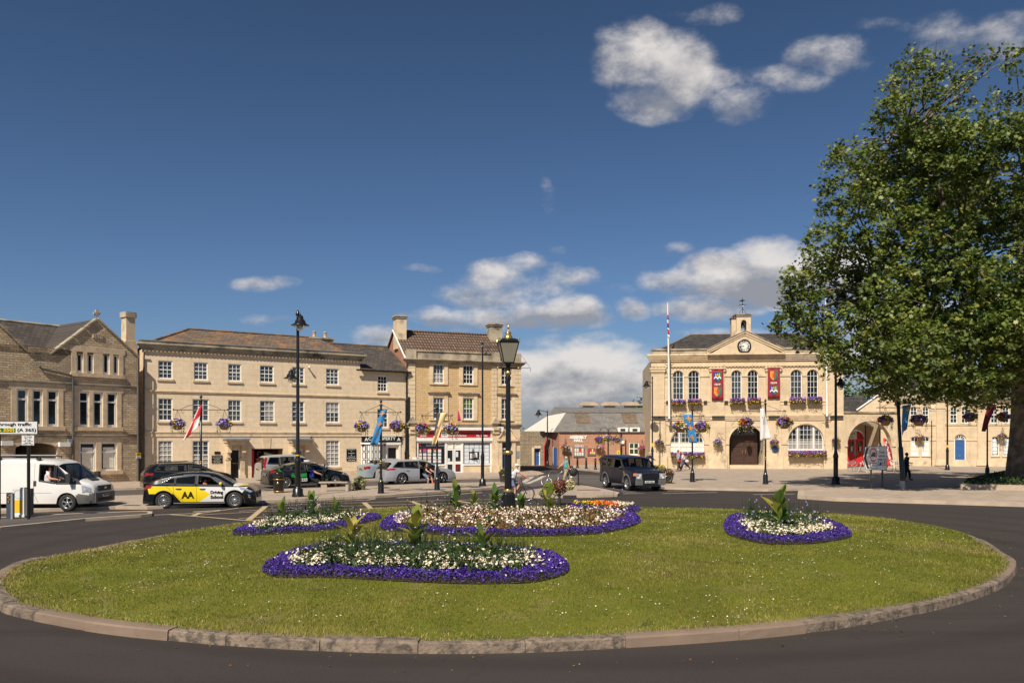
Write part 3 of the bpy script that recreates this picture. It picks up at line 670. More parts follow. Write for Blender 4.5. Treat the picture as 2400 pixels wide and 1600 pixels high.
def door(F_,h,m,panels=True,surround=True,glaz=0,rise=0,lab=None,fw=.1,split=False,dep=.16):
    a,bb,c,d=h[:4]; fr=MB()
    fr.box(a,a+fw,dep-.06,dep+.04,c,d-rise,M['white']); fr.box(bb-fw,bb,dep-.06,dep+.04,c,d-rise,M['white']);
    if not rise: fr.box(a+fw,bb-fw,dep-.06,dep+.04,d-fw,d,M['white'])
    f=fr.build('door_frame',F_.root); D_=MB(); A0,B0,T0=a+fw+.004,bb-fw-.004,d-fw-.004-rise
    D_.box(A0,B0,dep-.01,dep+.04,c,T0,M[m])
    w=B0-A0; hh=T0-c
    if panels:
        for px in ((.12,.44),(.56,.88)):
            for pz in ((.06,.42),(.50,.82),(.86,.96)):
                x0,x1,z0,z1=A0+w*px[0],A0+w*px[1],c+hh*pz[0],c+hh*pz[1]
                for q in ((x0,x1,z0,z0+.02),(x0,x1,z1-.02,z1),(x0,x0+.02,z0+.021,z1-.021),(x1-.02,x1,z0+.021,z1-.021)): D_.box(q[0],q[1],dep-.026,dep-.009,q[2],q[3],M[m])
    if split: D_.box((A0+B0)/2-.012,(A0+B0)/2+.012,dep-.03,dep-.009,c+.01,T0-.01,M['trim'])
    o=D_.build('door',F_.root,label=lab)
    if glaz:
        g=MB();
        for i in range(glaz):
            for j in range(3):
                x0=A0+w*(.12+i*.76/glaz); z0=c+hh*(.38+j*.19); g.box(x0+.015,x0+w*.76/glaz-.015,dep-.02,dep-.011,z0+.015,z0+hh*.19-.015,M['pane'])
        g.build('door_pane',o)
    k=MB(); k.ball((B0-.09,dep-.05,c+1.0),.035,.04,.035,M['gilt'],8,5); k.box((A0+B0)/2-.12,(A0+B0)/2+.12,dep-.03,dep-.0095,c+.98,c+1.03,M['gilt'] if m!='navy' else M['steel']); k.build('door_handle',o)
    return o
door(A,d1,'black',lab='dark panelled front door'); M['greydoor']=mat('dark_grey_door',(.035,.042,.045),.4,.05,4)
porch(A,526,575,A.z((550,1027)),.12,'',d1)
door(A,d2,'white',glaz=3,lab='white front door with small glazed panes'); porch(A,677,722,A.z((700,1027)),.12,'',d2)
st=MB(); st.box(d1[0]-.2,d1[1]+.2,-.35,.16,0,.119,M['slab']); st.box(d2[0]-.2,d2[1]+.2,-.35,.16,0,.119,M['slab']); st.box(d3[0]-.1,d3[1]+.1,-.15,.16,0,.119,M['slab']); st.build('doorstep',ra)
g=MB(); a0,a1=A.s(628),A.s(662)
for i in range(11): x=a0+(a1-a0)*i/10; g.box(x-.012,x+.012,1.2,1.23,.1,ar[3]-.15,M['black'])
g.box(a0,a1,1.195,1.235,.2,.24,M['black']); g.box(a0,a1,1.195,1.235,ar[3]-.4,ar[3]-.36,M['black']); g.build('gate',ra)
g=MB(); g.box(A.s(591),A.s(600),.5,.6,.1,ar[3]-.1,M['red']); g.box(A.s(601.5),A.s(604),.9,1,.1,ar[3]-.3,M['red']); g.build('gate_post',ra)
g=MB();
for i in range(9):
    x=A.s(628)+(A.s(658)-A.s(628))*i/8; z=ar[3]-.25-.03*i; g.lathe([(.05,z),(.07,z-.16)],M['cream'],8,(x,.8,0))
g.build('string_of_lamps',ra)
f=MB(); za,zb=A.z((893,1022)),A.z((893,1035)); f.box(A.s(847),A.s(940.4),-.12,0,zb,za,M['black']); f.box(A.s(846),A.s(941.4),-.16,0,za+.002,za+.06,M['white'])
f.box(A.s(847),A.s(902),-.13,-.001,zb-.30,zb-.03,M['black'])
o=f.build('fascia_sign',ra); t=MB(); text(t,'C J PROPERTY',.34,((A.s(894)),-.126,(za+zb)/2),M['white'],bold=.006,fit=(A.s(926)-A.s(862)))
for px in (857,933):
    x=A.s(px); z=(za+zb)/2; t.prism([(x-.15,z-.13),(x+.15,z-.13),(x,z+.13)],-.128,-.121,M['white']); t.prism([(x-.05,z-.13),(x+.05,z-.13),(x,z-.02)],-.132,-.1285,M['black'])
t.build('lettering',o)
f=MB(); x0,x1,z0,z1=sh; xl=x0+.0
bw=[x0-.0,x0+(x1-x0)*.30,x0+(x1-x0)*.74,x1]; bo=-.38
pts=[(bw[0],0),(bw[1],bo),(bw[2],bo),(bw[3],0)]
f.slab([(bw[0]-.1,0.),(bw[0]-.1,-.08),(bw[1]-.05,bo-.1),(bw[2]+.05,bo-.1),(bw[3]+.1,-.08),(bw[3]+.1,0.)],z0-.1,z0,M['white'])
f.slab([(bw[0]-.1,0.),(bw[0]-.1,-.08),(bw[1]-.05,bo-.1),(bw[2]+.05,bo-.1),(bw[3]+.1,-.08),(bw[3]+.1,0.)],z1-.12,z1-.001,M['white'])
pn=MB(); cu=MB()
for i in range(3):
    p=Vector((*pts[i],0));q=Vector((*pts[i+1],0)); d=(q-p); Ln=d.length; d/=Ln; n=Vector((d.y,-d.x,0))
    k=3 if i==1 else 2
    zz0,zz1=z0,z1-.12
    for j in range(k+1):
        c=p+d*(Ln*j/k); w=.05 if j in(0,k) else .02
        f.obox((c.x,c.y,(zz0+zz1)/2),d*w,n*.03,(0,0,(zz1-zz0)/2),M['white'])
    for j in range(4):
        z=zz0+(zz1-zz0)*j/3; f.obox(((p.x+q.x)/2,(p.y+q.y)/2,z),d*Ln/2,n*.025,(0,0,.05 if j in(0,3) else .02),M['white'])
    pn.quad((p.x,p.y,zz0),(q.x,q.y,zz0),(q.x,q.y,zz1),(p.x,p.y,zz1),M['pane'])
    for j in range(k):
        c=p+d*(Ln*(j+.5)/k)+n*.006
        for r_ in range(3):
            z=zz0+(zz1-zz0)*(r_+.5)/3; cu.obox((c.x,c.y,z),d*Ln/k*.2,n*.001,(0,0,(zz1-zz0)/3*.36),M['whiteblind'])
o=f.build('bay_window',ra); pn.build('pane',o); cu.build('notice',o)
door(A,d3,'black',fw=.14,lab='black double door under the property sign'); f=MB(); f.box(A.s(903.5),A.s(906.5),-.06,0,.12,A.z((905,1036)),M['white']); f.box(A.s(934.6),A.s(938.5),-.06,0,.12,A.z((905,1036)),M['white']); f.box(A.s(903.5),A.s(938.5),-.09,0,A.z((905,1042)),A.z((905,1036))+.002,M['white']); f.build('door_surround',ra)
def plaque(F_,x0,x1,y0,y1,m,lines,mt='white',proj=.04,name='wall_sign',lab=None,root=None,yoff=0):
    a,c=F_.s(x0),F_.s(x1); z1,z0=F_.z(((x0+x1)/2,y0)),F_.z(((x0+x1)/2,y1)); p=MB(); p.box(a,c,yoff-proj,yoff,z0,z1,M[m]); o=p.build(name,root or F_.root,label=lab)
    if lines:
        t=MB(); n=len(lines); h=(z1-z0)/n
        for i,l in enumerate(lines):
            if not l: continue
            s_,w,mm=(l+(None,))[:3] if isinstance(l,tuple) else (l,.8,None)
            text(t,s_,h*.72,((a+c)/2,yoff-proj-.004,z1-h*(i+.5)),M[mm or mt],fit=(c-a)*w)
        t.build('lettering',o)
    return o
plaque(A,812,834.5,1051,1079.6,'black',[('CJ PROPERTY',.85),('^',.16),('Residential',.6),('&',.12),('Commercial',.7),('Property Letting',.88),('01225 707798',.7)],lab='black letting sign on the wall')
plaque(A,496,521,1066.7,1084.5,'black',[('NEWTON CLARKE',.85,'limefol'),('ACCOUNTANTS',.85),('Tax Advisers',.5),('and Business Advisers',.8),('First Floor',.6)],lab='black office nameplate beside the door')
plaque(A,502.5,516,1057.5,1063.5,'black',[],lab='small black plate')
for px,py in ((722,861),(727,1024)):
    c=MB(); x,z=A.loc(px,py); c.box(x-.04,x+.04,-.3,0,z-.03,z+.03,M['steel']); c.ball((x,-.3,z),.08,.12,.08,M['white' if py<900 else 'trim'],8,6); c.build('security_camera',ra)
B=Fac(956,88.8,1219,84.3,'shop_building','tall golden stone corner building with brown tiled roof and red shopfront'); rb=B.root; LB=B.L
zp1=B.z((958,819.5),(1100,826),(1217,829)); zp0=B.z((958,839),(1100,845),(1217,849)); zco=B.z((958,846),(1100,852),(1217,857))
zst=B.z((960,994),(1215,994)); hb=[]
for cols in [(1015.4,1040.2),(1085,1109.6),(1175,1198)]:
    hb.append((B.s(cols[0]),B.s(cols[1]),B.z((1097,900)),B.z((1097,855.5)))); hb.append((B.s(cols[0]),B.s(cols[1]),B.z((1097,982.5)),B.z((1097,932.5))))
shop=(B.s(977),B.s(1152),.12,B.z((1064,1033))); bd=(B.s(1176),B.s(1199),.12,B.z((1187,1036)))
b=MB(); wall(b,0,LB,zst,zp0,hb,M['gold'],.2,mrev=M['dress']); wall(b,0,LB,0,zst,[shop,bd],M['slab'],.22)
dB=9.5; b.quad((0,dB,0),(0,0,0),(0,0,zp0),(0,dB,zp0),M['redbrick']); b.quad((LB,0,0),(LB,dB,0),(LB,dB,zp0),(LB,0,zp0),M['gold']); b.quad((LB,dB,0),(0,dB,0),(0,dB,zp0),(LB,dB,zp0),M['redbrick'])
b.build('wall',rb)
b=MB();
for x0,x1 in ((-.0,B.s(973)),(B.s(1152),B.s(1164)),(B.s(1206),LB+.02)): b=MB(); b.box(x0,x1,-.07,0,zst+.02,zp0-.2,M['quoin']); b.build('quoins',rb)
b=MB(); b.box(LB+.021,LB+.07,-.069,.6,zst+.02,zp0-.2,M['quoin']); b.build('quoins',rb)
b=MB(); moulding(b,0,LB,zp0-.35,zp0,.42,M['lichen'],4); b.box(.1,LB-.1,-.12,.3,zp0+.002,zp1-.1,M['lichen']); b.box(0,LB,-.2,.36,zp1-.098,zp1,M['lichen'])
for x in (.25,B.s(1152)+.3,LB-.35): b.box(x-.35,x+.35,-.26,.4,zp0+.004,zp1+.03,M['lichen'])
b.build('parapet',rb)
b=MB(); moulding(b,0,LB,zst-.25,zst+.05,.2,M['lichen'],3); b.build('string_course',rb)
for i,h in enumerate(hb):
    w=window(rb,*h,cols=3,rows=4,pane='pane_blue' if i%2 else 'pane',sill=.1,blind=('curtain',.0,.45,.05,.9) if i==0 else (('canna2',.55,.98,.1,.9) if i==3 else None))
    a,c,z0,z1=h; s_=MB()
    for q in ((a-.32,a-.02),(c+.02,c+.32)): s_.box(q[0],q[1],-.08,0,z0-.1,z1+.25,M['dress'])
    s_.box(a-.34,c+.34,-.10,0,z1+.252,z1+.36,M['dress']); s_.box(a-.02,c+.02,-.05,0,z1+.02,z1+.25,M['dress'])
    if i%2: s_.box(a-.45,c+.45,-.24,0,z1+.362,z1+.46,M['lichen'])
    s_.build('window_surround',rb)
zrr=B.loc(955,776,4.6)[1]; zrr=(zrr+B.loc(1180,788,4.6)[1])/2; ri=4.6
b=MB(); b.quad((-.1,.3,zp0+.1),(LB+.1,.3,zp0+.1),(LB+.1,ri,zrr),(-.1,ri,zrr),M['pantile']); b.quad((LB+.1,dB+.2,zp0),(-.1,dB+.2,zp0),(-.1,ri,zrr),(LB+.1,ri,zrr),M['pantile']); b.tube([(-.1,ri,zrr+.02),(LB+.1,ri,zrr+.02)],.12,M['pantile'],6); b.build('roof',rb)
b=MB()
for x in (0.0,LB): b=MB(); b.add([(x,.3,zp0),(x,dB,zp0),(x,ri,zrr-.03)],[(0,1,2)],M['redbrick']); b.build('gable_wall',rb)
b=MB()
for (y0,z0,y1,z1) in ((.2,zp0+.02,ri,zrr+.04),(dB+.1,zp0,ri,zrr+.04)): b.tube([(-.14,y0,z0),(-.14,y1,z1)],.08,M['white'],4)
b.build('bargeboard',rb)
chimney(rb,B.s(927,3.6),B.s(950,3.6),3.2,4.4,zrr-1.6,B.loc(938,740,3.6)[1],M['slab']); chimney(rb,LB-1.25,LB-.2,3.6,4.6,zrr-1.4,B.loc(1180,760,4)[1],M['lichen'])
a,c,z0,z1=shop; zsill=B.z((1064,1087)); zt=z1-.02
f=MB(); wm=M['white']; ys=.05
xd0,xd1=B.s(1043),B.s(1086)
for x0,x1,zz in ((a,a+.12,0.12),(c-.12,c,.12),(xd0,xd0+.14,.12),(xd1-.14,xd1,.12)): f.box(x0,x1,ys-.05,ys+.1,zz,zt,wm)
f.box(a+.12,xd0,ys-.05,ys+.1,zt-.14,zt,wm); f.box(xd1,c-.12,ys-.05,ys+.1,zt-.14,zt,wm); f.box(xd0+.14,xd1-.14,ys-.05,ys+.1,zt-.1,zt,wm)
f.box(a+.12,xd0,ys-.09,ys+.1,zsill-.12,zsill,wm); f.box(xd1,c-.12,ys-.09,ys+.1,zsill-.12,zsill,wm)
o=f.build('shopfront_frame',rb)
f=MB(); f.box(a+.12,xd0,.02,.2,.12,zsill-.122,M['slab']); f.box(xd1,c-.12,.02,.2,.12,zsill-.122,M['slab']); f.build('stall_riser',o)
f=MB(); f.quad((a+.12,ys+.06,zsill),(xd0,ys+.06,zsill),(xd0,ys+.06,zt-.14),(a+.12,ys+.06,zt-.14),M['pane']); p=f.build('display_window',o); f=MB(); f.quad((xd1,ys+.06,zsill),(c-.12,ys+.06,zsill),(c-.12,ys+.06,zt-.14),(xd1,ys+.06,zt-.14),M['pane']); p2_=f.build('display_window',o)
def sheet(mb,x0,x1,y0,y1,m,d=.05):
    q=B.z(((x0+x1)/2,y0));r_=B.z(((x0+x1)/2,y1)); mb.box(B.s(x0),B.s(x1),ys+d-.004,ys+d+.001,r_,q,m)
t=MB(); rr=random.Random(5)
M['papers']=mat('printed_notice',(.62,.66,.70),.6,.1,30); M['papers2']=mat('printed_notice_warm',(.62,.58,.55),.6,.12,30)
for i in range(5):
    x=981.5+i*10.8
    if i>2: x+=2
    sheet(t,x,x+8.2,1050.8,1052.6,M['signred']); sheet(t,x,x+8.2,1052.8,1060,M[['leafb','purple','cream_petal','canna','papers'][i]])
    t.box(B.s(x+3),B.s(x+6),ys+.044,ys+.0455,B.z((x,1059)),B.z((x,1054.5)),M[['cream_petal','redpetal','yellowpetal','papers','pink_petal'][i]])
    for j in range(3): sheet(t,x,x+8,1061.5+j*8,1068+j*8,M['papers2'] if i<3 else M['papers'])
t.build('window_notice',p); t=MB()
for j in range(5):
    for i in range(5):
        if (i,j) in ((1,2),(2,2),(1,3),(2,3)): continue
        sheet(t,1089.3+i*11.7,1100+i*11.7,1040.5+j*9.1,1048.9+j*9.1,M['papers'])
t.build('window_notice',p2_); t=MB(); sheet(t,1102.5,1110.5,1062,1074,M['plate_w'],.048); sheet(t,1111.5,1119.5,1060,1072,M['plate_w'],.048)
t.build('window_notice',p2_)
t=MB(); text(t,'The Complete',.2,(B.s(1020),ys+.05,B.z((1020,1038.5))),M['papers'],fit=1.0); text(t,'Recruitment Solution',.2,(B.s(1022),ys+.05,B.z((1020,1042.5))),M['papers'],fit=1.5)
t.box(B.s(979.5),B.s(987.5),ys+.04,ys+.05,B.z((985,1045.5)),B.z((985,1036.5)),M['signred']); t.build('window_lettering',p)
for i,(p0,p1) in enumerate(((1046.5,1064),(1065,1083))):
    x0,x1=B.s(p0),B.s(p1); dr=MB(); za_,zb_=.12,B.z((1064,1051))
    zz=[za_,B.z((1064,1105)),B.z((1064,1087.5)),B.z((1064,1081)),B.z((1064,1055)),zb_]
    dr.box(x0,x0+.1,ys,ys+.05,za_,zb_,wm); dr.box(x1-.1,x1,ys,ys+.05,za_,zb_,wm)
    for k in ((zz[0],zz[1]),(zz[2],zz[3]),(zz[4],zz[5])): dr.box(x0+.1,x1-.1,ys,ys+.05,k[0],k[1],wm)
    d_=dr.build('shop_door',o); g=MB(); g.quad((x0+.1,ys+.03,zz[1]),(x1-.1,ys+.03,zz[1]),(x1-.1,ys+.03,zz[2]),(x0+.1,ys+.03,zz[2]),M['pane']); g.quad((x0+.1,ys+.03,zz[3]),(x1-.1,ys+.03,zz[3]),(x1-.1,ys+.03,zz[4]),(x0+.1,ys+.03,zz[4]),M['pane']); pq=g.build('pane',d_)
    g=MB();
    if i: g.box(x0+.13,x1-.3,ys+.02,ys+.025,zz[3]+.35,zz[4]-.1,M['papers']); g.box(x0+.15,x1-.15,ys+.02,ys+.025,zz[1]+.1,zz[2]-.05,M['darkred'])
    else: g.box(x0+.12,x0+.3,ys+.02,ys+.025,zz[3]+.02,zz[3]+.25,M['papers'])
    g.build('notice',d_)
    g=MB(); zc_=B.z((1064,1037)); zd_=B.z((1064,1048)); g.box(x0+.02,x1-.02,ys,ys+.05,zb_+.01,zd_,wm); g.box(x0+.02,x1-.02,ys,ys+.05,zc_,zt-.1,wm); g.box(x0+.02,x0+.12,ys,ys+.05,zd_,zc_,wm); g.box(x1-.12,x1-.02,ys,ys+.05,zd_,zc_,wm); fl=g.build('fanlight',o)
    g=MB(); g.quad((x0+.12,ys+.03,zd_),(x1-.12,ys+.03,zd_),(x1-.12,ys+.03,zc_),(x0+.12,ys+.03,zc_),M['blind']); g.build('pane',fl)
f=MB(); y0_=B.z((1064,1009.5)); y1_=B.z((1064,1024.5)); e0_,e1_=B.s(978),B.s(1149)
f.box(e0_,e1_,-.1,0,y1_,y0_,M['signred']); f.box(e0_+.02,e1_-.02,-.106,-.1001,B.z((1064,1019)),B.z((1064,1014)),M['darkred'])
f.box(a-.1,c+.1,-.32,0,y0_+.06,B.z((1064,1001)),wm); f.box(a-.05,c+.05,-.14,0,z1+.0,y1_-.02,wm); f.box(e0_-.08,e0_-.002,-.13,0,y1_-.018,y0_+.058,wm); f.box(e1_+.002,e1_+.08,-.13,0,y1_-.018,y0_+.058,wm)
o=f.build('fascia_sign',rb); t=MB(); zm=(y0_+y1_)/2
text(t,'Bailey',.42,(B.s(1062),-.118,B.z((1064,1013))),wm,fit=B.s(1076)-B.s(1050),bold=.004); text(t,'Employment Services',.22,(B.s(1071),-.118,B.z((1064,1021))),wm,fit=B.s(1093)-B.s(1050.5),bold=.004); text(t,'TEL: 707494',.22,(B.s(1128),-.118,B.z((1064,1021))),wm,fit=B.s(1142)-B.s(1116),bold=.004)
t.box(B.s(1033),B.s(1049),-.125,-.107,y1_+.02,y0_-.02,wm); text(t,'BBS',.3,(B.s(1041),-.129,zm),M['grey'],fit=B.s(1047)-B.s(1035),bold=.01)
text(t,'CROWN',.1,(B.s(991),-.118,B.z((1064,1017.5))),wm,fit=B.s(998)-B.s(984)); text(t,'HOUSE',.16,(B.s(991),-.118,B.z((1064,1021.5))),wm,fit=B.s(998)-B.s(984),bold=.004)
xx=B.s(991); zz_=B.z((1064,1014.5)); t.prism([(xx-.35,zz_+.25),(xx-.25,zz_),(xx+.25,zz_),(xx+.35,zz_+.25),(xx+.15,zz_+.12),(xx,zz_+.28),(xx-.15,zz_+.12)],-.125,-.107,wm); t.build('lettering',o)
b=MB()
for x0,x1 in ((958,973),(1153,1167)):
    q0,q1=B.s(x0),B.s(x1); b.box(q0,q1,-.18,0,.7,B.z((1064,1016)),M['slab']); b.box(q0-.06,q1+.06,-.24,0,.121,.698,M['slab']); b.box(q0-.03,q1+.03,-.3,0,B.z((1064,1015.9)),B.z((1064,1000)),M['dress']); b.box(q0-.1,q1+.1,-.36,0,B.z((1064,999.8)),zst-.25,M['dress'])
    m_=(q0+q1)/2; b.prism([(q0-.12,zst+.06),(q1+.12,zst+.06),(m_,zst+.62)],-.3,0,M['lichen'])
    b.prism([(q0+.02,B.z((1064,1007))),(q1-.02,B.z((1064,1007))),(q1-.02,B.z((1064,1000))),(q0+.02,B.z((1064,1000)))],-.42,-.3,M['dress'])
b.build('pilaster',rb)
door(B,(bd[0],bd[1],.12,B.z((1187,1050))),'navy',lab='dark blue side door'); b=MB(); b.box(bd[0],bd[1],.1,.16,B.z((1187,1049.8)),bd[3],M['pane']); b.build('fanlight',rb)
b=MB(); x0,x1=bd[0],bd[1]; m_=(x0+x1)/2
b.box(x0-.3,x0-.02,-.14,0,.12,bd[3]+.1,M['dress']); b.box(x1+.02,x1+.3,-.14,0,.12,bd[3]+.1,M['dress']); b.box(x0-.5,x1+.5,-.26,0,bd[3]+.102,bd[3]+.28,M['dress'])
for sgn in (-1,1):
    N=8
    pts=[(m_+sgn*(.95-.62*t),bd[3]+.29+.75*(t**1.5)) for t in [i/N for i in range(N+1)]]
    for i in range(N):
        p,q=pts[i],pts[i+1];
        r4=[(p[0],p[1]-.09),(q[0],q[1]-.09),(q[0],q[1]+.07),(p[0],p[1]+.07)]
        b.prism(r4 if sgn<0 else r4[::-1],-.24,0,M['slab'])
    b.prism([(m_+sgn*.9,bd[3]+.282),(m_+sgn*.3,bd[3]+.282),(m_+sgn*.3,bd[3]+.85)][::(1 if sgn<0 else -1)],-.10,0,M['dress'])
b.build('door_surround',rb)
plaque(B,1164.5,1173.5,1064,1072,'papers',[],lab='pale blue nameplate'); plaque(B,1203,1207,1064,1074,'grey',[]); plaque(B,1208.5,1217,1056,1073,'grey',[],lab='grey metal panel')
b=MB(); x,z=B.loc(1171,1005); b.box(x-.25,x+.25,-.22,0,z-.18,z+.18,M['white']); b.prism([(x-.25,z+.182),(x+.25,z+.182),(x,z+.5)],-.2,0,M['trim']); b.build('alarm_box',rb)
pipe(rb,[(B.s(957.5),-.1,B.z((957,930))),(B.s(957.5),-.1,0)],.075)
b=MB(); x,z=B.loc(1218,862); b.tube([(x,0,z),(x+.9,-.1,z)],.02,M['greytrim'],5); b.tube([(x+.9,-.1,z),(x+.9,-.1,z-.3)],.02,M['greytrim'],5); b.tube([(x,0,z+1.2),(x+.9,-.1,z)],.012,M['greytrim'],5); b.build('aerial',rb)
C=Fac(-160,131,326,107.5,'gabled_stone_building','brown coursed stone building with two gables and grouped white windows'); rc=C.root
zE=C.z((117,832.6)); SL=C.s(322)
zG=C.z((228,748)); zEr=C.z((322,838));
q=C.s
g1=[(q(-130),q(-105)),]
H_=[]
up=[(179,195,823,872),(204,219,824.6,875),(241,256.7,827,876.7),(264.6,278.4,829,878.4),(-78,-60,805,858),(-50,-32,807,860)]
mid=[(38.6,65.5,910,996),(75,100,912,999),(110,136.4,914,1001),(184.3,208.8,916.3,1003),(217.7,241,918,1004),(250,274,919,1004.5),(-110,-80,905,990),(-70,-42,906,992)]
gr=[(186,224.6,1035.8,1103),(236,274,1035.8,1104)]
HU=[(q(a),q(b_),C.z(((a+b_)/2,d)),C.z(((a+b_)/2,c))) for a,b_,c,d in up]
HM=[(q(a),q(b_),C.z(((a+b_)/2,d)),C.z(((a+b_)/2,c))) for a,b_,c,d in mid]
def level(HH): z0=sum(h[2] for h in HH)/len(HH); z1=sum(h[3] for h in HH)/len(HH); return [(h[0],h[1],z0,z1) for h in HH]
HU=level(HU); HM=level(HM); HG=level([(q(a),q(b_),C.z(((a+b_)/2,d)),C.z(((a+b_)/2,c))) for a,b_,c,d in gr])
arch=(q(36),q(134),0.0,C.z((85,1037.5)),.34)
b=MB(); wall(b,0,SL,0,HU[0][3]+.05,HU+HM+HG+[arch],M['rubble'],.24,mrev=M['dress'])
zw=HU[0][3]+.05
def gable(x0,x1,xa,za,zl,zr_):
    pts=[(x0,zw),(x1,zw),(x1,zr_),(xa,za),(x0,zl)]; pts=[p for i,p in enumerate(pts) if i==0 or abs(p[0]-pts[i-1][0])+abs(p[1]-pts[i-1][1])>.01]
    b.add([(x,0,z) for x,z in pts],[tuple(range(len(pts)))],M['rubble'])
    return pts
xv0,xv1=q(66),q(117); xg=q(228)
gable(xv1,SL,xg,zG,zE,max(zEr,zw+.01)); b.add([(xv0,0,zw),(xv1,0,zw),(xv1,0,zE),(xv0,0,zE)],[(0,1,2,3)],M['rubble'])
xg1=xv0-(SL-xg)*1.0; gable(max(0,xg1-(xg-xv1)),xv0,xg1+0.0,zG,zE,zE)
b.quad((0,8,0),(0,0,0),(0,0,zw),(0,8,zw),M['rubble']); b.quad((SL,0,0),(SL,8,0),(SL,8,zEr),(SL,0,zEr),M['rubble']); b.quad((SL,9,0),(0,9,0),(0,9,zEr),(SL,9,zEr),M['rubble'])
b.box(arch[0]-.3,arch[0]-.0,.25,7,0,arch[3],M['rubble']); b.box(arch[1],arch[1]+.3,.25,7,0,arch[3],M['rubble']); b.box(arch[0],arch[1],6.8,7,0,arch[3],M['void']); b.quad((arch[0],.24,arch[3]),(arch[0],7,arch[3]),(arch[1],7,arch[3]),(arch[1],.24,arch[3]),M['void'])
b.build('wall',rc)
b=MB(); N=14; a_,c_=arch[0],arch[1]; h=(c_-a_)/2; mm=(a_+c_)/2
for i in range(N):
    t0=math.pi*i/N;t1=math.pi*(i+1)/N-.012
    P=lambda t,k:(mm-(h+k)*math.cos(t),arch[3]-arch[4]+(arch[4]+k)*math.sin(t))
    if 0.13<(i+.5)/N<.87: b.prism([P(t0,0),P(t1,0),P(t1,.42),P(t0,.42)],-.03,0,M['dress'])
b.build('arch_stones',rc)
b=MB()
for hs in (HM[:3],HM[3:6],HU[:4],HG):
    x0=min(h[0] for h in hs)-.28;x1=max(h[1] for h in hs)+.28;z0=hs[0][2];z1=hs[0][3]
    b.box(x0-.12,x1+.12,-.03,0,z1+.0,z1+.34,M['dress']); b.box(x0-.08,x1+.08,-.1,0,z0-.22,z0,M['dress']); b.box(x0,hs[0][0],-.03,0,z0+.002,z1-.002,M['dress']); b.box(hs[-1][1],x1,-.03,0,z0+.002,z1-.002,M['dress'])
    for i in range(len(hs)-1):
        if hs is not HU[:4] and hs[i+1][0]-hs[i][1]<.5: b.box(hs[i][1],hs[i+1][0],-.035,0,z0+.002,z1-.002,M['dress'])
b.box(HU[1][1]+.01,HU[2][0]-.01,-.028,0,HU[0][2]+.02,HU[0][3]-.02,M['dress'])
b.build('stone_surround',rc)
for i,h in enumerate(HU+HM): window(rc,*h,cols=1,rows=1,dep=.10,fw=.11,pane='pane',transom=(h[2]+(h[3]-h[2])*.72) if i>=len(HU) else None,sash=False)
for h in HG: window(rc,*h,cols=1,rows=1,dep=.10,fw=.10,transom=h[2]+(h[3]-h[2])*.66,blind=('blind',.02,.86,.12,.95),sash=False)
zt1=C.z((0,889),(320,908)); zt2=C.z((0,1016.5),(320,1026)); b=MB(); moulding(b,0,SL,zt1-.1,zt1+.08,.1,M['lichen'],2,ends=False); moulding(b,0,SL,zt2-.05,zt2+.12,.12,M['lichen'],2,ends=False)
for i in range(9): b.box(q(197)+i*(q(262)-q(197))/9,q(197)+i*(q(262)-q(197))/9+.2,-.06,0,zt2-.2,zt2-.07,M['dress'])
b.build('string_course',rc)
b=MB()
def cop(x0,z0,x1,z1):
    L_=math.hypot(x1-x0,z1-z0); n=(-(z1-z0)/L_,(x1-x0)/L_);
    if n[1]<0:n=(-n[0],-n[1])
    k=max(1,int(L_/.8))
    for i in range(k):
        t0=i/k;t1=(i+1)/k-.012; p=(x0+(x1-x0)*t0,z0+(z1-z0)*t0);r_=(x0+(x1-x0)*t1,z0+(z1-z0)*t1)
        pp=[p,r_,(r_[0]+n[0]*.09,r_[1]+n[1]*.09),(p[0]+n[0]*.09,p[1]+n[1]*.09)]
        ar_=sum(pp[j][0]*pp[(j+1)%4][1]-pp[(j+1)%4][0]*pp[j][1] for j in range(4))
        b.prism(pp if ar_>0 else pp[::-1],-.10,.34,M['lichen'])
cop(xv1,zE,xg,zG); cop(xg,zG,SL+.1,zEr-.05); cop(xg1,zG,xv0,zE); b.box(xv0,xv1,-.08,.3,zE,zE+.1,M['lichen'])
b.box(xg-.09,xg+.09,-.02,.16,zG+.17,zG+.42,M['lichen']); b.box(xg-.2,xg+.2,0,.14,zG+.3,zG+.42,M['lichen']); b.box(xg-.08,xg+.08,.0,.14,zG+.42,zG+.58,M['lichen'])
b.build('coping',rc)
b=MB(); x0,z1=C.loc(217,782.6); x1,z0=C.loc(240.5,793.5); b.box(x0,x1,-.05,0,z0,z1,M['dress']); o=b.build('date_stone',rc); t=MB(); text(t,'1873',.34,((x0+x1)/2,-.055,(z0+z1)/2),M['lichen'],fit=(x1-x0)*.85,bold=.008); t.build('lettering',o)
dR=4.6; zR=(C.loc(0,753.4,dR)[1]+C.loc(262,777,dR)[1])/2
b=MB(); b.quad((0,.3,zE-.6),(SL,.3,zE-.6),(SL,dR,zR),(0,dR,zR),M['slate']); b.quad((SL,9,zEr),(0,9,zEr),(0,dR,zR),(SL,dR,zR),M['slate'])
for xa,xl,xr,zl,zr_ in ((xg,xv1,SL,zE,zEr),(xg1,xg1-(xg-xv1),xv0,zE,zE)):
    b.quad((xl,.3,zl+.02),(xa,.3,zG+.02),(xa,dR,zG+.02),(xl,dR,zl+.02),M['slate']); b.quad((xa,.3,zG+.02),(xr,.3,zr_+.02),(xr,dR,zr_+.02),(xa,dR,zG+.02),M['slate'])
b.tube([(0,dR,zR+.02),(SL,dR,zR+.02)],.1,M['lichen'],6); b.build('roof',rc)
b=MB(); b.add([(SL-.002,0.3,zEr),(SL-.002,9,zEr),(SL-.002,dR,zR-.02)],[(0,1,2)],M['rubble']); b.build('gable_end',rc)
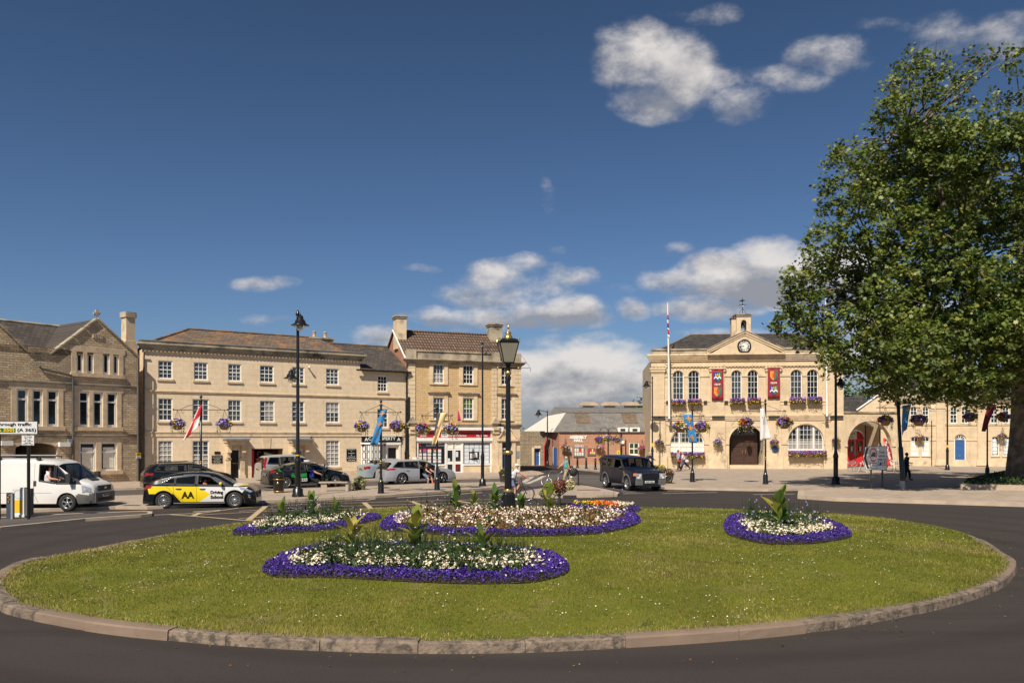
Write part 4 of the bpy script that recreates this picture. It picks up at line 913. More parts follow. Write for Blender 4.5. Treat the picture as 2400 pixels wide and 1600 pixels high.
x0,x1=C.s(288,2.2),C.s(317,2.2); zch=C.loc(302,733,2.2)[1]; x1=x0+(x1-x0)*.72; c=MB(); c.box(x0-.12,x1+.1,1.7,2.5,zEr-.3,zch-1.9,M['slab']); c.box(x0,x1,1.8,2.4,zch-1.898,zch-.35,M['slab']); c.box(x0-.07,x1+.07,1.72,2.48,zch-.348,zch,M['lichen']); c.build('chimney',rc)
pipe(rc,[(q(90),-.1,C.z((90,858))),(q(96),-.1,C.z((90,864))),(q(165),-.1,C.z((168,880))),(q(169),-.1,C.z((168,886))),(q(169),-.1,0)],.065,'greytrim')
pipe(rc,[(q(321),-.1,zEr),(q(321),-.1,0)],.06,'greytrim')
for px,py in ((13,1038),(148,1041)):
    b=MB(); x,z=C.loc(px,py); b.box(x-.3,x+.3,-.25,0,z-.13,z+.13,M['white']); b.build('floodlight',rc)
b=MB(); x,z=C.loc(161,1036); b.box(x-.12,x+.12,-.2,0,z-.2,z+.2,M['grey']); b.build('alarm_box',rc)
plaque(C,316,327,1061,1067,'yellow',[('PARKING',.8)],mt='black',yoff=-.13); plaque(C,316,327,1068,1074,'papers',[('P  8-6',.8)],mt='navy',yoff=-.13)
E=Fac(1310.6,67.5,1540,67.2,'assembly_hall','low red brick hall with a grey sheet metal roof and white lettering'); re_=E.root
zeA=E.z((1400,1012)); wE=(E.s(1474),E.s(1498),E.z((1486,1066)),E.z((1486,1036.7)))
b=MB(); wall(b,0,E.L+2,0,zeA,[wE],M['redbrick'],.15)
sx,sz=E.loc(1271,1016,3.2); dC=4.2   # angled entrance wall
p1=E.s(1271,dC)
b.quad((p1,dC,0),(0,0,0),(0,0,zeA),(p1,dC,zeA),M['redbrick']); b.quad((p1,dC+12,0),(p1,dC,0),(p1,dC,zeA),(p1,dC+12,zeA),M['redbrick'])
b.box(-.02,E.L+2,-.12,.0,zeA-.1,zeA+.02,M['trim']); b.build('wall',re_)
tv=Vector((0-p1,0-dC,0)); Lh=tv.length; tv/=Lh; nv=Vector((tv.y,-tv.x,0))
b=MB(); c_=Vector((p1,dC,0))+tv*Lh*.78; dh=E.z((1304,1049)); b.obox((c_.x,c_.y,dh/2),tv*.42,nv*.04,(0,0,dh/2),M['blue_door']); cc=c_-tv*.5; b.obox((cc.x,cc.y,dh/2),tv*.08,nv*.07,(0,0,dh/2+.05),M['white']); b.build('door',re_,label='blue side door')
window(re_,*wE,cols=2,rows=2,dep=.1,fw=.1,bar=.09,pane='pane',blind=('leafd',.0,1,0,1),sill=.1,sash=False)
M['metalroof']=masonry('grey_sheet_roof',(.30,.285,.265),(.33,.31,.285),(.20,.19,.18),.32,40,.05,stain=(.17,.16,.15),bump=.02,roofy=True,rough=.55,off=0)
M['whiteroof']=mat('white_sheet_roof',(.72,.66,.56),.6,.06,1.5); M['rooflight']=mat('brown_rooflight',(.16,.12,.085),.5,.3,2.5)
y1r,y2r=3.4,7.5; zb1=(E.loc(1340,966.5,y1r)[1]+E.loc(1520,967,y1r)[1])/2; zb2=(E.loc(1340,954,y2r)[1])
xl=E.s(1288,.0); x1_=E.s(1326,y1r); x2_=E.s(1330,y2r); XR=E.L+3
b=MB(); mr=M['metalroof']
b.quad((E.s(1297),.05,zeA+.02),(XR,.05,zeA+.02),(XR,y1r,zb1),(x1_,y1r,zb1),mr)
b.quad((x1_,y1r-.05,zb1+.03),(XR,y1r-.05,zb1+.03),(XR,y2r,zb2),(E.s(1299,y2r),y2r,zb2),mr)
b.quad((XR,15,zb1),(E.s(1299,y2r),15,zb1),(E.s(1299,y2r),y2r,zb2),(XR,y2r,zb2),mr)
hl=E.loc(1224,1010,8)[0]
hp_=(E.s(1283,9),9,zb1-.2); b.add([(E.s(1297),.06,zeA+.015),(x1_,y1r,zb1),hp_,(E.s(1222,11),11,zeA)],[(0,1,2),(0,2,3)],M['whiteroof']); b.add([(x1_,y1r,zb1),(E.s(1299,y2r),y2r,zb2),hp_],[(0,1,2)],mr)
b.tube([(x1_,y1r-.05,zb1+.05),(XR,y1r-.05,zb1+.05)],.07,mr,5); b.build('roof',re_)
for a_,b_ in ((1346,1381),(1456,1491)):
    k=MB();
    def rp(px,f_):
        s_=E.s(px,f_*y1r); return (s_,.05+f_*(y1r-.05)-.02,zeA+.02+f_*(zb1-zeA-.02)+.03)
    k.add([rp(a_+5,.42),rp(b_+5,.42),rp(b_-1,.97),rp(a_-1,.97)],[(0,1,2,3)],M['rooflight']); k.build('rooflight',re_)
for px in (1379,1429,1476,1524):
    k=MB(); s_,z_=E.loc(px,953,y2r); k.box(s_-.55,s_+.55,y2r-.4,y2r+.4,z_-.1,z_+.25,M['grey']); k.prism([(s_-1.05,z_+.12),(s_+1.05,z_+.12),(s_+1.0,z_+.28),(s_+.6,z_+.52),(s_-.6,z_+.52),(s_-1.0,z_+.28)],y2r-.6,y2r+.6,M['kerbstone']); k.build('roof_vent',re_)
for px in (1457,1485):
    k=MB(); s_,z_=E.loc(px,1007,.6); k.box(s_-.5,s_+.5,-.1,1.2,zeA,z_+.25,M['white']); k.box(s_-.25,s_+.25,-.12,-.1,z_-.15,z_+.12,M['trim']); k.build('roof_unit',re_)
t=MB(); text(t,'ASSEMBLY',.42,(E.s(1355),-.06,E.z((1355,1024))),M['white'],fit=E.s(1376)-E.s(1334),bold=.03); text(t,'HALL',.42,(E.s(1355.5),-.06,E.z((1355,1031.5))),M['white'],fit=E.s(1366)-E.s(1345),bold=.03); t.build('lettering',re_)
for a_,b_,c_,d_ in ((1343.4,1370,1047,1070),(1376,1396.7,1049,1066)):
    o=plaque(E,a_,b_,c_,d_,'steel',[],name='notice_board',proj=.12); k=MB(); z1_,z0_=E.z((a_,c_)),E.z((a_,d_)); x0_,x1_b=E.s(a_),E.s(b_)
    k.box(x0_+.08,x1_b-.08,-.125,-.1205,z0_+.08,z1_-.08,M['blackmatt']); rr=random.Random(int(a_))
    for i in range(4):
        for j in range(2):
            w=(x1_b-x0_-.2)/4; hh=(z1_-z0_-.2)/2; k.box(x0_+.1+i*w+.02,x0_+.1+(i+1)*w-.02,-.131,-.1255,z0_+.1+j*hh+.02,z0_+.1+(j+1)*hh-.02,M[rr.choice(['papers','papers2','cream','redpetal','purple','yellowpetal','papers'])])
    k.build('poster',o)
k=MB(); k.box(E.s(1347),E.s(1368),-.1,0,E.z((1350,1046.8)),E.z((1350,1043.5)),M['papers']); text(k,'Community Events',.14,(E.s(1357.5),-.105,E.z((1350,1045.2))),M['navy'],fit=1.6); k.build('notice_board_header',re_)
plaque(E,1445.5,1453.5,1055,1065.5,'yellow',[('i',.3)],mt='leafb',lab='yellow wall notice'); plaque(E,1318,1329,1049,1057,'white',[('NO',.5),('ENTRY',.8)],mt='red'); plaque(E,1332,1340,1048,1059,'papers',[('P',.4)],mt='navy'); plaque(E,1291.5,1299,1061,1064,'maroon',[],yoff=0) if False else None
pipe(re_,[(E.s(1455.5),-.1,zeA-.1),(E.s(1455.5),-.1,0)],.08); pipe(re_,[(E.s(1466),-.1,E.z((1466,1030))),(E.s(1466),-.1,0)],.05)
k=MB(); x,z=E.loc(1460,1036); k.box(x-.25,x+.1,-.2,0,z-.15,z+.15,M['white']); k.build('alarm_box',re_)
V=Fac(1214,66.2,1277,66.2,'yard_wall','old grey rubble stone wall with a blue door beside the hall','wall'); rv=V.root
hv=(V.s(1252),V.s(1266),.02,V.z((1258,1050))); b=MB(); wall(b,-4,V.L,0,V.z((1240,1010)),[hv],M['drystone'],.5); b.quad((-4,.5,V.z((1240,1010))),(-4,0,V.z((1240,1010))),(V.L,0,V.z((1240,1010))),(V.L,.5,V.z((1240,1010))),M['drystone'][0] if False else M['drystone']); b.quad((V.L,0,0),(V.L,.6,0),(V.L,.6,V.z((1240,1010))),(V.L,0,V.z((1240,1010))),M['drystone']); b.build('wall',rv)
b=MB(); b.box(hv[0]-.25,hv[0],-.04,0,0,hv[3]+.1,M['slab']); b.box(hv[0],hv[1]+.05,-.04,0,hv[3]+.002,hv[3]+.25,M['slab']); b.build('door_surround',rv); door(V,hv,'blue_door',dep=.35,lab='blue yard door')
b=MB(); b.tube([(V.L-.05,-.12,0),(V.L-.05,-.12,V.z((1270,1045))),(V.L+.2,-.12,V.z((1270,1030)))],.05,M['red'],6); b.build('red_pipe',rv)
T_=Fac(1526,75.8,1976,77.6,'town_hall','classical two storey town hall of golden stone with clock pediment and bell turret'); rt=T_.root; LT=T_.L; ts=T_.s; tz=T_.z
zc=tz((1750,828.5)); zcb=tz((1750,840)); zp=tz((1540,820),(1900,812)); zent=tz((1740,862)); zst=tz((1650,974)); zsb=tz((1650,984)); zcap=tz((1680,868))
uw=[(1576.5,1602.6),(1613,1639.6),(1713.6,1738.4),(1751.8,1777.3),(1852.6,1880),(1891,1918)]
wz1=tz((1590,871),(1745,867),(1885,862)); wz0=tz((1590,940),(1745,936.5),(1885,932.5))
UH=[(ts(a),ts(b_),wz0,wz1,(ts(b_)-ts(a))/2) for a,b_ in uw]
la=(ts(1571),ts(1650),tz((1610,1060)),tz((1610,1001)),); la=la+((la[1]-la[0])/2*.98,)
lb=(ts(1846.6),ts(1931),tz((1890,1055)),tz((1890,993)),); lb=lb+((lb[1]-lb[0])/2*.98,)
dz=.42; ld=(ts(1709),ts(1790),dz,tz((1750,996.5)),); ld=ld+((ld[1]-ld[0])/2*.98,)
b=MB(); hs=M['hallstone']
wall(b,0,LT,zst,zcb,UH,hs,.24); wall(b,0,LT,dz,zst,[la,lb,ld],hs,.32); b.quad((0,0,0),(LT,0,0),(LT,0,dz),(0,0,dz),hs)
dT=13; b.quad((0,dT,0),(0,0,0),(0,0,zcb),(0,dT,zcb),hs); b.quad((LT,0,0),(LT,dT,0),(LT,dT,zcb),(LT,0,zcb),hs); b.quad((LT,dT,0),(0,dT,0),(0,dT,zcb),(LT,dT,zcb),hs)
b.box(ld[0]-.6,ld[0],.33,2.2,dz,ld[3],M['cream']); b.box(ld[1],ld[1]+.6,.33,2.2,dz,ld[3],M['cream']); b.quad((ld[0],.32,ld[3]),(ld[0],2.2,ld[3]),(ld[1],2.2,ld[3]),(ld[1],.32,ld[3]),M['cream']); b.quad((ld[0],.0,dz),(ld[1],0,dz),(ld[1],2.2,dz),(ld[0],2.2,dz),M['slab'])
b.box(ld[0],ld[1],2.2,2.3,dz,ld[3],M['timber'])
b.build('wall',rt)
piers=[(0,ts(1557)),(ts(1664),ts(1697)),(ts(1795),ts(1828)),(ts(1936),LT)]
for i,(x0,x1) in enumerate(piers):
    b=MB(); b.box(x0-(0 if i else .0),x1,-.14,0,zsb+.01,zcap-.22,hs); b.box(x0-.02,x1+.02,-.18,0,zcap-.218,zcap-.1,M['slab']); b.box(x0-.08,x1+.08,-.26,0,zcap-.098,zcap+.12,M['slab']); b.box(x0-.14,x1+.14,-.32,0,zcap+.122,zcap+.26,M['slab'])
    b.box(x0-.1,x1+.1,-.15,0,1.5,zst-.45,hs); b.box(x0-.25,x1+.25,-.24,0,0,1.30,M['slab']); b.prism([(x0-.25,1.302),(x1+.25,1.302),(x1+.1,1.5),(x0-.1,1.5)],-.2,0,M['slab'])
    b.box(x0-.0,x1+.0,-.16,-.141,zst+.05,zst+.35,M['trim']) if False else None
    b.build('pilaster',rt)
b=MB(); moulding(b,0,LT,zcb-.2,zc,.38,M['slab'],4); b.box(.1,LT-.1,-.1,.3,zc+.002,zp-.12,M['lichen']); b.box(0,LT,-.2,.36,zp-.118,zp,M['lichen']);
n=int(LT/.3)
for i in range(n): b.box(i*.3+.06,i*.3+.2,-.1,-.001,zcap+.27,zcap+.35,M['slab'])
b.box(0,LT,-.13,0,zcap+.352,zcap+.46,M['slab']); b.build('cornice',rt)
b=MB(); moulding(b,0,LT,zsb-.02,zst+.1,.2,M['slab'],3,ends=False)
for x0,x1 in ((ts(1530),ts(1558)),(ts(1668),ts(1697)),(ts(1800),ts(1826)),(ts(1944),ts(1974))): b.box(x0,x1,-.34,-.2,zst-.22,zst-.02,M['trim'])
zi=wz1-UH[0][4]; pr=[x for h in UH for x in h[:2]]
segs=[(piers[0][1],UH[0][0]),(UH[0][1],UH[1][0]),(UH[1][1],piers[1][0]),(piers[1][1],UH[2][0]),(UH[2][1],UH[3][0]),(UH[3][1],piers[2][0]),(piers[2][1],UH[4][0]),(UH[4][1],UH[5][0]),(UH[5][1],piers[3][0])]
for x0,x1 in segs: b.box(x0,x1,-.07,0,zi-.1,zi+.12,M['slab'])
for x0,x1 in ((piers[0][1],piers[1][0]),(piers[1][1],piers[2][0]),(piers[2][1],piers[3][0])): b.box(x0,x1,-.09,0,wz0-.2,wz0-.05,M['slab']); b.box(x0,x1,-.03,0,wz0-.48,wz0-.202,M['slab'])
zl=la[3]-la[4]
for x0,x1 in ((piers[0][1]+.1,la[0]),(la[1],piers[1][0]-.1),(piers[1][1]+.1,ld[0]),(ld[1],piers[2][0]-.1),(piers[2][1]+.1,lb[0]),(lb[1],piers[3][0]-.1)): b.box(x0,x1,-.07,0,zl-.08,zl+.14,M['slab'])
b.build('string_course',rt)
def archring(h,k,m,y=-.05,nm='arch_stones'):
    b=MB(); N=20;a_,c_=h[:2];hw=(c_-a_)/2;mm=(a_+c_)/2;sp=h[3]-h[4]
    P=lambda t,e:(mm-(hw+e)*math.cos(t),sp+(h[4]+e)*math.sin(t))
    for i in range(N):
        t0=math.pi*i/N;t1=math.pi*(i+1)/N; b.prism([P(t0,.0),P(t1,.0),P(t1,k),P(t0,k)],y,0,m)
    b.build(nm,rt)
for h in (la,lb,ld): archring(h,.12,M['slab'])
for h in UH: archring(h,.08,M['slab'],-.04)
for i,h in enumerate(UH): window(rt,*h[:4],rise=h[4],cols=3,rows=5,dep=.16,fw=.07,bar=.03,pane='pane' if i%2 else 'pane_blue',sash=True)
for h,bl in ((la,('blind',.0,1,.0,1)),(lb,('curtain',.0,.42,0,1))):
    w_=h[1]-h[0]; window(rt,*h[:4],rise=h[4],cols=9,rows=5,dep=.18,fw=.09,bar=.03,mull=(h[0]+w_*.28,h[0]+w_*.72),blind=(bl[0],0,.36,.0,1),sash=False)
o_=MB();
o_.box(ts(1575),ts(1588),.205,.207,la[2]+.1,la[2]+1.5,M['whiteblind'])
D_=MB(); a_,c_=ld[0]+.45,ld[1]-.45; mm=(a_+c_)/2
for sgn,(x0,x1) in ((0,(a_,mm-.01)),(1,(mm+.01,c_))):
    q=MB(); q.box(x0,x1,1.2,1.28,dz+.01,dz+2.5,M['timber'])
    for z0,z1 in ((.15,.75),(.85,1.5),(1.6,2.35)):
        q.box(x0+.12,x1-.12,1.17,1.199,dz+z0,dz+z1,M['timber'])
    q.build('door',rt); k=MB(); xx=mm+(-.12 if sgn==0 else .12); k.tube([(xx,1.12,dz+1.0),(xx,1.12,dz+1.35)],.03,M['gilt'],6); k.build('door_handle',bpy.data.objects[[o.name for o in kids(rt) if o.name.startswith('door')][-1]])
q=MB(); q.box(a_-.12,a_-.01,1.15,1.3,dz,dz+3.2,M['timber']); q.box(c_+.01,c_+.12,1.15,1.3,dz,dz+3.2,M['timber']); q.box(a_-.01,c_+.01,1.15,1.3,dz+2.52,dz+2.68,M['timber']); q.quad((a_,1.26,dz+2.68),(c_,1.26,dz+2.68),(c_,1.26,dz+4),(a_,1.26,dz+4),M['pane'])
for i in range(1,6): x=a_+(c_-a_)*i/6; q.box(x-.02,x+.02,1.2,1.25,dz+2.68,dz+4,M['timber'])
q.build('door_frame',rt)
for x,sg in ((ld[0]+.001,1),(ld[1]-.001,-1)):
    q=MB(); q.box(x,x+sg*.06,.6,1.0,dz+1.2,dz+2.2,M['black']); q.box(x+sg*.061,x+sg*.07,.64,.96,dz+1.25,dz+2.15,M['papers']); q.build('notice_board',rt)
q=MB(); q.box(ld[0]-.05,ld[1]+.05,-.75,0,0.12,.30,M['slab']); q.box(ld[0],ld[1],-.38,0,.302,.42,M['slab']); q.build('doorstep',rt)
for (a,c,x0,x1) in ((1500,1,1561,1567),(0,0,1649,1657),(0,0,1697.5,1706),(0,0,1837,1845),):
    q=MB(); z0,z1=tz((x0,947)),tz((x0,939)); q.box(ts(x0),ts(x1),-.10,0,z0,z1,M['trim']); q.build('vent_grille',rt)
x0,x1=ts(1657),ts(1836); xa=ts(1744); za=tz((1744,775)); pb=MB()
pb.prism([(x0+.3,zc+.004),(x1-.3,zc+.004),(xa,za-.35)],-.3,.2,hs)
def rake(xA,zA,xB,zB,t,yy,m):
    dx,dzz=xB-xA,zB-zA; L_=math.hypot(dx,dzz); n_=(-dzz/L_,dx/L_);
    if n_[1]<0:n_=(-n_[0],-n_[1])
    P=[(xA,zA),(xB,zB),(xB+n_[0]*t,zB+n_[1]*t),(xA+n_[0]*t,zA+n_[1]*t)]
    ar=sum(P[i][0]*P[(i+1)%4][1]-P[(i+1)%4][0]*P[i][1] for i in range(4)); pb.prism(P if ar>0 else P[::-1],yy,.25,m)
for s_ in (0,1):
    X=x0 if s_==0 else x1
    rake(X,zc+.01,xa,za-.42,.18,-.36,M['slab']); rake(X+(.02 if s_==0 else -.02),zc+.20,xa,za-.23,.16,-.44,M['slab']); rake(X,zc+.37,xa,za-.06,.07,-.50,M['lichen'])
pb.box(x0-.05,x1+.05,-.56,-.48,zc-.12,zc+.02,M['slab'])
pb.build('pediment',rt)
cx_,cz_=T_.loc(1744,811,-.3); q=MB(); q.lathe([(0,0),(.62,0),(.62,.07),(.54,.10),(.53,.06)],M['black'],32,(cx_,-.30,cz_),ax='y');
q=MB(); q.lathe([(.001,-.02),(.60,-.02),(.60,-.09),(.55,-.13),(.47,-.13),(.47,-.10)],M['black'],36,(cx_,-.30,cz_),ax='y'); ck=q.build('clock',rt)
q=MB(); q.lathe([(0,-.105),(.47,-.105)],M['white'],36,(cx_,-.30,cz_),ax='y');
for i,num in enumerate(['XII','I','II','III','IIII','V','VI','VII','VIII','IX','X','XI']):
    a=math.pi/2-i*math.pi/6; c_=(cx_+.37*math.cos(a),-.41,cz_+.37*math.sin(a)); text(q,num,.17,c_,M['black'],ux=(math.sin(a),0,-math.cos(a)),uz=(math.cos(a),0,math.sin(a)),bold=.008)
q.lathe([(.26,-.112),(.245,-.112)],M['black'],30,(cx_,-.3,cz_),ax='y'); q.build('clock_face',ck)
q=MB()
for a,l in ((R(180+12),.26),(R(183),.40)): q.obox((cx_+math.cos(a)*l/2,-.425,cz_+math.sin(a)*l/2),(math.cos(a)*l/2,0,math.sin(a)*l/2),(0,.004,0),(-math.sin(a)*.018,0,math.cos(a)*.018),M['black'])
q.build('clock_hand',ck)
yr=5.2; zr=T_.loc(1618,786,yr)[1]; xr0=T_.s(1618,yr); xr1=T_.s(1868,yr)
b=MB(); b.quad((.6,.4,zp-.15),(LT-.6,.4,zp-.15),(xr1,yr,zr),(xr0,yr,zr),M['darkslate']); b.add([(.6,.4,zp-.15),(xr0,yr,zr),(.6,dT-.4,zp-.15)],[(0,1,2)],M['darkslate']); b.add([(LT-.6,.4,zp-.15),(LT-.6,dT-.4,zp-.15),(xr1,yr,zr)],[(0,1,2)],M['darkslate']); b.quad((LT-.6,dT-.4,zp-.15),(.6,dT-.4,zp-.15),(xr0,yr,zr),(xr1,yr,zr),M['darkslate'])
b.tube([(.6,.4,zp-.12),(xr0,yr,zr+.03),(xr1,yr,zr+.03),(LT-.6,.4,zp-.12)],.09,M['lichenroof'],6); b.build('roof',rt)
yb=.9; X0,X1=T_.s(1726.5,yb),T_.s(1760,yb); Zt=T_.loc(1740,735,yb)[1]; Zb=za-.7; b=MB(); w=X1-X0
b.box(X0-.12,X1+.12,yb-.0,yb+1.2,Zb,Zb+.7,M['slab']); za0=Zb+.7; ah=(X0+w*.30,X0+w*.70,za0+.1,Zt-.55,w*.20)
f=MB(); wall(f,X0,X1,za0,Zt-.2,[ah],M['slab'],.28,y=yb+.05)
f.quad((X0,yb+1.1,za0),(X0,yb+.05,za0),(X0,yb+.05,Zt-.2),(X0,yb+1.1,Zt-.2),M['slab']); f.quad((X1,yb+.05,za0),(X1,yb+1.1,za0),(X1,yb+1.1,Zt-.2),(X1,yb+.05,Zt-.2),M['slab'])
wall(f,X0,X1,za0,Zt-.2,[ah],M['slab'],-.28,y=yb+1.1); f.box(X0-.06,X1+.06,yb-.05,yb+1.2,Zt-.2,Zt-.1,M['slab']); f.box(X0-.14,X1+.14,yb-.12,yb+1.28,Zt-.098,Zt,M['lichen'])
f.box(X0-.12,X1+.12,yb-.0,yb+1.2,Zb,Zb+.7,M['slab']); f.prism([(X0-.55,za0+1.25),(X0-.02,za0+1.25),(X0-.02,za0+1.75)],yb+.1,yb+1.0,M['pantile']); f.box(X0-.42,X0-.02,yb+.2,yb+.9,Zb,za0+1.25,M['slab'])
tu=f.build('bell_turret',rt)
f=MB(); mx_=(X0+X1)/2; f.lathe([(.02,ah[3]-.1),(.12,ah[3]-.18),(.17,ah[3]-.5),(.24,ah[3]-.62)],M['trim'],12,(mx_,yb+.6,0)); f.build('bell',tu)
f=MB(); zz=Zt; f.tube([(mx_,yb+.6,zz),(mx_,yb+.6,zz+1.5)],.025,M['black'],5); f.ball((mx_,yb+.6,zz+.75),.06,.06,.06,M['gilt'],8,5); f.box(mx_-.32,mx_+.32,yb+.59,yb+.61,zz+.88,zz+.92,M['black']); f.box(mx_-.01,mx_+.01,yb+.3,yb+.9,zz+.86,zz+.90,M['black']); f.prism([(mx_-.35,zz+1.25),(mx_-.05,zz+1.18),(mx_+.28,zz+1.28),(mx_-.02,zz+1.36)],yb+.59,yb+.61,M['black'])
for sgn in (-1,1): f.tube([(mx_+sgn*.3,yb+.6,zz),(mx_+sgn*.22,yb+.6,zz+.3),(mx_,yb+.6,zz+.55)],.016,M['black'],4)
f.build('weather_vane',tu)
q=MB(); xx,zz=T_.loc(1752,1006,-.5); q.tube([(xx,-.5,zz+.9),(xx,-.5,zz+.25)],.02,M['black'],5); q.lathe([(.03,zz+.28),(.24,zz+.15),(.26,zz+.12),(.15,zz-.32),(.05,zz-.36)],M['black'],6,(xx,-.5,0),smooth=False); q.lathe([(.255,zz+.10),(.155,zz-.28)],M['frosted'],6,(xx,-.5,0),smooth=False); q.tube([(xx-1.3,-.15,zz+.35),(xx-1.1,-.5,zz+.75),(xx+1.1,-.5,zz+.75),(xx+1.3,-.15,zz+.35)],.02,M['black'],5); q.build('porch_lantern',rt)
q=MB(); x,z=T_.loc(1815,1052); q.lathe([(0,-.30),(.27,-.30),(.27,0)],M['blue_door'],24,(x,0,z),ax='y'); o=q.build('blue_plaque',rt)
plaque(T_,1682,1687,1060,1066,'orange',[],yoff=-.14); plaque(T_,1676,1690,1048,1058,'slab',[],yoff=-.14)
K=Fac(1976.5,76.2,2103,74.9,'archway_wall','stone screen wall with a wide round archway beside the town hall','wall'); rk=K.root
zk=K.z((2000,967.5)); ka=(K.s(1986),K.s(2090),0.0,K.z((2038,986)),); hw=(ka[1]-ka[0])/2; ka=ka+(min(hw*.98,ka[3]-1.8),)
b=MB(); wall(b,0,K.L,0,zk,[ka],M['slab'],.5); b.quad((0,.5,0),(0,.5,zk),(ka[0],.5,zk),(ka[0],.5,0),M['slab']); b.quad((0,0,zk),(K.L,0,zk),(K.L,.5,zk),(0,.5,zk),M['lichen']); b.box(-.0,K.L,-.1,.55,zk,zk+.14,M['lichen'])
b.box(ka[0]-.45,ka[0],-.08,0,ka[3]-ka[4]-.08,ka[3]-ka[4]+.14,M['slab']); b.box(ka[1],ka[1]+.4,-.08,0,ka[3]-ka[4]-.08,ka[3]-ka[4]+.14,M['slab']); b.build('wall',rk)
t=MB(); text(t,'CAFE',.52,(K.s(2036),-.012,K.z((2036,979))),M['dress'],fit=K.s(2058)-K.s(2014),bold=.012); t.build('lettering',rk)
J=Fac(1984,71,2030,71,'cafe_building','low building behind the archway with bright red double doors and slate roof'); rj=J.root
zj=J.z((2000,985)); hj=(J.s(1985),J.s(2027),.05,J.z((2005,1007)),.9); b=MB(); wall(b,-.5,J.L-.1,0,zj+.6,[hj],M['ashlar'],.15); xb=J.L-.1; b.quad((xb,0,0),(xb,-3,0),(xb,-3,zj+.6),(xb,0,zj+.6),M['ashlar']); b.box(xb,xb+1.4,-.2,0,0,zj-.1,M['timber']); b.build('wall',rj)
b=MB(); b.quad((-1,-3.2,zj-.1),(xb+1.5,-1.2,zj-1.0),(xb+1.5,6,zj+1.5),(-1,5,zj+2.6),M['darkslate']); b.build('roof',rj)
for i in (0,1):
    x0=hj[0]+(hj[1]-hj[0])*(.04+.48*i); x1=hj[0]+(hj[1]-hj[0])*(.46+.48*i)
    q=MB(); q.box(x0,x1,.1,.16,.06,hj[3]-.95,M['red']); q.box(x0+.1,x1-.1,.08,.099,.2,1.1,M['red']); d_=q.build('door',rj); q=MB(); q.box(x0+.22,x1-.15,.08,.099,1.5,2.45,M['pane']); q.box(x0+.5,x1-.4,.06,.079,1.55,2.0,M['papers']); q.build('pane',d_); q=MB(); q.tube([(x1-.08 if i==0 else x0+.08,.04,1.2),(x1-.08 if i==0 else x0+.08,.04,1.6)],.025,M['steel'],5); q.build('door_handle',d_)
q=MB(); N=12; A0,B0=hj[0]+.02,hj[1]-.02; zs=hj[3]-.93; pts=[((A0+B0)/2-(B0-A0)/2*math.cos(math.pi*i/N),zs+.88*math.sin(math.pi*i/N)) for i in range(N+1)]; q.prism(pts[::-1],.11,.15,M['red']); fl=q.build('fanlight_panel',rj); q=MB(); q.box(A0-.1,A0+.95,.06,.109,zs+.05,zs+.85,M['white']); text(q,'HOUSE',.2,(A0+.42,.055,zs+.55),M['black'],fit=.7); text(q,'CAFE',.14,(A0+.42,.055,zs+.25),M['black'],fit=.4); q.build('sign_board',fl)
Q=Fac(2058,70,2108,70,'rear_gable_house','shaded stone gable with tall chimney behind the archway'); rq=Q.root
b=MB(); zz0,zz1=Q.z((2080,930)),Q.z((2092,872)); b.prism([(Q.s(2064),0),(Q.L+1,0),(Q.L+1,zz1),(Q.s(2090),zz1),(Q.s(2064),zz0-.3)],0,.5,M['dress']); b.build('wall',rq); chimney(rq,Q.s(2088),Q.s(2100),.6,1.6,zz1-1,Q.z((2095,800)),M['slab'])
b=MB(); b.quad((Q.s(1978),.3,Q.z((2000,966))),(Q.s(2062),.3,Q.z((2060,966))),(Q.s(2062),4,Q.z((2060,920))),(Q.s(1978),4,Q.z((1978,930))),M['darkslate']); b.prism([(Q.s(2010),Q.z((2000,966))),(Q.s(2062),Q.z((2000,966))),(Q.s(2062),Q.z((2060,926)))],.1,.2,M['ashlar']); b.tube([(Q.s(2008),.05,Q.z((2000,961))),(Q.s(2060),.05,Q.z((2060,925)))],.09,M['white'],4); b.build('roof',rq)
Y=Fac(2104,70.2,2520,72.5,'stone_wing_building','two storey stone wing with round headed windows and a blue door'); ry=Y.root; ys_,yz=Y.s,Y.z
zk0,zk1=yz((2200,937.5)),yz((2200,924)); zmid=yz((2200,994));
u2=[(2133.4,2150),(2161.5,2177.5),(2226.6,2244),(2253,2270),(2322,2339),(2349.5,2366),(2415,2432),(2442,2459)]
w1a,w1b=yz((2200,992)),yz((2200,952)); l2=[(2134.5,2153),(2161,2179),(2324,2341.6),(2350.8,2368.8),(2420,2438),(2446,2464)]
l1a,l1b=yz((2160,1068.8),(2340,1067)),yz((2160,1024),(2340,1021)); dd=(ys_(2236.4),ys_(2264.4),.12,yz((2250,1017)))
HU2=[(ys_(a),ys_(c),w1a,w1b,(ys_(c)-ys_(a))/2) for a,c in u2]; HL2=[(ys_(a),ys_(c),l1a,l1b,(ys_(c)-ys_(a))/2*.7) for a,c in l2]; HD=dd+((dd[1]-dd[0])/2,)
b=MB(); wall(b,0,Y.L,0,zk0,HU2+HL2+[HD],M['hallstone'],.2); b.quad((0,9,0),(0,0,0),(0,0,zk0),(0,9,zk0),M['hallstone']); b.quad((Y.L,0,0),(Y.L,9,0),(Y.L,9,zk0),(Y.L,0,zk0),M['hallstone'])
b.box(0,Y.L,-.06,0,0,.75,M['slab']); b.build('wall',ry)
b=MB(); moulding(b,0,Y.L,zk0-.25,zk0+.12,.28,M['lichen'],3); b.box(0,Y.L,-.12,.3,zk0+.122,zk1,M['lichen']); b.build('parapet',ry)
b=MB(); b.box(0,Y.L,-.07,0,zmid-.1,zmid+.06,M['slab']); zs_=w1b-HU2[0][4]
for i in range(len(HU2)-1): b.box(HU2[i][1],HU2[i+1][0],-.05,0,zs_-.06,zs_+.08,M['slab'])
zs_=yz((2200,1031))
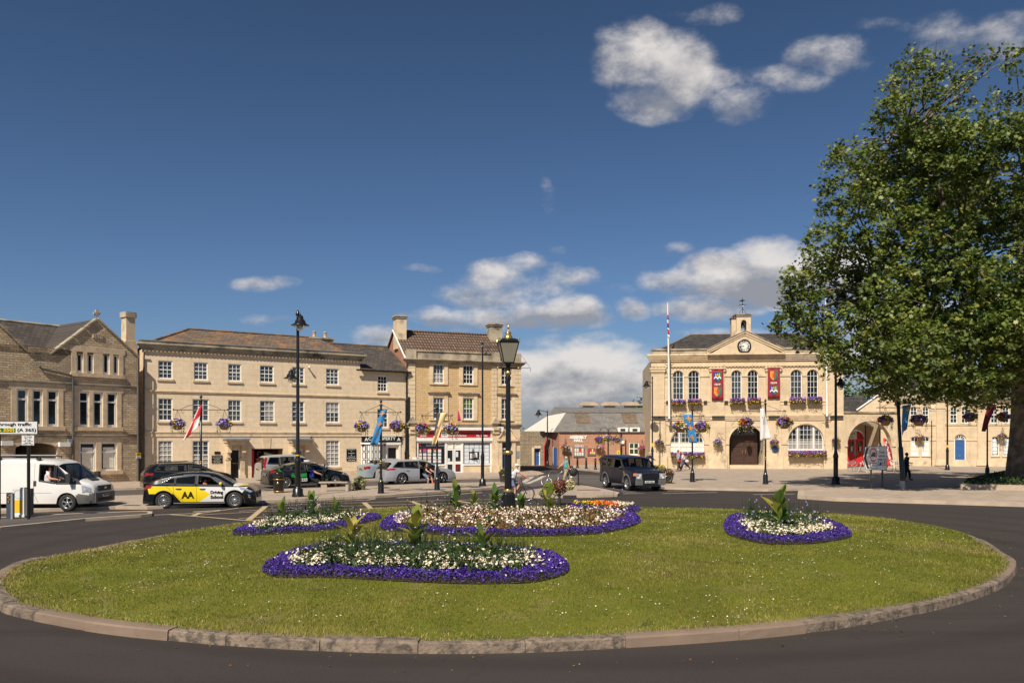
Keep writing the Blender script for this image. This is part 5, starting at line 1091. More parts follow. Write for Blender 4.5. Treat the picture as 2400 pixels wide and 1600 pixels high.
for x0,x1 in ((.1,ys_(2134)),(ys_(2153.2),ys_(2160.8)),(ys_(2179.2),dd[0]),(dd[1],ys_(2323.8)),(ys_(2369),ys_(2419))): b.box(x0,x1,-.05,0,zs_-.06,zs_+.08,M['slab'])
b.build('string_course',ry)
for px in (2194,2290):
    b=MB(); b.box(ys_(px),ys_(px+20),-.1,0,.752,zk0-.26,M['hallstone']); b.box(ys_(px)-.1,ys_(px+20)+.1,-.16,0,.2,.75,M['slab']); b.box(ys_(px)-.05,ys_(px+20)+.05,-.16,0,zk0-.8,zk0-.62,M['slab']); b.build('pilaster',ry)
for i,h in enumerate(HU2): window(ry,*h[:4],rise=h[4],cols=2,rows=4,dep=.12,fw=.07,bar=.04,sill=.08)
for i,h in enumerate(HL2): window(ry,*h[:4],rise=h[4],cols=2,rows=4,dep=.12,fw=.07,bar=.03,sill=.08,blind=('whiteblind',0,.78,0,1) if i<2 else ('papers',.05,.9,.1,.9))
ph=HD; door(Y,(ph[0],ph[1],.12,ph[3],ph[4]),'blue_door',rise=ph[4],lab='blue door with brass letterbox',dep=.14); b=MB(); m_=(ph[0]+ph[1])/2
for i in range(5):
    t0=math.pi*(i+.12)/5;t1=math.pi*(i+.88)/5; rr_=(ph[1]-ph[0])/2-.12; sp=ph[3]-ph[4]; b.add([(m_-.1*math.cos((t0+t1)/2),.12,sp+.08)]+[(m_-rr_*math.cos(t),.12,sp+.02+rr_*math.sin(t)*.95) for t in (t0,(t0+t1)/2,t1)],[(0,3,2,1)],M['pane'])
b.build('pane',ry); b=MB(); N=12; rr_=(ph[1]-ph[0])/2-.01; sp=ph[3]-ph[4]; P=[(m_-rr_*math.cos(math.pi*i/N),sp+rr_*math.sin(math.pi*i/N)*.98) for i in range(N+1)]; b.prism(P[::-1],.13,.17,M['white']); b.build('fanlight',ry)
b=MB(); x,z=Y.loc(2204.7,1035.7); b.lathe([(0,-.06),(.21,-.06),(.21,0)],M['blue_door'],24,(x,0,z),ax='y'); b.build('blue_plaque',ry)
b=MB(); x,z=Y.loc(2186,953); b.box(x-.18,x+.18,-.12,0,z-.16,z+.16,M['cream']); b.build('alarm_box',ry)
b=MB(); zrr2=Y.loc(2200,868,5)[1]; b.quad((0,.35,zk1-.1),(Y.L,.35,zk1-.1),(Y.L,5,zrr2),(0,5,zrr2),M['darkslate']); b.quad((Y.L,9,zk1-.1),(0,9,zk1-.1),(0,5,zrr2),(Y.L,5,zrr2),M['darkslate']); b.build('roof',ry); b=MB(); b.add([(0.0,.35,zk1-.1),(0.0,9,zk1-.1),(0.0,5,zrr2-.02)],[(0,2,1)],M['hallstone']); b.build('gable_wall',ry)
pipe(ry,[(ys_(2183),-.08,yz((2183,985))),(ys_(2183),-.08,0)],.04); pipe(ry,[(ys_(2108),-.1,zk0),(ys_(2108),-.1,0)],.06)
def inpoly(P,x,y):
    n=len(P); r=np.zeros(len(x),bool); j=n-1
    for i in range(n):
        xi,yi=P[i];xj,yj=P[j]
        c=((yi>y)!=(yj>y))&(x<(xj-xi)*(y-yi)/((yj-yi)+1e-12)+xi); r^=c; j=i
    return r
def polydist(P,x,y):
    d=np.full(len(x),1e9); n=len(P)
    for i in range(n):
        ax,ay=P[i];bx,by=P[(i+1)%n]; dx,dy=bx-ax,by-ay; t=np.clip(((x-ax)*dx+(y-ay)*dy)/(dx*dx+dy*dy+1e-12),0,1)
        d=np.minimum(d,np.hypot(x-ax-t*dx,y-ay-t*dy))
    return d
def sample(P,n):
    P=np.array(P); lo,hi=P.min(0),P.max(0); out=np.zeros((0,2))
    while len(out)<n:
        q=rng.random((n*2,2))*(hi-lo)+lo; out=np.vstack([out,q[inpoly(P,q[:,0],q[:,1])]])
    return out[:n]
def bedpoly(px):
    P=[G(x,y)[:2] for x,y in px]; P=catmull(P,5); return [tuple(p) for p in P]
BED1=bedpoly([(615,1341),(655,1354),(760,1354),(900,1361),(1010,1366),(1120,1369),(1240,1366),(1310,1352),(1334,1336),(1322,1316),(1285,1302),(1200,1293),(1050,1283),(900,1281),(760,1287),(680,1300),(630,1322)])
BED2=bedpoly([(545,1251),(570,1255),(680,1250),(770,1243),(830,1232),(885,1219),(893,1213),(870,1211),(800,1212),(720,1213),(640,1222),(580,1238)])
BED3=bedpoly([(890,1235),(905,1244),(960,1248),(1040,1254),(1140,1257),(1260,1257),(1380,1253),(1450,1243),(1497,1228),(1500,1218),(1487,1210),(1440,1206),(1380,1203),(1250,1201),(1080,1201),(960,1205),(905,1219)])
BED5=bedpoly([(1400,1198),(1440,1202),(1490,1201),(1501,1195),(1480,1190),(1400,1187),(1340,1188),(1345,1193)])
BED4=bedpoly([(1697,1230),(1702,1250),(1735,1263),(1790,1274),(1850,1276),(1920,1273),(1975,1264),(1997,1254),(1970,1235),(1930,1222),(1850,1214),(1760,1212),(1710,1214)])
def mask_far(P,inset):   # signed distance inside
    pass
def bed(P,name,label,inner,lob=.55,dens=1.0,inner_label='',green_frac=.5,skip=None,h=.20):
    P=np.array(P); area=abs(sum(P[i][0]*P[(i+1)%len(P)][1]-P[(i+1)%len(P)][0]*P[i][1] for i in range(len(P))))/2
    root=empty(name,(0,0,0),0,label,'flower bed',None)
    b=MB(); c=P.mean(0); vs=[(x,y,float(mound(x,y))+.02) for x,y in P]
    Q=[(c[0]+(x-c[0])*.5,c[1]+(y-c[1])*.5) for x,y in P]; vs+=[(x,y,float(mound(x,y))+.07) for x,y in Q]; n=len(P); vs.append((c[0],c[1],float(mound(*c))+.07))
    b.add(vs,[(i,(i+1)%n,n+(i+1)%n,n+i) for i in range(n)]+[(n+i,n+(i+1)%n,2*n) for i in range(n)],M['soil'],True); b.build('soil',root)
    q=sample(P,int(area*2600*dens)); d=polydist(P,q[:,0],q[:,1]); wob=.12*np.sin(q[:,0]*5)+.08*np.sin(q[:,0]*11+q[:,1]*7)
    edge=d<(lob+wob)
    e=q[edge]; de=d[edge]; z=mound(e[:,0],e[:,1])+.03+np.minimum(.125,.04+de*.8)*(.62+.45*rng.random(len(e)))+.015*np.sin(e[:,0]*9)*np.sin(e[:,1]*8)
    PT=np.c_[e,z]; r_=rng.random(len(PT)); b=MB(); b.leafs(PT[r_<.42],.030,M['lobelia'],up=.3); b.leafs(PT[(r_>=.46)&(r_<.74)],.04,M['lobelia2'],up=.2); b.leafs(PT[r_>=.9]-[0,0,.03],.05,M['leafd'])
    k=np.where(rng.random(len(PT))<.004)[0]; b.leafs(PT[k]+[0,0,.02],.035,M['lilac']); b.leafs(PT[k][:len(k)//2]+[.01,0,.02],.035,M['cream_petal'])
    lo_=b.build('lobelia_edging',root); lo_['kind']='stuff'
    i_=q[~edge]; di=d[~edge]-lob
    inner(root,P,i_,di,area)
    return root
def inner_white(root,P,q,d,area,hg=.30):
    z0=mound(q[:,0],q[:,1]); hh=.12+np.minimum(.12,d*.25)
    r_=rng.random(len(q)); z=z0+hh*(.35+.75*rng.random(len(q)))
    b=MB(); s=r_<.55; b.leafs(np.c_[q[s],z[s]-.02],.075,M['leafb'],elong=1.6); s=(r_>=.55)&(r_<.68); b.leafs(np.c_[q[s],z[s]-.04],.07,M['leafd'],elong=1.5); o=b.build('bedding_foliage',root); o['kind']='stuff'
    n=int(area*17); c=sample(P,n*2); dc=polydist(P,c[:,0],c[:,1]); fr=c[:,1]<P[:,1].mean()+.1; c=c[(dc>.5)&(rng.random(len(c))<np.where(fr,np.clip(1.9-dc*.75,.22,1),.25))][:n]
    pts=[]
    for x,y in c:
        k=rng.integers(8,20); o_=rng.normal(size=(k,3))*[.09,.075,.035]; base=float(mound(x,y))+.17+rng.random()*.09; pts.append(o_+[x,y,base])
    pts=np.vstack(pts); b=MB(); b.leafs(pts,.056,M['cream_petal'],up=.6); s=rng.random(len(pts))<.08; b.leafs(pts[s]+[0,0,.015],.018,M['yellowpetal'],up=1); o=b.build('white_bedding_blooms',root); o['kind']='stuff'
def inner_blush(root,P,q,d,area):
    z0=mound(q[:,0],q[:,1]); hh=.13+np.minimum(.10,d*.2); r_=rng.random(len(q)); z=z0+hh*(.4+.7*rng.random(len(q)))
    b=MB(); s=r_<.34; b.leafs(np.c_[q[s],z[s]-.02],.075,M['leafb'],elong=1.3); s=(r_>=.34)&(r_<.62); b.leafs(np.c_[q[s],z[s]],.07,M['bronze'],elong=1.3); s=(r_>=.62)&(r_<.78); b.leafs(np.c_[q[s],z[s]],.06,M['cannay']); o=b.build('bedding_foliage',root); o['kind']='stuff'
    n=int(area*10); c=sample(P,n*2); dc=polydist(P,c[:,0],c[:,1]); c=c[dc>.45][:n]; pts=[]
    for x,y in c:
        k=rng.integers(6,14); pts.append(rng.normal(size=(k,3))*[.065,.065,.04]+[x,y,float(mound(x,y))+.19+rng.random()*.10])
    pts=np.vstack(pts); r_=rng.random(len(pts)); b=MB(); b.leafs(pts[r_<.6],.058,M['pink_petal'],up=.5); b.leafs(pts[r_>=.6],.055,M['cream_petal'],up=.5); o=b.build('blush_begonia_blooms',root); o['kind']='stuff'
def inner_mixed(root,P,q,d,area):
    z=mound(q[:,0],q[:,1])+.08+.14*rng.random(len(q)); cx=P[:,0].mean(); b=MB(); s=rng.random(len(q))<.5; b.leafs(np.c_[q[s],z[s]],.07,M['leafb']); xs=q[:,0]; lo,hi=P[:,0].min(),P[:,0].max(); t=(xs-lo)/(hi-lo)+rng.normal(size=len(xs))*.06
    for a,c,m in ((-1,.35,'yellowpetal'),(.35,.62,'orange'),(.62,2,'cream_petal')):
        s=(t>a)&(t<c)&(rng.random(len(xs))<.35); b.leafs(np.c_[q[s],z[s]+.05],.06,M[m],up=.5)
    o=b.build('mixed_marigold_blooms',root); o['kind']='stuff'
bed(BED1,'flower_bed','largest flower bed nearest the front kerb, violet edge round white bedding',inner_white,lob=.62,dens=1.05)
bed(BED2,'flower_bed','narrow curved flower bed at the left of the lawn with violet edge',inner_white,lob=.42,dens=.75)
bed(BED3,'flower_bed','wide flower bed of blush begonias around the black lamp post',inner_blush,lob=.60,dens=.8)
bed(BED4,'flower_bed','rounded flower bed standing apart on the right of the lawn',inner_white,lob=.60,dens=.85)
bed(BED5,'flower_bed','small far bed of orange, yellow and white flowers behind the begonias',inner_mixed,lob=.32,dens=.8)
def stalks(P,n,name,label,hmin=.4,hmax=.75,heads=.35):
    b=MB(); hd=[]
    for x,y in sample(P,n):
        z=float(mound(x,y)); h=rng.uniform(hmin,hmax); lx,ly=rng.normal(size=2)*.06; p0=(x,y,z+.05); p1=(x+lx*.5,y+ly*.5,z+h*.6); p2=(x+lx,y+ly,z+h); b.tube([p0,p1,p2],[.006,.005,.003],M['leafd'],3,caps=False)
        for _ in range(3):
            t=rng.uniform(.3,.9); q=(x+lx*t,y+ly*t,z+h*t); a=rng.uniform(0,6.28); b.tube([q,(q[0]+.09*math.cos(a),q[1]+.09*math.sin(a),q[2]+.10)],[.004,.002],M['leafd'],3,caps=False)
        for _ in range(3): hd.append((x+lx*rng.random(),y+ly*rng.random(),z+h*rng.uniform(.1,.6)))
        if rng.random()<heads:
            b.ball((p2[0],p2[1],p2[2]+.01),.022,.022,.014,M['lilac'],6,3)
    b.leafs(np.array(hd),.07,M['leafd'],elong=2.2)
    return b.build(name,label=label,cat='plants',kind='stuff')
def shrink(P,k):
    P=np.array(P); c=P.mean(0); return [tuple(c+(p-c)*k) for p in P]
stalks(shrink(BED1,.78),420,'verbena_stalks','wispy verbena stems rising from the front flower bed',.3,.72,.12); stalks(shrink(BED2,.72),170,'verbena_stalks','wispy verbena stems in the left flower bed',.35,.8,.2); stalks(shrink(BED3,.85),60,'verbena_stalks','few tall purple verbena stems in the lamp bed',.5,.95,.8); stalks(shrink(BED4,.68),200,'verbena_stalks','wispy verbena stems in the right hand bed',.3,.85,.2)
def canna(px,py,h,label,seed,kinds=('canna','canna2'),n=9,wide=1.0):
    r=random.Random(seed); x,y,z=G(px,py); root=empty('canna_plant',(x,y,z),r.uniform(0,6),label,'canna',"canna plants in the roundabout beds")
    s=MB(); s.tube([(0,0,-.02),(0.01,0,h*.5),(.02,.01,h*.8)],[.03,.025,.012],M['canna2'],6); s.build('stem',root)
    for i in range(n):
        a=i*2.4+r.uniform(-.3,.3); z0=h*(.12+.55*i/n); L=h*r.uniform(.34,.56); w=L*r.uniform(.17,.23)*wide; lean=r.uniform(.25,1.0)*(1.15-.6*i/n); m=M[r.choice(kinds)]
        K=9; vs=[]
        for k in range(K+1):
            t=k/K; ww=w*math.sin(math.pi*t**.8)**.9+.004
            out=L*math.sin(lean)*(t+.45*t*t*lean); up=L*math.cos(lean)*t-L*.16*lean*t**3
            c,s_=math.cos(a),math.sin(a); cx,cy,cz=out*c,out*s_,z0+up
            vs+= [(cx-s_*ww,cy+c*ww,cz+ww*.35),(cx,cy,cz),(cx+s_*ww,cy-c*ww,cz+ww*.35)]
        b=MB(); b.add(vs,[(k*3+j,k*3+j+1,k*3+j+4,k*3+j+3) for k in range(K) for j in (0,1)],m,True); b.build('leaf',root)
    return root
CN=[(826,1300,.85,'tall canna with a big upright leaf at the left of the front bed',('canna','cannay')),(973,1303,1.02,'broad leaved canna in the middle of the front bed',('canna','canna','cannay')),(1130,1313,.80,'slender canna near the right end of the front bed',('canna','canna2','cannay')),
(661,1230,.82,'leftmost canna in the narrow left bed',('canna','canna2')),(731,1222,.98,'tallest middle canna in the narrow left bed',('canna','canna2')),(788,1217,.70,'low canna nearest the lamp bed in the narrow left bed',('canna','canna2')),
(1069,1208,1.15,'first canna from the left in the lamp bed',('canna2','canna')),(1111,1200,.8,'small yellowish canna in the lamp bed',('canna','cannay')),(1161,1212,1.0,'canna just left of the black lamp plinth',('canna2','canna')),(1222,1213,.85,'dark leaved canna just right of the lamp plinth',('canna2',)),(1288,1207,1.02,'bright canna in front of the round coloured planter',('canna','canna','cannay')),
(1826,1247,1.25,'large canna clump in the right hand bed',('canna','canna2','cannay'))]
for i,(px,py,h,l,k) in enumerate(CN): canna(px,py,h,l,i+3,k,n=14 if h>1 else 11,wide=1.25 if 'broad' in l or 'large' in l else 1.0)
BEDS=[np.array(b_) for b_ in (BED1,BED2,BED3,BED4,BED5)]
def lawnpts(n,tmax=.985):
    lo,hi=RING.min(0),RING.max(0); q=rng.random((n,2))*(hi-lo)+lo; q=q[tnorm(q[:,0],q[:,1])<tmax]
    for P in BEDS: q=q[~inpoly(P,q[:,0],q[:,1])]
    return q
def bulk(name,V,nf,per,mats,mi,**kw):
    me=bpy.data.meshes.new(name); me.vertices.add(len(V)); me.vertices.foreach_set('co',V.astype(np.float32).ravel())
    me.loops.add(nf*per); me.loops.foreach_set('vertex_index',np.arange(nf*per,dtype=np.int32)); me.polygons.add(nf); me.polygons.foreach_set('loop_start',np.arange(0,nf*per,per,dtype=np.int32)); me.polygons.foreach_set('loop_total',np.full(nf,per,dtype=np.int32))
    for m in mats: me.materials.append(m)
    me.polygons.foreach_set('material_index',mi.astype(np.int32)); me.update(calc_edges=True); me.validate(); o=bpy.data.objects.new(name,me); COL.objects.link(o); tag(o,**kw); return o
q=lawnpts(560000); dist=np.hypot(q[:,0],q[:,1]); keep=rng.random(len(q))<np.clip((15/dist)**1.1,.2,1); q=q[keep]; n=len(q); dist=dist[keep]
tn=tnorm(q[:,0],q[:,1]); patch=np.sin(q[:,0]*.9+1.3*np.sin(q[:,1]*.7))*np.cos(q[:,1]*.8)
hgt_=(.022+.028*rng.random(n))*(1+.5*np.clip((tn-.9)*8,0,1.2))*(1+.3*patch); sc_=np.clip(dist/14,1,2.2)
a=rng.random(n)*6.283; w=(.0042+.003*rng.random(n))*sc_; ln=rng.normal(size=(n,2))*.018
z=mound(q[:,0],q[:,1])-.004; V=np.empty((n,3,3)); V[:,0]=np.c_[q[:,0]-np.cos(a)*w,q[:,1]-np.sin(a)*w,z]; V[:,1]=np.c_[q[:,0]+np.cos(a)*w,q[:,1]+np.sin(a)*w,z]; V[:,2]=np.c_[q+ln,z+hgt_]
M['blade1']=mat('grass_blade',(.175,.190,.016),.8,.3,1.2,trans=.35); M['blade2']=mat('grass_blade_pale',(.29,.265,.045),.8,.3,1.2,trans=.35); M['blade3']=mat('grass_blade_dry',(.38,.30,.12),.8,.3,1.2,trans=.2); M['blade4']=mat('grass_blade_fresh',(.105,.165,.008),.8,.3,1.2,trans=.35)
pr_=rng.random(n); M['bareearth']=mat('thatch',(.16,.105,.055),.9,.3,6); p2=np.sin(q[:,0]*2.3+2*np.sin(q[:,1]*1.7+1))*np.sin(q[:,1]*2.9+1.5*np.sin(q[:,0]*1.3)); dry=np.clip((tn-.90)*6,0,.6)*(q[:,0]<3)+.05+.28*np.clip(patch,0,1)**2; mi=np.where(pr_<dry,2,np.where(pr_<dry+.2+.2*patch,1,np.where(pr_>.80+.35*patch-.1*(q[:,1]<14),3,0))); bare=(p2>.62)&(rng.random(n)<.6)&(tn>.3); mi[bare]=4; V[bare,2,2]-=.02
bulk('grass',V.reshape(-1,3),n,3,[M['blade1'],M['blade2'],M['blade3'],M['blade4'],M['bareearth']],mi,label='short mown grass blades on the roundabout',cat='grass',kind='stuff')
M['daisy']=mat('daisy_white',(.72,.69,.58),.7,.1,9); c=lawnpts(2000,.96); pts=[]
for x,y in c:
    if rng.random()<.35+.65*(math.sin(x*1.1+2)*math.sin(y*.9)>.1): k=rng.integers(1,9); pts.append(rng.normal(size=(k,2))*.22+[x,y])
pts=np.vstack(pts); ok=tnorm(pts[:,0],pts[:,1])<.97
for P in BEDS: ok&=~inpoly(P,pts[:,0],pts[:,1])
pts=pts[ok]; b=MB(); PT=np.c_[pts,mound(pts[:,0],pts[:,1])+.035]; b.leafs(PT,.022,M['daisy'],up=1.2); yl=lawnpts(60,.96); b.leafs(np.c_[yl,mound(yl[:,0],yl[:,1])+.04],.035,M['yellowpetal'],up=1); b.build('daisies',label='scattered white daisies in the lawn',cat='wild flowers',kind='stuff')
b=MB(); gp=[]
for i in range(420):
    s_=rng.random()*TOT; p=at(s_); d_=(p-CEN)/np.linalg.norm(p-CEN); k=abs(rng.normal())*.5+.06
    if rng.random()<.5 or p[0]>3: gp.append((p[0]+d_[0]*k,p[1]+d_[1]*k,.012))
gp=np.array(gp); b.leafs(gp,.03,M['cannay'],up=3); b.leafs(gp[::3]+[.1,.05,0],.045,M['bronze'],up=3); b.build('leaf_litter',label='dry leaf litter and grit along the kerb',cat='litter',kind='stuff')
LEAFSH=np.array([(0,-.5),(.22,-.22),(.52,-.25),(.33,.02),(.48,.30),(.16,.24),(0,.55),(-.16,.24),(-.48,.30),(-.33,.02),(-.52,-.25),(-.22,-.22)])
def leafcloud(name,P,size,mats,mi,parent,shape=None,droop=.3):
    n=len(P); S=LEAFSH if shape is None else shape; k=len(S)
    nr=rng.normal(size=(n,3)); nr[:,2]=np.abs(nr[:,2])+.35; nr[:,1]-=.35; nr/=np.linalg.norm(nr,axis=1)[:,None]
    u=np.cross(nr,rng.normal(size=(n,3))); u/=np.linalg.norm(u,axis=1)[:,None]; w=np.cross(nr,u); sz=(size*(.65+.7*rng.random(n)))[:,None,None]
    V=P[:,None,:]+(u[:,None,:]*S[None,:,0:1]+w[:,None,:]*S[None,:,1:2])*sz
    o=bulk(name,V.reshape(-1,3),n,k,mats,mi); o.parent=parent; return o
TD=45.0; tx,ty=PX(2404,TD),TD
tree=empty('plane_tree',(0,0,0),0,'huge leafy plane tree with mottled trunk at the right edge','tree')
def TP(px,py,D=TD): return np.array((PX(px,D),D,PZ(py,D)))
tb=MB(); base=np.array((tx,ty,.35)); fork=TP(2412,900);
tb.tube([base,base+[0,0,.5],base+[.02,0,2.0],base+[.10,0,3.6],fork],[1.25,1.0,.86,.82,.86],M['bark'],16); tb.build('trunk',tree)
limbs=[]
def limb(mb,p0,p1,r0,r1,sag=.0,seg=6,jit=.25):
    pts=[];
    for i in range(seg+1):
        t=i/seg; p=p0*(1-t)+p1*t; p=p+np.array([0,0,1])*math.sin(math.pi*t)*sag+(rng.normal(size=3)*jit*(0<t<1)); pts.append(p)
    mb.tube(pts,[r0+(r1-r0)*(i/seg) for i in range(seg+1)],M['bark'],8); return pts
CL=[] # x px, y px, depth, radius m
def cl(px,py,D,r):
    px+=42*max(0,min(1,(2150-px)/150))
    CL.append((PX(px,D),D,PZ(py,D),r))
edge=[(2130,150),(2190,170),(2290,160),(2380,150),(2100,215),(2060,260),(2175,230),(2250,220),(2340,225),(2090,300),(2160,300),(2230,300),(2310,300),(2380,310),(1965,372),(1985,420),(2040,400),(2110,390),(2180,380),(2260,380),(2340,390),(1950,470),(2020,470),(2090,470),(2170,470),(2250,470),(2330,470),(2390,470),(1925,540),(1990,550),(2060,550),(2140,550),(2220,550),(2300,550),(2380,550),(1900,610),(1960,625),(2040,630),(2120,630),(2200,630),(2290,630),(2370,630),(1860,672),(1920,690),(1990,700),(2070,700),(2150,700),(2240,710),(2330,700),(2390,710),(1828,738),(1845,758),(1890,750),(1950,760),(2020,760),(2100,770),(2180,770),(2260,780),(2340,780),(1905,800),(1935,830),(1945,862),(2015,812),(2070,830),(2130,840),(2200,840),(2270,850),(2340,850),(2020,880),(2060,905),(2110,885),(2160,905),(2210,890),(2260,910),(2300,880),(2350,905)]
for (px,py) in edge:
    big= 36 if py>330 else 26
    D=TD+rng.uniform(-5.5,3.0)*(1 if px>1960 else .5)-2.2; r=rng.uniform(.85,1.1)*(1.05 if py>330 else .75)
    if (px,py) in ((1828,738),(1945,862),(2060,905),(2160,905),(1965,372),(1905,800)): r=.6
    cl(px,py,D,r*(.82 if py<320 else 1))
for (px,py) in [(2135,135),(2118,162),(2060,195),(2047,238),(2100,180),(2190,138),(2252,190),(2330,132),(1925,345),(1948,352),(1908,385),(1893,440),(1883,485),(1873,545),(1858,600),(1848,645),(1815,662),(1800,692),(1806,742),(1782,762),(1842,700),(2018,300),(2000,345),(2290,128),(2380,128),(1972,400),(2075,245),(2215,160),(1960,860),(1900,830),(1865,795),(2000,850),(2170,930),(2240,925),(2320,928)]: cl(px+rng.uniform(-6,6),py+rng.uniform(-6,6),TD-2.5+rng.uniform(-2,2),.42)
for i in range(52):
    px=rng.uniform(2020,2600); py=rng.uniform(300,850); cl(px,py,TD+rng.uniform(-8,5),rng.uniform(1.0,1.35))
for i in range(45):   # the part beyond the frame that casts the shade
    px=rng.uniform(2420,2900); py=rng.uniform(230,860); cl(px,py,TD+rng.uniform(-8,7),rng.uniform(1.3,1.8))
tg=MB(); mains=[]
for (px,py,D,r0) in [(2330,780,TD,.5),(2250,560,TD-2,.34),(2400,420,TD,.42),(2560,560,TD+2,.4),(2500,780,TD-3,.4),(2200,840,TD-3,.3),(2060,700,TD-3,.2),(2130,330,TD-1,.16)]:
    p=np.array((PX(px,D),D,PZ(py,D))); mains.append(p)
o_=limb(tg,fork,mains[0],.62,.42,.2); a1=limb(tg,mains[0],mains[1],.40,.20,.4); limb(tg,fork,mains[2],.6,.22,0); limb(tg,fork,mains[3],.55,.22,.5); limb(tg,fork,mains[4],.5,.2,.5); a2=limb(tg,mains[0],mains[5],.34,.14,.4); a3=limb(tg,mains[5],mains[6],.14,.06,.5); limb(tg,mains[1],mains[7],.2,.06,.3)
NODES=mains+[np.array(p) for p in a1+a2+a3+o_]
tg.build('limb',tree)
bt=MB()
for (x,y,z,r) in CL:
    c=np.array((x,y,z)); nd=min(NODES,key=lambda p:np.linalg.norm(p-c));
    if np.linalg.norm(nd-c)<9 and x<PX(2450,TD)+3: limb(bt,nd,c,.07,.02,.25,5,.12)
    for _ in range(5):
        e=c+rng.normal(size=3)*r*.7; bt.tube([c,(c+e)/2+rng.normal(size=3)*.08,e],[.022,.015,.007],M['bark'],4,caps=False)
bt.build('branches',tree)
LP=[];LM=[]
for (x,y,z,r) in CL:
    hid=x>PX(2450,TD)+1
    k=int((820 if not hid else 300)*r*r*1.1*(1 if z<PZ(330,TD) else (.42 if z>PZ(230,TD) else .62))*(1 if x>PX(2010,TD) else .75))
    ns=max(10,int(46*r)); sub=rng.normal(size=(ns,3)); sub/=np.linalg.norm(sub,axis=1)[:,None]; sub*=r*1.55*rng.random((ns,1))**.5; sub[:,2]*=.9
    w_=rng.integers(0,ns,k); p=sub[w_]+rng.normal(size=(k,3))*(.15 if not hid else .4)*np.array([1,1,.8])+[x,y,z]
    LP.append(p); tone=rng.random(ns)[w_]*.6+rng.random(k)*.4; LM.append(np.where(tone<.30,2,np.where(tone<.70,0,1)))
LP=np.vstack(LP);LM=np.concatenate(LM); print('leaves',len(LP))
leafcloud('crown',LP,.178,[M['leaf1'],M['leaf2'],M['leaf3']],LM,tree)
def bush_tree(px,py,D,w,h,label,seed,name='tree',mats=('leafd','leaf1'),zb=0,n=1600,ls=.35,trunk=True,cat='tree'):
    r_=np.random.default_rng(seed); x=PX(px,D); zt=PZ(py,D); root=empty(name,(0,0,0),0,label,cat)
    if trunk: b=MB(); b.tube([(x,D,zb),(x+.1,D,zt-h*.5)],[.3,.15],M['bark'],8); b.build('trunk',root)
    ns=14; sub=r_.normal(size=(ns,3)); sub/=np.linalg.norm(sub,axis=1)[:,None]; sub*=np.array([w/2,w/2,h/2])*r_.uniform(.3,.85,(ns,1)); k=r_.integers(0,ns,n); p=sub[k]+r_.normal(size=(n,3))*np.array([w,w,h])*.085+[x,D,zt-h/2]
    leafcloud('crown',p,ls,[M[m] for m in mats],r_.integers(0,len(mats),n),root,shape=np.array([(-.5,0),(0,-.35),(.5,0),(0,.35)])); return root
bush_tree(1508,920,105,4.5,6,'dark tree crown rising behind the assembly hall roof',1)
bush_tree(1196,1004,100,5,3,'dark hedge top behind the rubble yard wall',2,n=700)
bush_tree(1986,895,110,5.5,8,'dense green tree between the town hall and the archway',3,n=2200)
bush_tree(2036,905,120,7,5,'pale green tree behind the archway roofs',4)
P0=[W(x,y,.3) for x,y in [(2249,1139.5),(2320,1141),(2420,1143),(2700,1147),(2700,1112),(2500,1108),(2330,1113),(2262,1128)]]
b=MB(); b.slab(P0,0.02,.42,M['kerbstone']); rbd=b.build('raised_planting_bed',label='raised stone planting bed round the foot of the big tree',cat='planter')
Pn=np.array(shrink(P0,.97)); q=sample(Pn,9000); zz=.42+.32*np.clip(polydist(Pn,q[:,0],q[:,1])/1.0,0,1)*rng.random(len(q)); b=MB(); r_=rng.random(len(q)); PT=np.c_[q,zz+.02]; b.leafs(PT[r_<.6],.16,M['leafd']); b.leafs(PT[r_>=.6],.15,M['leafb']); b.leafs(PT[::25]+[0,0,.03],.1,M['leaf2']); b.build('ivy_ground_cover',label='dark leafy ground cover at the foot of the big tree',cat='ground cover',kind='stuff')
BK='black'
def gpos(px,py,z=.12): return W(px,py,z)
def make_basket(seed,cols,rad=.30,shape='bowl',trail=.55,h=.26):
    r_=np.random.default_rng(seed); root=empty('hanging_basket',(0,0,0))
    b=MB(); b.lathe([(.02,-h-.02),(rad*.55,-h),(rad*.85,-h*.5),(rad*.95,-.02)],M['wicker'],12); b.build('basket',root)
    n=420; v=r_.normal(size=(n,3)); v/=np.linalg.norm(v,axis=1)[:,None]; v[:,2]=np.abs(v[:,2])*1.0-.25; p=v*np.array([rad*1.3,rad*1.3,rad*1.15])*r_.uniform(.7,1.05,(n,1))
    b=MB(); b.leafs(p*.93,.075,M['leafb']); b.leafs(p[:160]*.85-[0,0,.03],.08,M['leafd']); b.build('foliage',root)
    b=MB(); k=r_.integers(0,9,n)
    cen=r_.normal(size=(len(cols)*3,3)); cen/=np.linalg.norm(cen,axis=1)[:,None]
    who=np.argmax(v@cen.T,axis=1)%len(cols)
    for i,c in enumerate(cols): s=(who==i)&(r_.random(n)<.8); b.leafs(p[s]*1.05,.075,M[c],up=.2)
    b.build('blooms',root)
    b=MB(); P=[]
    for i in range(11):
        a=r_.uniform(0,6.28); L=trail*r_.uniform(.4,1); x,y=rad*math.cos(a),rad*math.sin(a)
        b.tube([(x,y,0),(x*1.15,y*1.15,-L*.5),(x*1.1,y*1.1,-L)],[.006,.005,.003],M['leafd'],3,caps=False)
        for t in np.linspace(.1,1,7): P.append((x*1.13+r_.normal()*.02,y*1.13+r_.normal()*.02,-L*t))
    b.leafs(np.array(P),.06,M['variegated'],elong=1.2); b.build('trailing_foliage',root)
    b=MB()
    for a in (0,2.1,4.2): b.tube([(rad*.9*math.cos(a),rad*.9*math.sin(a),0),(0,0,.62)],.008,M['black'],3,caps=False)
    b.build('chain',root)
    return root
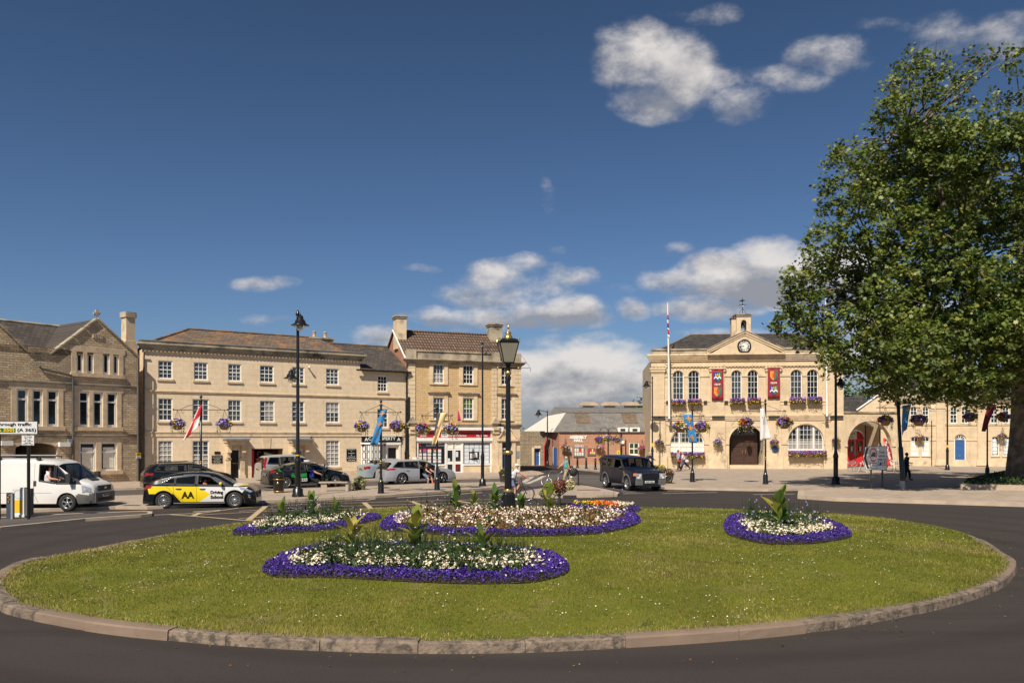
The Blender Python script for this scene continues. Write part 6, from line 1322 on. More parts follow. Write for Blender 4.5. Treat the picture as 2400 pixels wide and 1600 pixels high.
BV=[make_basket(1,['purple','redpetal','yellowpetal','lilac']),make_basket(2,['lilac','purple','yellowpetal','orange','cream_petal']),make_basket(3,['purple','lilac','redpetal','yellowpetal'],.27),make_basket(4,['pinkhot','pink_petal','redpetal'],.30,trail=.35)]
_used=[False]*4
def basket(loc,v,label,scale=1.0,rz=0):
    if not _used[v]: o=BV[v]; _used[v]=True; o.location=loc; o['label']=label
    else: o=copy_tree(BV[v],loc,rz,label)
    tag(o,label,'flower basket','hanging baskets of bedding flowers round the square'); o.scale=(scale,)*3; return o
def banner_pole(px,py,ptop,pbar,xl,xr,label,z=.12,collar=None,r=.055):
    x,D=gpos(px,py,z); Z=lambda q:PZ(q,D); zt=Z(ptop); zb=Z(pbar); root=empty('banner_pole',(x,D,z),0,label,'banner pole','black banner poles with flower baskets')
    b=MB(); b.lathe([(r*1.5,.75),(r*1.15,.8),(r,1.0),(r*.92,zt-z-.35),(0,zt-z-.34)],M[BK],14); b.build('shaft',root)
    b=MB(); b.lathe([(.0,0),(.17,0),(.17,.05),(.145,.1),(.145,.5),(.12,.56),(.12,.60),(r*1.5,.63),(r*1.5,.76)],M[BK],14); b.build('base',root)
    b=MB();
    for zz in (.61,1.5,1.6): b.lathe([(r*1.05,zz-.02),(r*1.45 if zz>1 else .125,zz),(r*1.05,zz+.02)],M['gilt'],14)
    b.build('band',root)
    b=MB(); T=zt-z; b.lathe([(r*.9,T-.36),(r*1.8,T-.34),(r*1.8,T-.30),(.03,T-.28),(.03,T-.2),(.075,T-.16),(.06,T-.1),(.02,T-.06),(.0,T)],M[BK],10); b.build('finial',root)
    a=PX(xl,D)-x; c=PX(xr,D)-x; hb=zb-z; b=MB(); b.tube([(a,0,hb),(c,0,hb)],.022,M[BK],6)
    for e,s in ((a,1),(c,-1)):
        b.tube([(e*.75,0,hb+.03),(e*.55,0,hb+.14),(e*.2,0,hb+.30),(0,0,hb+.36)],.011,M[BK],4); b.tube([(e,0,hb-.03),(e,0,hb+.05)],.035,M[BK],5)
        for k in range(7):
            t0,t1=k/7*5,(k+1)/7*5; f=lambda t:(e*.62+s*-.05+.075*math.cos(t),0,hb-.08-.075*math.sin(t)*1.0)
            b.tube([f(t0),f(t1)],.008,M[BK],4,caps=False)
    b.build('cross_arm',root)
    return (x,D,z,zb)
def flag(name,pts,D,mat_,label,thick=.012,wave=.05,extra=None,nx=6,nz=14,cat='flag',dy=0):
    """cloth hung from a pole: four photo-bearing corners (tl,tr,br,bl) at distance D, given folds"""
    C4=[np.array((PX(x,D),D,PZ(y,D))) for x,y in pts]; vs=[];uv=[]
    for j in range(nz+1):
        for i in range(nx+1):
            u,v=i/nx,j/nz; p=(C4[0]*(1-u)+C4[1]*u)*(1-v)+(C4[3]*(1-u)+C4[2]*u)*v
            p=p+np.array([0,wave*math.sin(u*7+v*4)*(.3+v)+dy,0]); vs.append(tuple(p)); uv.append((u,v))
    f=[(j*(nx+1)+i,(j+1)*(nx+1)+i,(j+1)*(nx+1)+i+1,j*(nx+1)+i+1) for j in range(nz) for i in range(nx)]
    b=MB(); b.mats=[]; n=len(vs)
    for (a_,c_,d_,e_) in f:
        u=(uv[a_][0]+uv[d_][0])/2;v=(uv[a_][1]+uv[c_][1])/2; m=mat_(u,v) if callable(mat_) else M[mat_]; b.f.append([a_,c_,d_,e_]); b.m.append(b.mi(m)); b.sm.append(True)
    b.v=vs; o=b.build(name,label=label,cat=cat); s=o.modifiers.new('thickness','SOLIDIFY'); s.thickness=thick
    if extra: extra(b,C4)
    def at_(u,v):
        p=(C4[0]*(1-u)+C4[1]*u)*(1-v)+(C4[3]*(1-u)+C4[2]*u)*v; return p+np.array([0,wave*math.sin(u*7+v*4)*(.3+v)+dy,0])
    return o,at_
bp1=banner_pole(471,1158,923,960,406.5,534,'black banner pole behind the driving school car')
bp2=banner_pole(893,1155.6,934,966,844,939,'black banner pole with the blue flag beside the planter')
bp3=banner_pole(1024.4,1147.9,942,973.7,989,1060,'black banner pole with the cream flag in front of the silver estate car')
bp4=banner_pole(1622.7,1128.8,948,974,1585,1650,'black banner pole with fleur flag left of the town hall door')
bp5=banner_pole(1794,1134,933,963.5,1741.6,1841.8,'black banner pole with white flag right of the town hall door')
bp6=banner_pole(2314,1114,926,954.5,2263,2353,'black banner pole with dark red flag before the stone wing')
for (bp,xs,tags) in ((bp1,(416,526),('basket left of the red and white flag','basket right of the red and white flag')),(bp2,(848,932),('basket left of the blue flag above the bay window','basket right of the blue flag beside the downpipe')),(bp3,(990,1056),('basket left of the cream flag over the red fascia','basket right of the cream flag over the red fascia')),(bp4,(1594,1646),('basket partly behind the blue fleur flag','basket right of the blue fleur flag')),(bp5,(1748,1838),('basket left of the white flag over the oak door','basket right of the white flag on the town hall pole')),(bp6,(2274,2351),('basket left of the dark red flag','basket right of the dark red flag by the trunk'))):
    for k,px in enumerate(xs): basket((PX(px,bp[1]),bp[1],bp[3]-.68),(k+int(px))%3,'flower '+tags[k],1.08 if px<1500 else 1.28,rz=px)
M['flagblue']=mat('flag_blue_cloth',(.03,.20,.46),.8,.12,3); M['flagwhite']=mat('flag_white_cloth',(.70,.67,.66),.8,.08,3); M['flagcream']=mat('flag_cream_cloth',(.76,.56,.28),.8,.12,3); M['flagdark']=mat('flag_charcoal_cloth',(.06,.055,.06),.8,.1,3); M['flagred']=mat('flag_red_cloth',(.58,.02,.035),.8,.1,3); M['flagorange']=mat('flag_gold_cloth',(.72,.30,.04),.8,.1,3); M['flagnavy']=mat('flag_navy_cloth',(.03,.04,.30),.8,.1,3)
def fleur(b,c,s,ux,uz,n,m):
    c=np.array(c)
    def P(x,z,d=0): return tuple(c+ux*x*s+uz*z*s+n*.03)
    for pl in ([(0,.6),(.13,.25),(.05,-.25),(-.05,-.25),(-.13,.25)],[(.08,-.1),(.22,.22),(.40,.20),(.42,.02),(.30,.08),(.16,-.18)],[(-.08,-.1),(-.22,.22),(-.40,.20),(-.42,.02),(-.30,.08),(-.16,-.18)],[(-.2,-.12),(.2,-.12),(.2,-.2),(-.2,-.2)],[(0,-.2),(.1,-.45),(-.1,-.45)]):
        b.add([P(x,z) for x,z in pl],[tuple(range(len(pl)))],m)
def fleurs(o,at_,spots,s):
    for u,v in spots:
        b=MB()
        p=at_(u,v); a=at_(min(1,u+.1),v)-at_(max(0,u-.1),v); a/=np.linalg.norm(a); z_=at_(u,max(0,v-.05))-at_(u,min(1,v+.05)); z_/=np.linalg.norm(z_); n=np.cross(a,z_);
        if n[1]>0:n=-n
        fleur(b,p,s,a,z_,n/np.linalg.norm(n),M['flagorange']); b.build('fleur_de_lis',o)
o,f_=flag('flag',[(466,953),(474,948),(464,1000),(427,1036)],bp1[1]-.12,lambda u,v:M['flagred'] if (u>.55 and v<.5 or .15<u<.45 or (v>.35 and v<.45)) else M['flagwhite'],'twisted red and white flag hanging behind the yellow car',wave=.04)
o,f_=flag('flag',[(893,962),(906,959),(886,1041),(867,1042)],bp2[1]-.14,'flagblue','narrow blue flag with faded gold fleur on a banner pole',wave=.05); fleurs(o,f_,[(.5,.12),(.5,.42),(.5,.7)],.28)
o,f_=flag('flag',[(1025,968),(1048,966),(1022,1040),(1012,1043)],bp3[1]-.14,lambda u,v:M['flagdark'] if (u<.35 and v<.75) else (M['flagred'] if .45<v<.52 and u<.5 else M['flagcream']),'torn looking cream and charcoal flag on a banner pole',wave=.09)
o,f_=flag('flag',[(1600,971),(1622,971),(1634,1038),(1617,1037)],bp4[1]-.14,'flagblue','bright blue flag with gold fleurs in front of the town hall',wave=.04); fleurs(o,f_,[(.55,.17),(.5,.5),(.45,.83)],.46)
o,f_=flag('flag',[(1782,957),(1792,957),(1806,1028),(1781,1033)],bp5[1]-.14,'flagwhite','plain white flag with thin dark lines on a banner pole',wave=.06); b=MB();
for u in (.35,.6): b.tube([tuple(f_(u,.25)+[0,-.02,0]),tuple(f_(u+.1,.35)+[0,-.02,0]),tuple(f_(u+.02,.5)+[0,-.02,0])],.012,M['black'],4)
b.build('line_motif',o)
flag('flag',[(2316,948),(2337,947),(2308,1011),(2299,1010)],bp6[1]-.14,'maroon','dark red flag hanging in the shade before the stone wing',wave=.06)
flag('flag',[(305,969),(307,968.6),(309,1006),(298,1007)],51.5,lambda u,v:M['flagorange'] if (v<.25 or v>.85 or u<.25) else M['flagred'],'small orange and red flag on the gabled building',wave=.03)
q=MB(); q.tube([(PX(318,51.8),51.8,PZ(1012,51.8)),(PX(303,51.4),51.4,PZ(1008,51.4)),(PX(306,51.4),51.4,PZ(968,51.4))],.015,M['black'],5); q.build('flag_bracket',label='thin black bracket holding the small orange flag',cat='bracket')
flag('flag',[(1072,962),(1075,962),(1084,990),(1070,991)],61.5,lambda u,v:M['flagorange'] if (v>.88 or u<.18 or u>.82) else (M['flagnavy'] if (v>.72 or u<.35 or u>.65) else M['flagred']),'small blue, red and gold flag above the red fascia',wave=.02)
def crest(b,c,w,h,kind,y):
    X=lambda x:c[0]+x*w/2; Z=lambda z:c[1]+z*h/2
    def shield(x0,x1,m,y_):
        N=8; pts=[(X(x0),Z(1))];
        for i in range(N+1):
            t=i/N; x=x0+(x1-x0)*t; ax=abs(x); zb=-1+ (ax**2.2)*.75; pts.append((X(x),Z(zb)))
        pts.append((X(x1),Z(1))); b.add([(p[0],y_,p[1]) for p in pts],[tuple(range(len(pts)))],m)
    if kind=='waves':
        shield(-1,0,M['flagnavy'],y); shield(0,1,M['leafd_p'],y)
        b.add([(X(-1),y-.004,Z(-.15)),(X(-.5),y-.004,Z(.25)),(X(0),y-.004,Z(-.15)),(X(.5),y-.004,Z(.25)),(X(1),y-.004,Z(-.15)),(X(1),y-.004,Z(-.5)),(X(.5),y-.004,Z(-.1)),(X(0),y-.004,Z(-.5)),(X(-.5),y-.004,Z(-.1)),(X(-1),y-.004,Z(-.5))],[(0,9,8,1),(1,8,7,2),(2,7,6,3),(3,6,5,4)],M['white'])
        for x in (-.45,0,.45): b.add([(X(x-.22),y-.006,Z(.3)),(X(x+.22),y-.006,Z(.3)),(X(x*1.2),y-.006,Z(.85))],[(0,1,2)],M['yellowpetal'])
        b.add([(X(-.5),y-.006,Z(.28)),(X(.5),y-.006,Z(.28)),(X(.55),y-.006,Z(.48)),(X(-.55),y-.006,Z(.48))],[(0,1,2,3)],M['yellowpetal'])
    else:
        shield(-1,0,M['flagorange'],y); shield(0,1,M['leafd_p'],y);
        for pl in ([(-.3,.55),(.05,.7),(.3,.5),(.15,.1),(.35,-.35),(.1,-.6),(-.05,-.2),(-.3,-.55),(-.35,-.2),(-.1,.1)],[(.3,.3),(.6,.45),(.5,.0),(.25,.1)],[(-.3,.3),(-.6,.2),(-.5,.0),(-.25,.12)]): b.add([(X(x),y-.004,Z(z)) for x,z in pl],[tuple(reversed(range(len(pl))))],M['red'])
M['leafd_p']=mat('shield_green',(.03,.17,.10),.7,.05,3)
for i,(x0,x1,y0,y1,ks) in enumerate(((1667,1694,866,937.5,('waves','lion')),(1797.5,1826,863,933.5,('lion','waves')))):
    a,c=ts(x0),ts(x1); z1,z0=tz(((x0+x1)/2,y0)),tz(((x0+x1)/2,y1)); b=MB(); N=10; w_=c-a; vs=[]
    for j in range(9):
        for k in range(N+1): vs.append((a+w_*k/N,-.30-.02*math.sin(k*1.1+j*.6),z1+(z0-z1)*j/8))
    b.add(vs,[(j*(N+1)+k,(j+1)*(N+1)+k,(j+1)*(N+1)+k+1,j*(N+1)+k+1) for j in range(8) for k in range(N)],M['maroon'],True); b.box(a-.05,c+.05,-.34,-.28,z1-.02,z1+.05,M['maroon'])
    o=b.build('wall_banner',loc=(T_.P.x,T_.P.y,0),rz=T_.a,label=('maroon banner with wave shield on top, left of the clock' if i==0 else 'maroon banner with lion shield on top, right of the clock'),cat='banner'); s=o.modifiers.new('thickness','SOLIDIFY'); s.thickness=.01
    b=MB(); hh=z1-z0; crest(b,((a+c)/2,z1-hh*.25),w_*.62,hh*.30,ks[0],-.335); b.build('shield',o); b=MB(); crest(b,((a+c)/2,z1-hh*.73),w_*.62,hh*.30,ks[1],-.335); b.build('shield',o); b=MB(); text(b,'1219',.2,((a+c)/2,-.335,z1-hh*.49),M['white'],fit=w_*.5,bold=.01); b.build('lettering',o)
def local(F_,s_,y,z): p=F_.world(s_,y,z); return p
for i,(px,ptop,pbot,lab) in enumerate(((1567,713,981,'tall white flagpole with a furled union flag on the town hall'),(1933,700,975,'white flagpole at the right of the town hall, partly behind leaves'))):
    root=empty('flagpole',local(T_,ts(px),-.7,0),T_.a,lab,'flagpole'); D=root.location.y; zb,zt=PZ(pbot,D),PZ(ptop,D)
    b=MB(); lean=-.14 if i==0 else -.12
    b.tube([(0,0,zb),(lean*.4,0,(zb+zt)/2),(lean,0,zt)],[.10,.085,.05],M['white'],10); b.ball((lean,0,zt+.05),.07,.07,.06,M['white'],8,5); b.build('pole',root)
    for zz in (zb+.15,PZ(855,D)):
        b=MB(); b.tube([(-.4,0,zz+.1),(-.25,0,zz),(.25,0,zz),(.4,0,zz+.1)],.025,M['black'],5); b.tube([(0,0,zz),(0,.65,zz)],.03,M['black'],5); b.tube([(-.25,0,zz),(0,.2,zz-.3)],.02,M['black'],4); b.tube([(.25,0,zz),(0,.2,zz-.3)],.02,M['black'],4); b.build('bracket',root)
    b=MB(); b.prism([(-.12,zb-.28),(.12,zb-.28),(.12,zb-.02),(-.12,zb-.02)],-.12,.12,M['greytrim']); b.build('foot',root)
D=T_.world(ts(1567),-.8,0)[1]
flag('flag',[(1563,737),(1567,738),(1569,792),(1565,790)],D,lambda u,v:M['flagnavy'] if int(v*9)%3==1 else (M['flagred'] if int(v*9)%3==0 else M['flagwhite']),'furled red, white and blue union flag on the left flagpole',wave=.05,nx=4)
def window_box(F_,px0,px1,py,label,n=260,seed=0,y=-.32,cat='window box',trail=.25,depth=.32):
    r_=np.random.default_rng(seed+int(px0)); a,c=F_.s(px0),F_.s(px1); z=F_.z(((px0+px1)/2,py)); root=empty('window_box',(F_.P.x,F_.P.y,0),F_.a,label,cat,'flower filled window boxes on the town hall'); b=MB(); b.box(a+.05,c-.05,y-depth/2+.05,-.005 if False else y+depth/2-.02,z-.18,z,M['wicker']); b.build('trough',root)
    n=520; k=int(n*(c-a)); p=np.c_[r_.uniform(a,c,k),r_.uniform(y-depth/2-.08,y+depth/2-.02,k),z+r_.uniform(-.08,.34,k)+.06*np.sin(np.linspace(0,60,k))]
    b=MB(); b.leafs(p-[0,0,.05],.085,M['leafb']); t=r_.random(k); q=p[t<.2].copy(); q[:,2]-=r_.uniform(.1,.1+trail,len(q)); q[:,1]=y-depth/2-.06; b.leafs(q,.06,M['leafd'],elong=1.6); b.build('foliage',root)
    b=MB(); band=(p[:,2]-z)+.07*r_.normal(size=k)
    for m,s in (('purple',(band>.10)&(t<.62)),('lilac',(band>.05)&(t>=.62)&(t<.86)),('yellowpetal',(band<=.06)&(t<.5)),('redpetal',(band>0)&(t>=.86)),('orange',(band<=.05)&(t>=.5)&(t<.6))): b.leafs(p[s]-[0,.03,0],.10,M[m],up=.2)
    b.build('blooms',root); return root
for k,(a,c) in enumerate([(1573,1606),(1611,1643),(1709,1744),(1750,1781),(1849,1886),(1890,1924)]): window_box(T_,a,c,[946,945,943,942,941,940][k],'window box under the '+['first','second','third','fourth','fifth','sixth'][k]+' upper window of the town hall from the left',seed=k)
window_box(T_,1571,1650,1068,'long flower trough below the left lower arched window',seed=11,y=-.4); window_box(T_,1845,1934,1065,'long flower trough below the right lower arched window',seed=12,y=-.4)
def wall_basket(F_,px,py,label,v,sc_=.9,y=-.38):
    s_,z=F_.loc(px,py,y); p=F_.world(s_,y,z); o=basket(p,v,label,sc_,rz=px); b=MB(); b.tube([(0,y*-1-.0,.62),(0,0,.70),(0,0,.60)],.016,M['black'],5); b.tube([(0,.36,.30),(0,.1,.68)],.012,M['black'],4); w_=b.build('wall_bracket',o); return o
wall_basket(T_,1545,1037,'flower basket on the left corner pier of the town hall',1,1.15,-.5); wall_basket(T_,1682,1036,'flower basket on the pier left of the oak door',2,1.15,-.5); wall_basket(T_,1815,1036,'flower basket above the round blue plaque on the town hall',0,1.0,-.5); wall_basket(T_,1960,1032,'flower basket on the right corner pier of the town hall',0,.95,-.5)
wall_basket(Y,2156,1025,'flower basket between the white blinded windows of the wing',1,1.1); wall_basket(Y,2349,1021,'flower basket between the poster filled windows of the wing',1,1.1)
wall_basket(E,1325.5,1048,'pink flower basket at the left end of the assembly hall',3,1.2,-.4); wall_basket(E,1406,1049,'pink flower basket right of the notice boards',3,1.15,-.4); wall_basket(E,1505,1050,'pink flower basket right of the hall window',3,1.15,-.4); wall_basket(E,1523,1040,'purple flower basket at the corner beside the town hall',2,1.0,-.4)
for px,arms,lab in ((1425.4,(1405.6,1426,1447),'tall black basket stand with three hoops before the assembly hall'),):
    D=73.0; x=PX(px,D); root=empty('basket_stand',(x,D,0),0,lab,'flower stand'); zt=PZ(1012,D); b=MB(); b.tube([(0,0,.1),(0,0,zt)],.06,M[BK],8); b.build('pole',root); b=MB()
    for e in (arms[0],arms[2]):
        xx=PX(e,D)-x;
        pts=[(xx/2-math.cos(math.pi*i/8)*xx/2,0,zt+math.sin(math.pi*i/8)*.42-.02) for i in range(9)]; b.tube(pts,.025,M[BK],5)
    b.build('hoop',root)
    for k,e in enumerate(arms): basket((PX(e,D),D,PZ([1030,1026,1029][k],D)),[0,1,2][k],['flower basket left on the hooped stand','yellow and red flower basket in the middle of the hooped stand','purple flower basket right on the hooped stand'][k],1.25)
def lamp_column(px,py,ptop,label,z=.12,r=.085,heads=(),sticker=None,base=.28,lantern=True,arm=None,leanx=0):
    x,D=gpos(px,py,z); zt=PZ(ptop,D)-z; root=empty('lamp_post',(x,D,z),0,label,'lamp post','black lamp posts round the square')
    b=MB(); b.lathe([(r*1.55,1.75),(r*1.25,1.85),(r,2.0),(r*.75,zt-.5),(r*.75,zt-.2),(0,zt-.19)],M[BK],14); b.build('column',root)
    b=MB(); b.lathe([(0,0),(base,0),(base,.08),(base*.85,.14),(base*.85,.36),(r*1.7,.42),(r*1.6,.5),(r*1.6,1.55),(r*1.9,1.58),(r*1.9,1.66),(r*1.5,1.76)],M[BK],16); b.build('base',root)
    b=MB(); b.lathe([(r*1.0,zt-.28),(r*1.3,zt-.24),(r*1.0,zt-.18),(r*.8,zt-.1),(r*.3,zt-.04),(0,zt)],M[BK],10); b.build('finial',root)
    for (hx,hpy,s_,up) in heads:
        hz=PZ(hpy,D)-z; b=MB(); b.lathe([(.0,hz+.62*s_),(.03*s_,hz+.55*s_),(.05*s_,hz+.45*s_),(.13*s_,hz+.42*s_),(.15*s_,hz+.28*s_),(.22*s_,hz+.22*s_),(.26*s_,hz+.08*s_),(.42*s_,hz+.0*s_),(.42*s_,hz-.03*s_),(.2*s_,hz-.02*s_)],M[BK],18,(hx,-.18 if abs(hx)<.3 else 0,0))
        b.tube([(0,0,hz+.3*s_),(hx,-.18 if abs(hx)<.3 else 0,hz+.5*s_)],.03*s_,M[BK],5); h=b.build('lantern',root)
        b=MB(); b.lathe([(.19*s_,hz-.02*s_),(.18*s_,hz-.12*s_),(.12*s_,hz-.24*s_),(.0,hz-.31*s_)],M['lampglass'],14,(hx,-.18 if abs(hx)<.3 else 0,0)); b.build('glass_bowl',h)
        b=MB(); b.lathe([(.10*s_,hz-.02*s_),(.06*s_,hz-.14*s_),(0,hz-.15*s_)],M['white'],8,(hx,-.18 if abs(hx)<.3 else 0,0)); b.build('bulb',h)
    if sticker: hz=PZ(sticker,D)-z; b=MB(); b.lathe([(r*1.15,hz-.16),(r*1.15,hz+.16)],M['yellow'],12); b.build('yellow_band',root)
    if arm: hz=PZ(arm[1],D)-z; b=MB(); b.tube([(0,0,hz+.05),(PX(arm[0],D)-x,0,hz)],.02,M[BK],5); b.tube([(0,0,hz-.5),((PX(arm[0],D)-x)*.5,0,hz)],.014,M[BK],4); b.build('bracket_arm',root)
    return root,x,D
lamp_column(698,1163.5,725,'tall black lamp post with two shaded lanterns near the litter bin',heads=((.16,763,1.0,1),(-.32,886,.8,1)),sticker=1073)
lamp_column(1131,1138.6,796,'slim black lamp post in front of the red shopfront',r=.06,base=.22,arm=(1168,814))
lamp_column(1958.8,1133.5,812,'tall black lamp post at the right end of the town hall, top in the leaves',heads=((.3,903,.9,1),),r=.085)
lamp_column(2220.4,1101,800,'thin black lamp post in front of the wing beside the blue door',r=.065,base=.2,sticker=1047)
lamp_column(1283,1091.5,960,'thin dark lamp post against the side wall of the assembly hall',z=.0,r=.07,base=.2,heads=((-.9,972,1.0,1),),sticker=1056)
lamp_column(1529,1100,880,'slender black lamp post at the gap between brick hall and town hall',r=.06,base=.18,sticker=1042,heads=((-.5,905,.9,1),))
lamp_column(951.5,1116,934,'short dark post beside the property shop downpipe',r=.06,base=.1)
x,D=gpos(2115.7,1146.5,.16); root=empty('lamp_post',(x,D,.16),0,'thick weathered dark pole leaning left beside the road sign, topped in the leaves','lamp post'); b=MB(); xt=PX(2093,D)-x; zt=PZ(735,D)-.16
b.tube([(0,0,.0),(0,0,.45)],.135,M['grey'],12); b.tube([(0,0,.45),(xt*.22,0,2.2),(xt*.24,0,2.25),(xt,0,zt)],[.125,.12,.09,.06],M[BK],12); b.build('column',root)
b=MB(); b.tube([(xt*.45-1.15,0,PZ(955,D)-.16),(xt*.45+1.15,0,PZ(955,D)-.16)],.022,M[BK],6); b.tube([(xt*.45-.9,0,PZ(955,D)-.16),(xt*.5,0,PZ(945,D)+.1)],.012,M[BK],4); b.build('cross_arm',root)
basket((PX(2074,D),D-.05,PZ(984,D)),2,'shaded flower basket left of the leaning pole',1.1); basket((PX(2153,D),D-.05,PZ(984,D)),0,'shaded flower basket right of the leaning pole',1.1)
o,f_=flag('flag',[(2116,950),(2136,947),(2124,1005),(2113,1020)],D-.2,lambda u,v:M['flagblue'],'shaded blue flag with gold fleur on the leaning pole',wave=.05); fleurs(o,f_,[(.6,.2),(.45,.75)],.32)
x,y,z0=G(1191,1205); D=y; z0=z0; Z=lambda q:PZ(q,D)-z0; root=empty('ornate_lamp_post',(x,y,z0),R(8),'ornate black and gold lamp post with square lantern in the middle of the roundabout','lamp post')
b=MB(); w_=.25; zp_=Z(1152); b.lathe([(0,0),(w_*1.12,0),(w_*1.12,.10),(w_,.14),(w_,zp_-.09),(w_*.72,zp_-.01),(w_*.6,zp_)],M[BK],8,smooth=False); b.build('pedestal',root)
b=MB(); b.lathe([(w_*.64,zp_-.0),(w_*.66,zp_+.04),(w_*.58,zp_+.09)],M['gilt'],12); b.build('gilt_ring',root); b=MB(); zr_=Z(1061); b.lathe([(.135,zr_-.06),(.165,zr_-.02),(.165,zr_+.04),(.12,zr_+.08)],M['gilt'],14); b.build('gilt_ring',root); b=MB(); zc_=Z(874); b.ball((0,0,zc_),.11,.11,.10,M['gilt'],12,7); b.build('gilt_ring',root)
b=MB();
def flute(z0_,z1_,r0,r1,k=12):
    vs=[];n=k*4
    for zz,r_ in ((z0_,r0),(z1_,r1)):
        for j in range(n): a=2*math.pi*j/n; rr_=r_*(1-.10*(j%4 in(1,2))); vs.append((rr_*math.cos(a),rr_*math.sin(a),zz))
    b.add(vs,[(j,(j+1)%n,n+(j+1)%n,n+j) for j in range(n)],M[BK])
flute(zp_+.08,zr_-.05,.118,.112); flute(zr_+.07,Z(890),.092,.076); b.lathe([(.09,Z(890)),(.10,Z(884)),(.075,Z(880)),(.075,Z(858)),(.1,Z(856)),(.12,Z(852)),(.05,Z(850))],M[BK],12); b.build('shaft',root)
b=MB(); b.tube([(-.33,0,Z(862)),(.33,0,Z(862))],.022,M[BK],6); b.build('ladder_bar',root); b=MB()
for sgn in (-1,1): b.ball((sgn*.34,0,Z(862)),.035,.035,.035,M['gilt'],8,5)
b.build('gilt_knob',root)
zl0,zl1=Z(850),Z(803); r0_,r1_=.165,.315
b=MB();
for a,bb in ((-1,-1),(1,-1),(1,1),(-1,1)): b.tube([(a*r0_,bb*r0_,zl0),(a*r1_,bb*r1_,zl1)],.018,M[BK],4)
for rr_,zz in ((r0_,zl0),(r1_,zl1)):
    for a,bb,c,d in ((-1,-1,1,-1),(1,-1,1,1),(1,1,-1,1),(-1,1,-1,-1)): b.tube([(a*rr_,bb*rr_,zz),(c*rr_,d*rr_,zz)],.02,M[BK],4)
b.box(-r0_,r0_,-r0_,r0_,zl0-.04,zl0-.005,M[BK]); la_=b.build('lantern_frame',root)
for a,bb,c,d in ((-1,-1,1,-1),(1,-1,1,1),(1,1,-1,1),(-1,1,-1,-1)):
    b=MB(); k0,k1=r0_*.985,r1_*.985; b.quad((a*k0,bb*k0,zl0),(c*k0,d*k0,zl0),(c*k1,d*k1,zl1),(a*k1,bb*k1,zl1),M['frosted']); b.build('glass_pane',la_)
b=MB(); zt0=Z(801); b.lathe([(r1_*1.5,zt0-.0),(r1_*1.5,zt0+.03),(r1_*.95,Z(794.5)),(.10,Z(792))],M[BK],4,smooth=False); b.build('lantern_roof',la_)
b=MB(); b.lathe([(.155,Z(794)),(.16,Z(793)),(.13,Z(788)),(.09,Z(783)),(.07,Z(782.5)),(.115,Z(781)),(.115,Z(780.2)),(.06,Z(776.5)),(.02,Z(775)),(.02,Z(771)),(.038,Z(769)),(.018,Z(764)),(0,Z(761))],M['gilt'],14); b.build('gilt_finial',la_)
b=MB()
for a,bb in ((-1,-1),(1,-1),(1,1),(-1,1)): b.tube([(a*r1_,bb*r1_,zt0),(a*r1_*1.06,bb*r1_*1.06,zt0+.11)],[.04,.015],M['gilt'],5)
b.build('corner_ornament',la_)
def through_sign():
    x,D=W(67,1216,.10); root=empty('road_sign',(x,D,.10),0,'white direction sign with green panel reading through traffic','road sign'); Zq=lambda q:PZ(q,D)-.10; a,c=PX(-135,D)-x,PX(91,D)-x
    b=MB(); b.box(a,c,-.05,-.03,Zq(1017.5),Zq(986.5),M['black']); b.build('border',root)
    b=MB(); b.box(a+.02,c-.025,-.056,-.0505,Zq(1016.2),Zq(987.8),M['signwhite']); p=b.build('panel',root)
    b=MB(); b.box(PX(-135,D)-x+.03,PX(39,D)-x,-.060,-.0565,Zq(1013),Zq(1003),M['signgreen']); b.build('green_panel',p)
    b=MB(); text(b,'Through traffic',.145,((PX(-8,D)+PX(76,D))/2-x,-.060,Zq(995)),M['black'],fit=(PX(76,D)-PX(-8,D)),bold=.004); text(b,'(A 365)',.15,(PX(65,D)-x,-.060,Zq(1008.3)),M['black'],fit=PX(87,D)-PX(43,D),bold=.004); text(b,'(A 350)',.15,(PX(14,D)-x,-.064,Zq(1008.3)),M['yellow'],fit=PX(37,D)-PX(-8,D),bold=.004); b.build('lettering',p)
    b=MB(); b.tube([(0,0,0),(0,0,Zq(1000))],.052,M['black'],12); b.build('post',root); b=MB(); xx=PX(0,D)-x-.03; b.tube([(xx,0,0),(xx,0,Zq(1000))],.052,M['black'],12); b.build('post',root)
    b=MB(); a,c=PX(54,D)-x,PX(82.7,D)-x; b.box(a,c,-.075,-.055,Zq(1043),Zq(1020),M['signwhite']); q_=b.build('loading_plate',root); b=MB()
    for i,l in enumerate(['No loading','Mon - Fri','8 - 9 am','4.30 - 6.00 pm','Saturday','8.30 am - 2 pm']): text(b,l,.048,((a+c)/2,-.079,Zq(1022.8+i*3.6)),M['black'],fit=(c-a)*[.65,.55,.45,.85,.5,.85][i])
    b.build('lettering',q_)
M['signwhite']=mat('sign_white',(.66,.66,.65),.4,.04,3); M['signgreen']=mat('sign_green',(.01,.12,.035),.4,.04,3)
through_sign()
x,D=W(49,1210,.10); root=empty('traffic_bollard',(x,D,.10),R(-4),'white illuminated traffic bollard with a yellow front panel','bollard'); b=MB(); w_=.215
b.slab([(-w_,-.14),(w_,-.14),(w_,.14),(-w_,.14)],.08,.99,M['signwhite']); b.slab([(-w_+.02,-.12),(w_-.02,-.12),(w_-.04,.10),(-w_+.04,.10)],.991,1.03,M['signwhite']); b.build('shell',root)
b=MB(); b.box(-w_-.03,w_+.03,-.17,.17,0,.079,M['signwhite']); b.build('base',root); b=MB(); b.box(-.165,.165,-.147,-.141,.16,.60,M['yellow']); b.build('yellow_panel',root)
b=MB(); N=20;
for i in range(N): a0=2*math.pi*i/N;a1=2*math.pi*(i+1)/N; b.tube([(.15*math.cos(a0),-.144,.80+.15*math.sin(a0)),(.15*math.cos(a1),-.144,.80+.15*math.sin(a1))],.005,M['grey'],3)
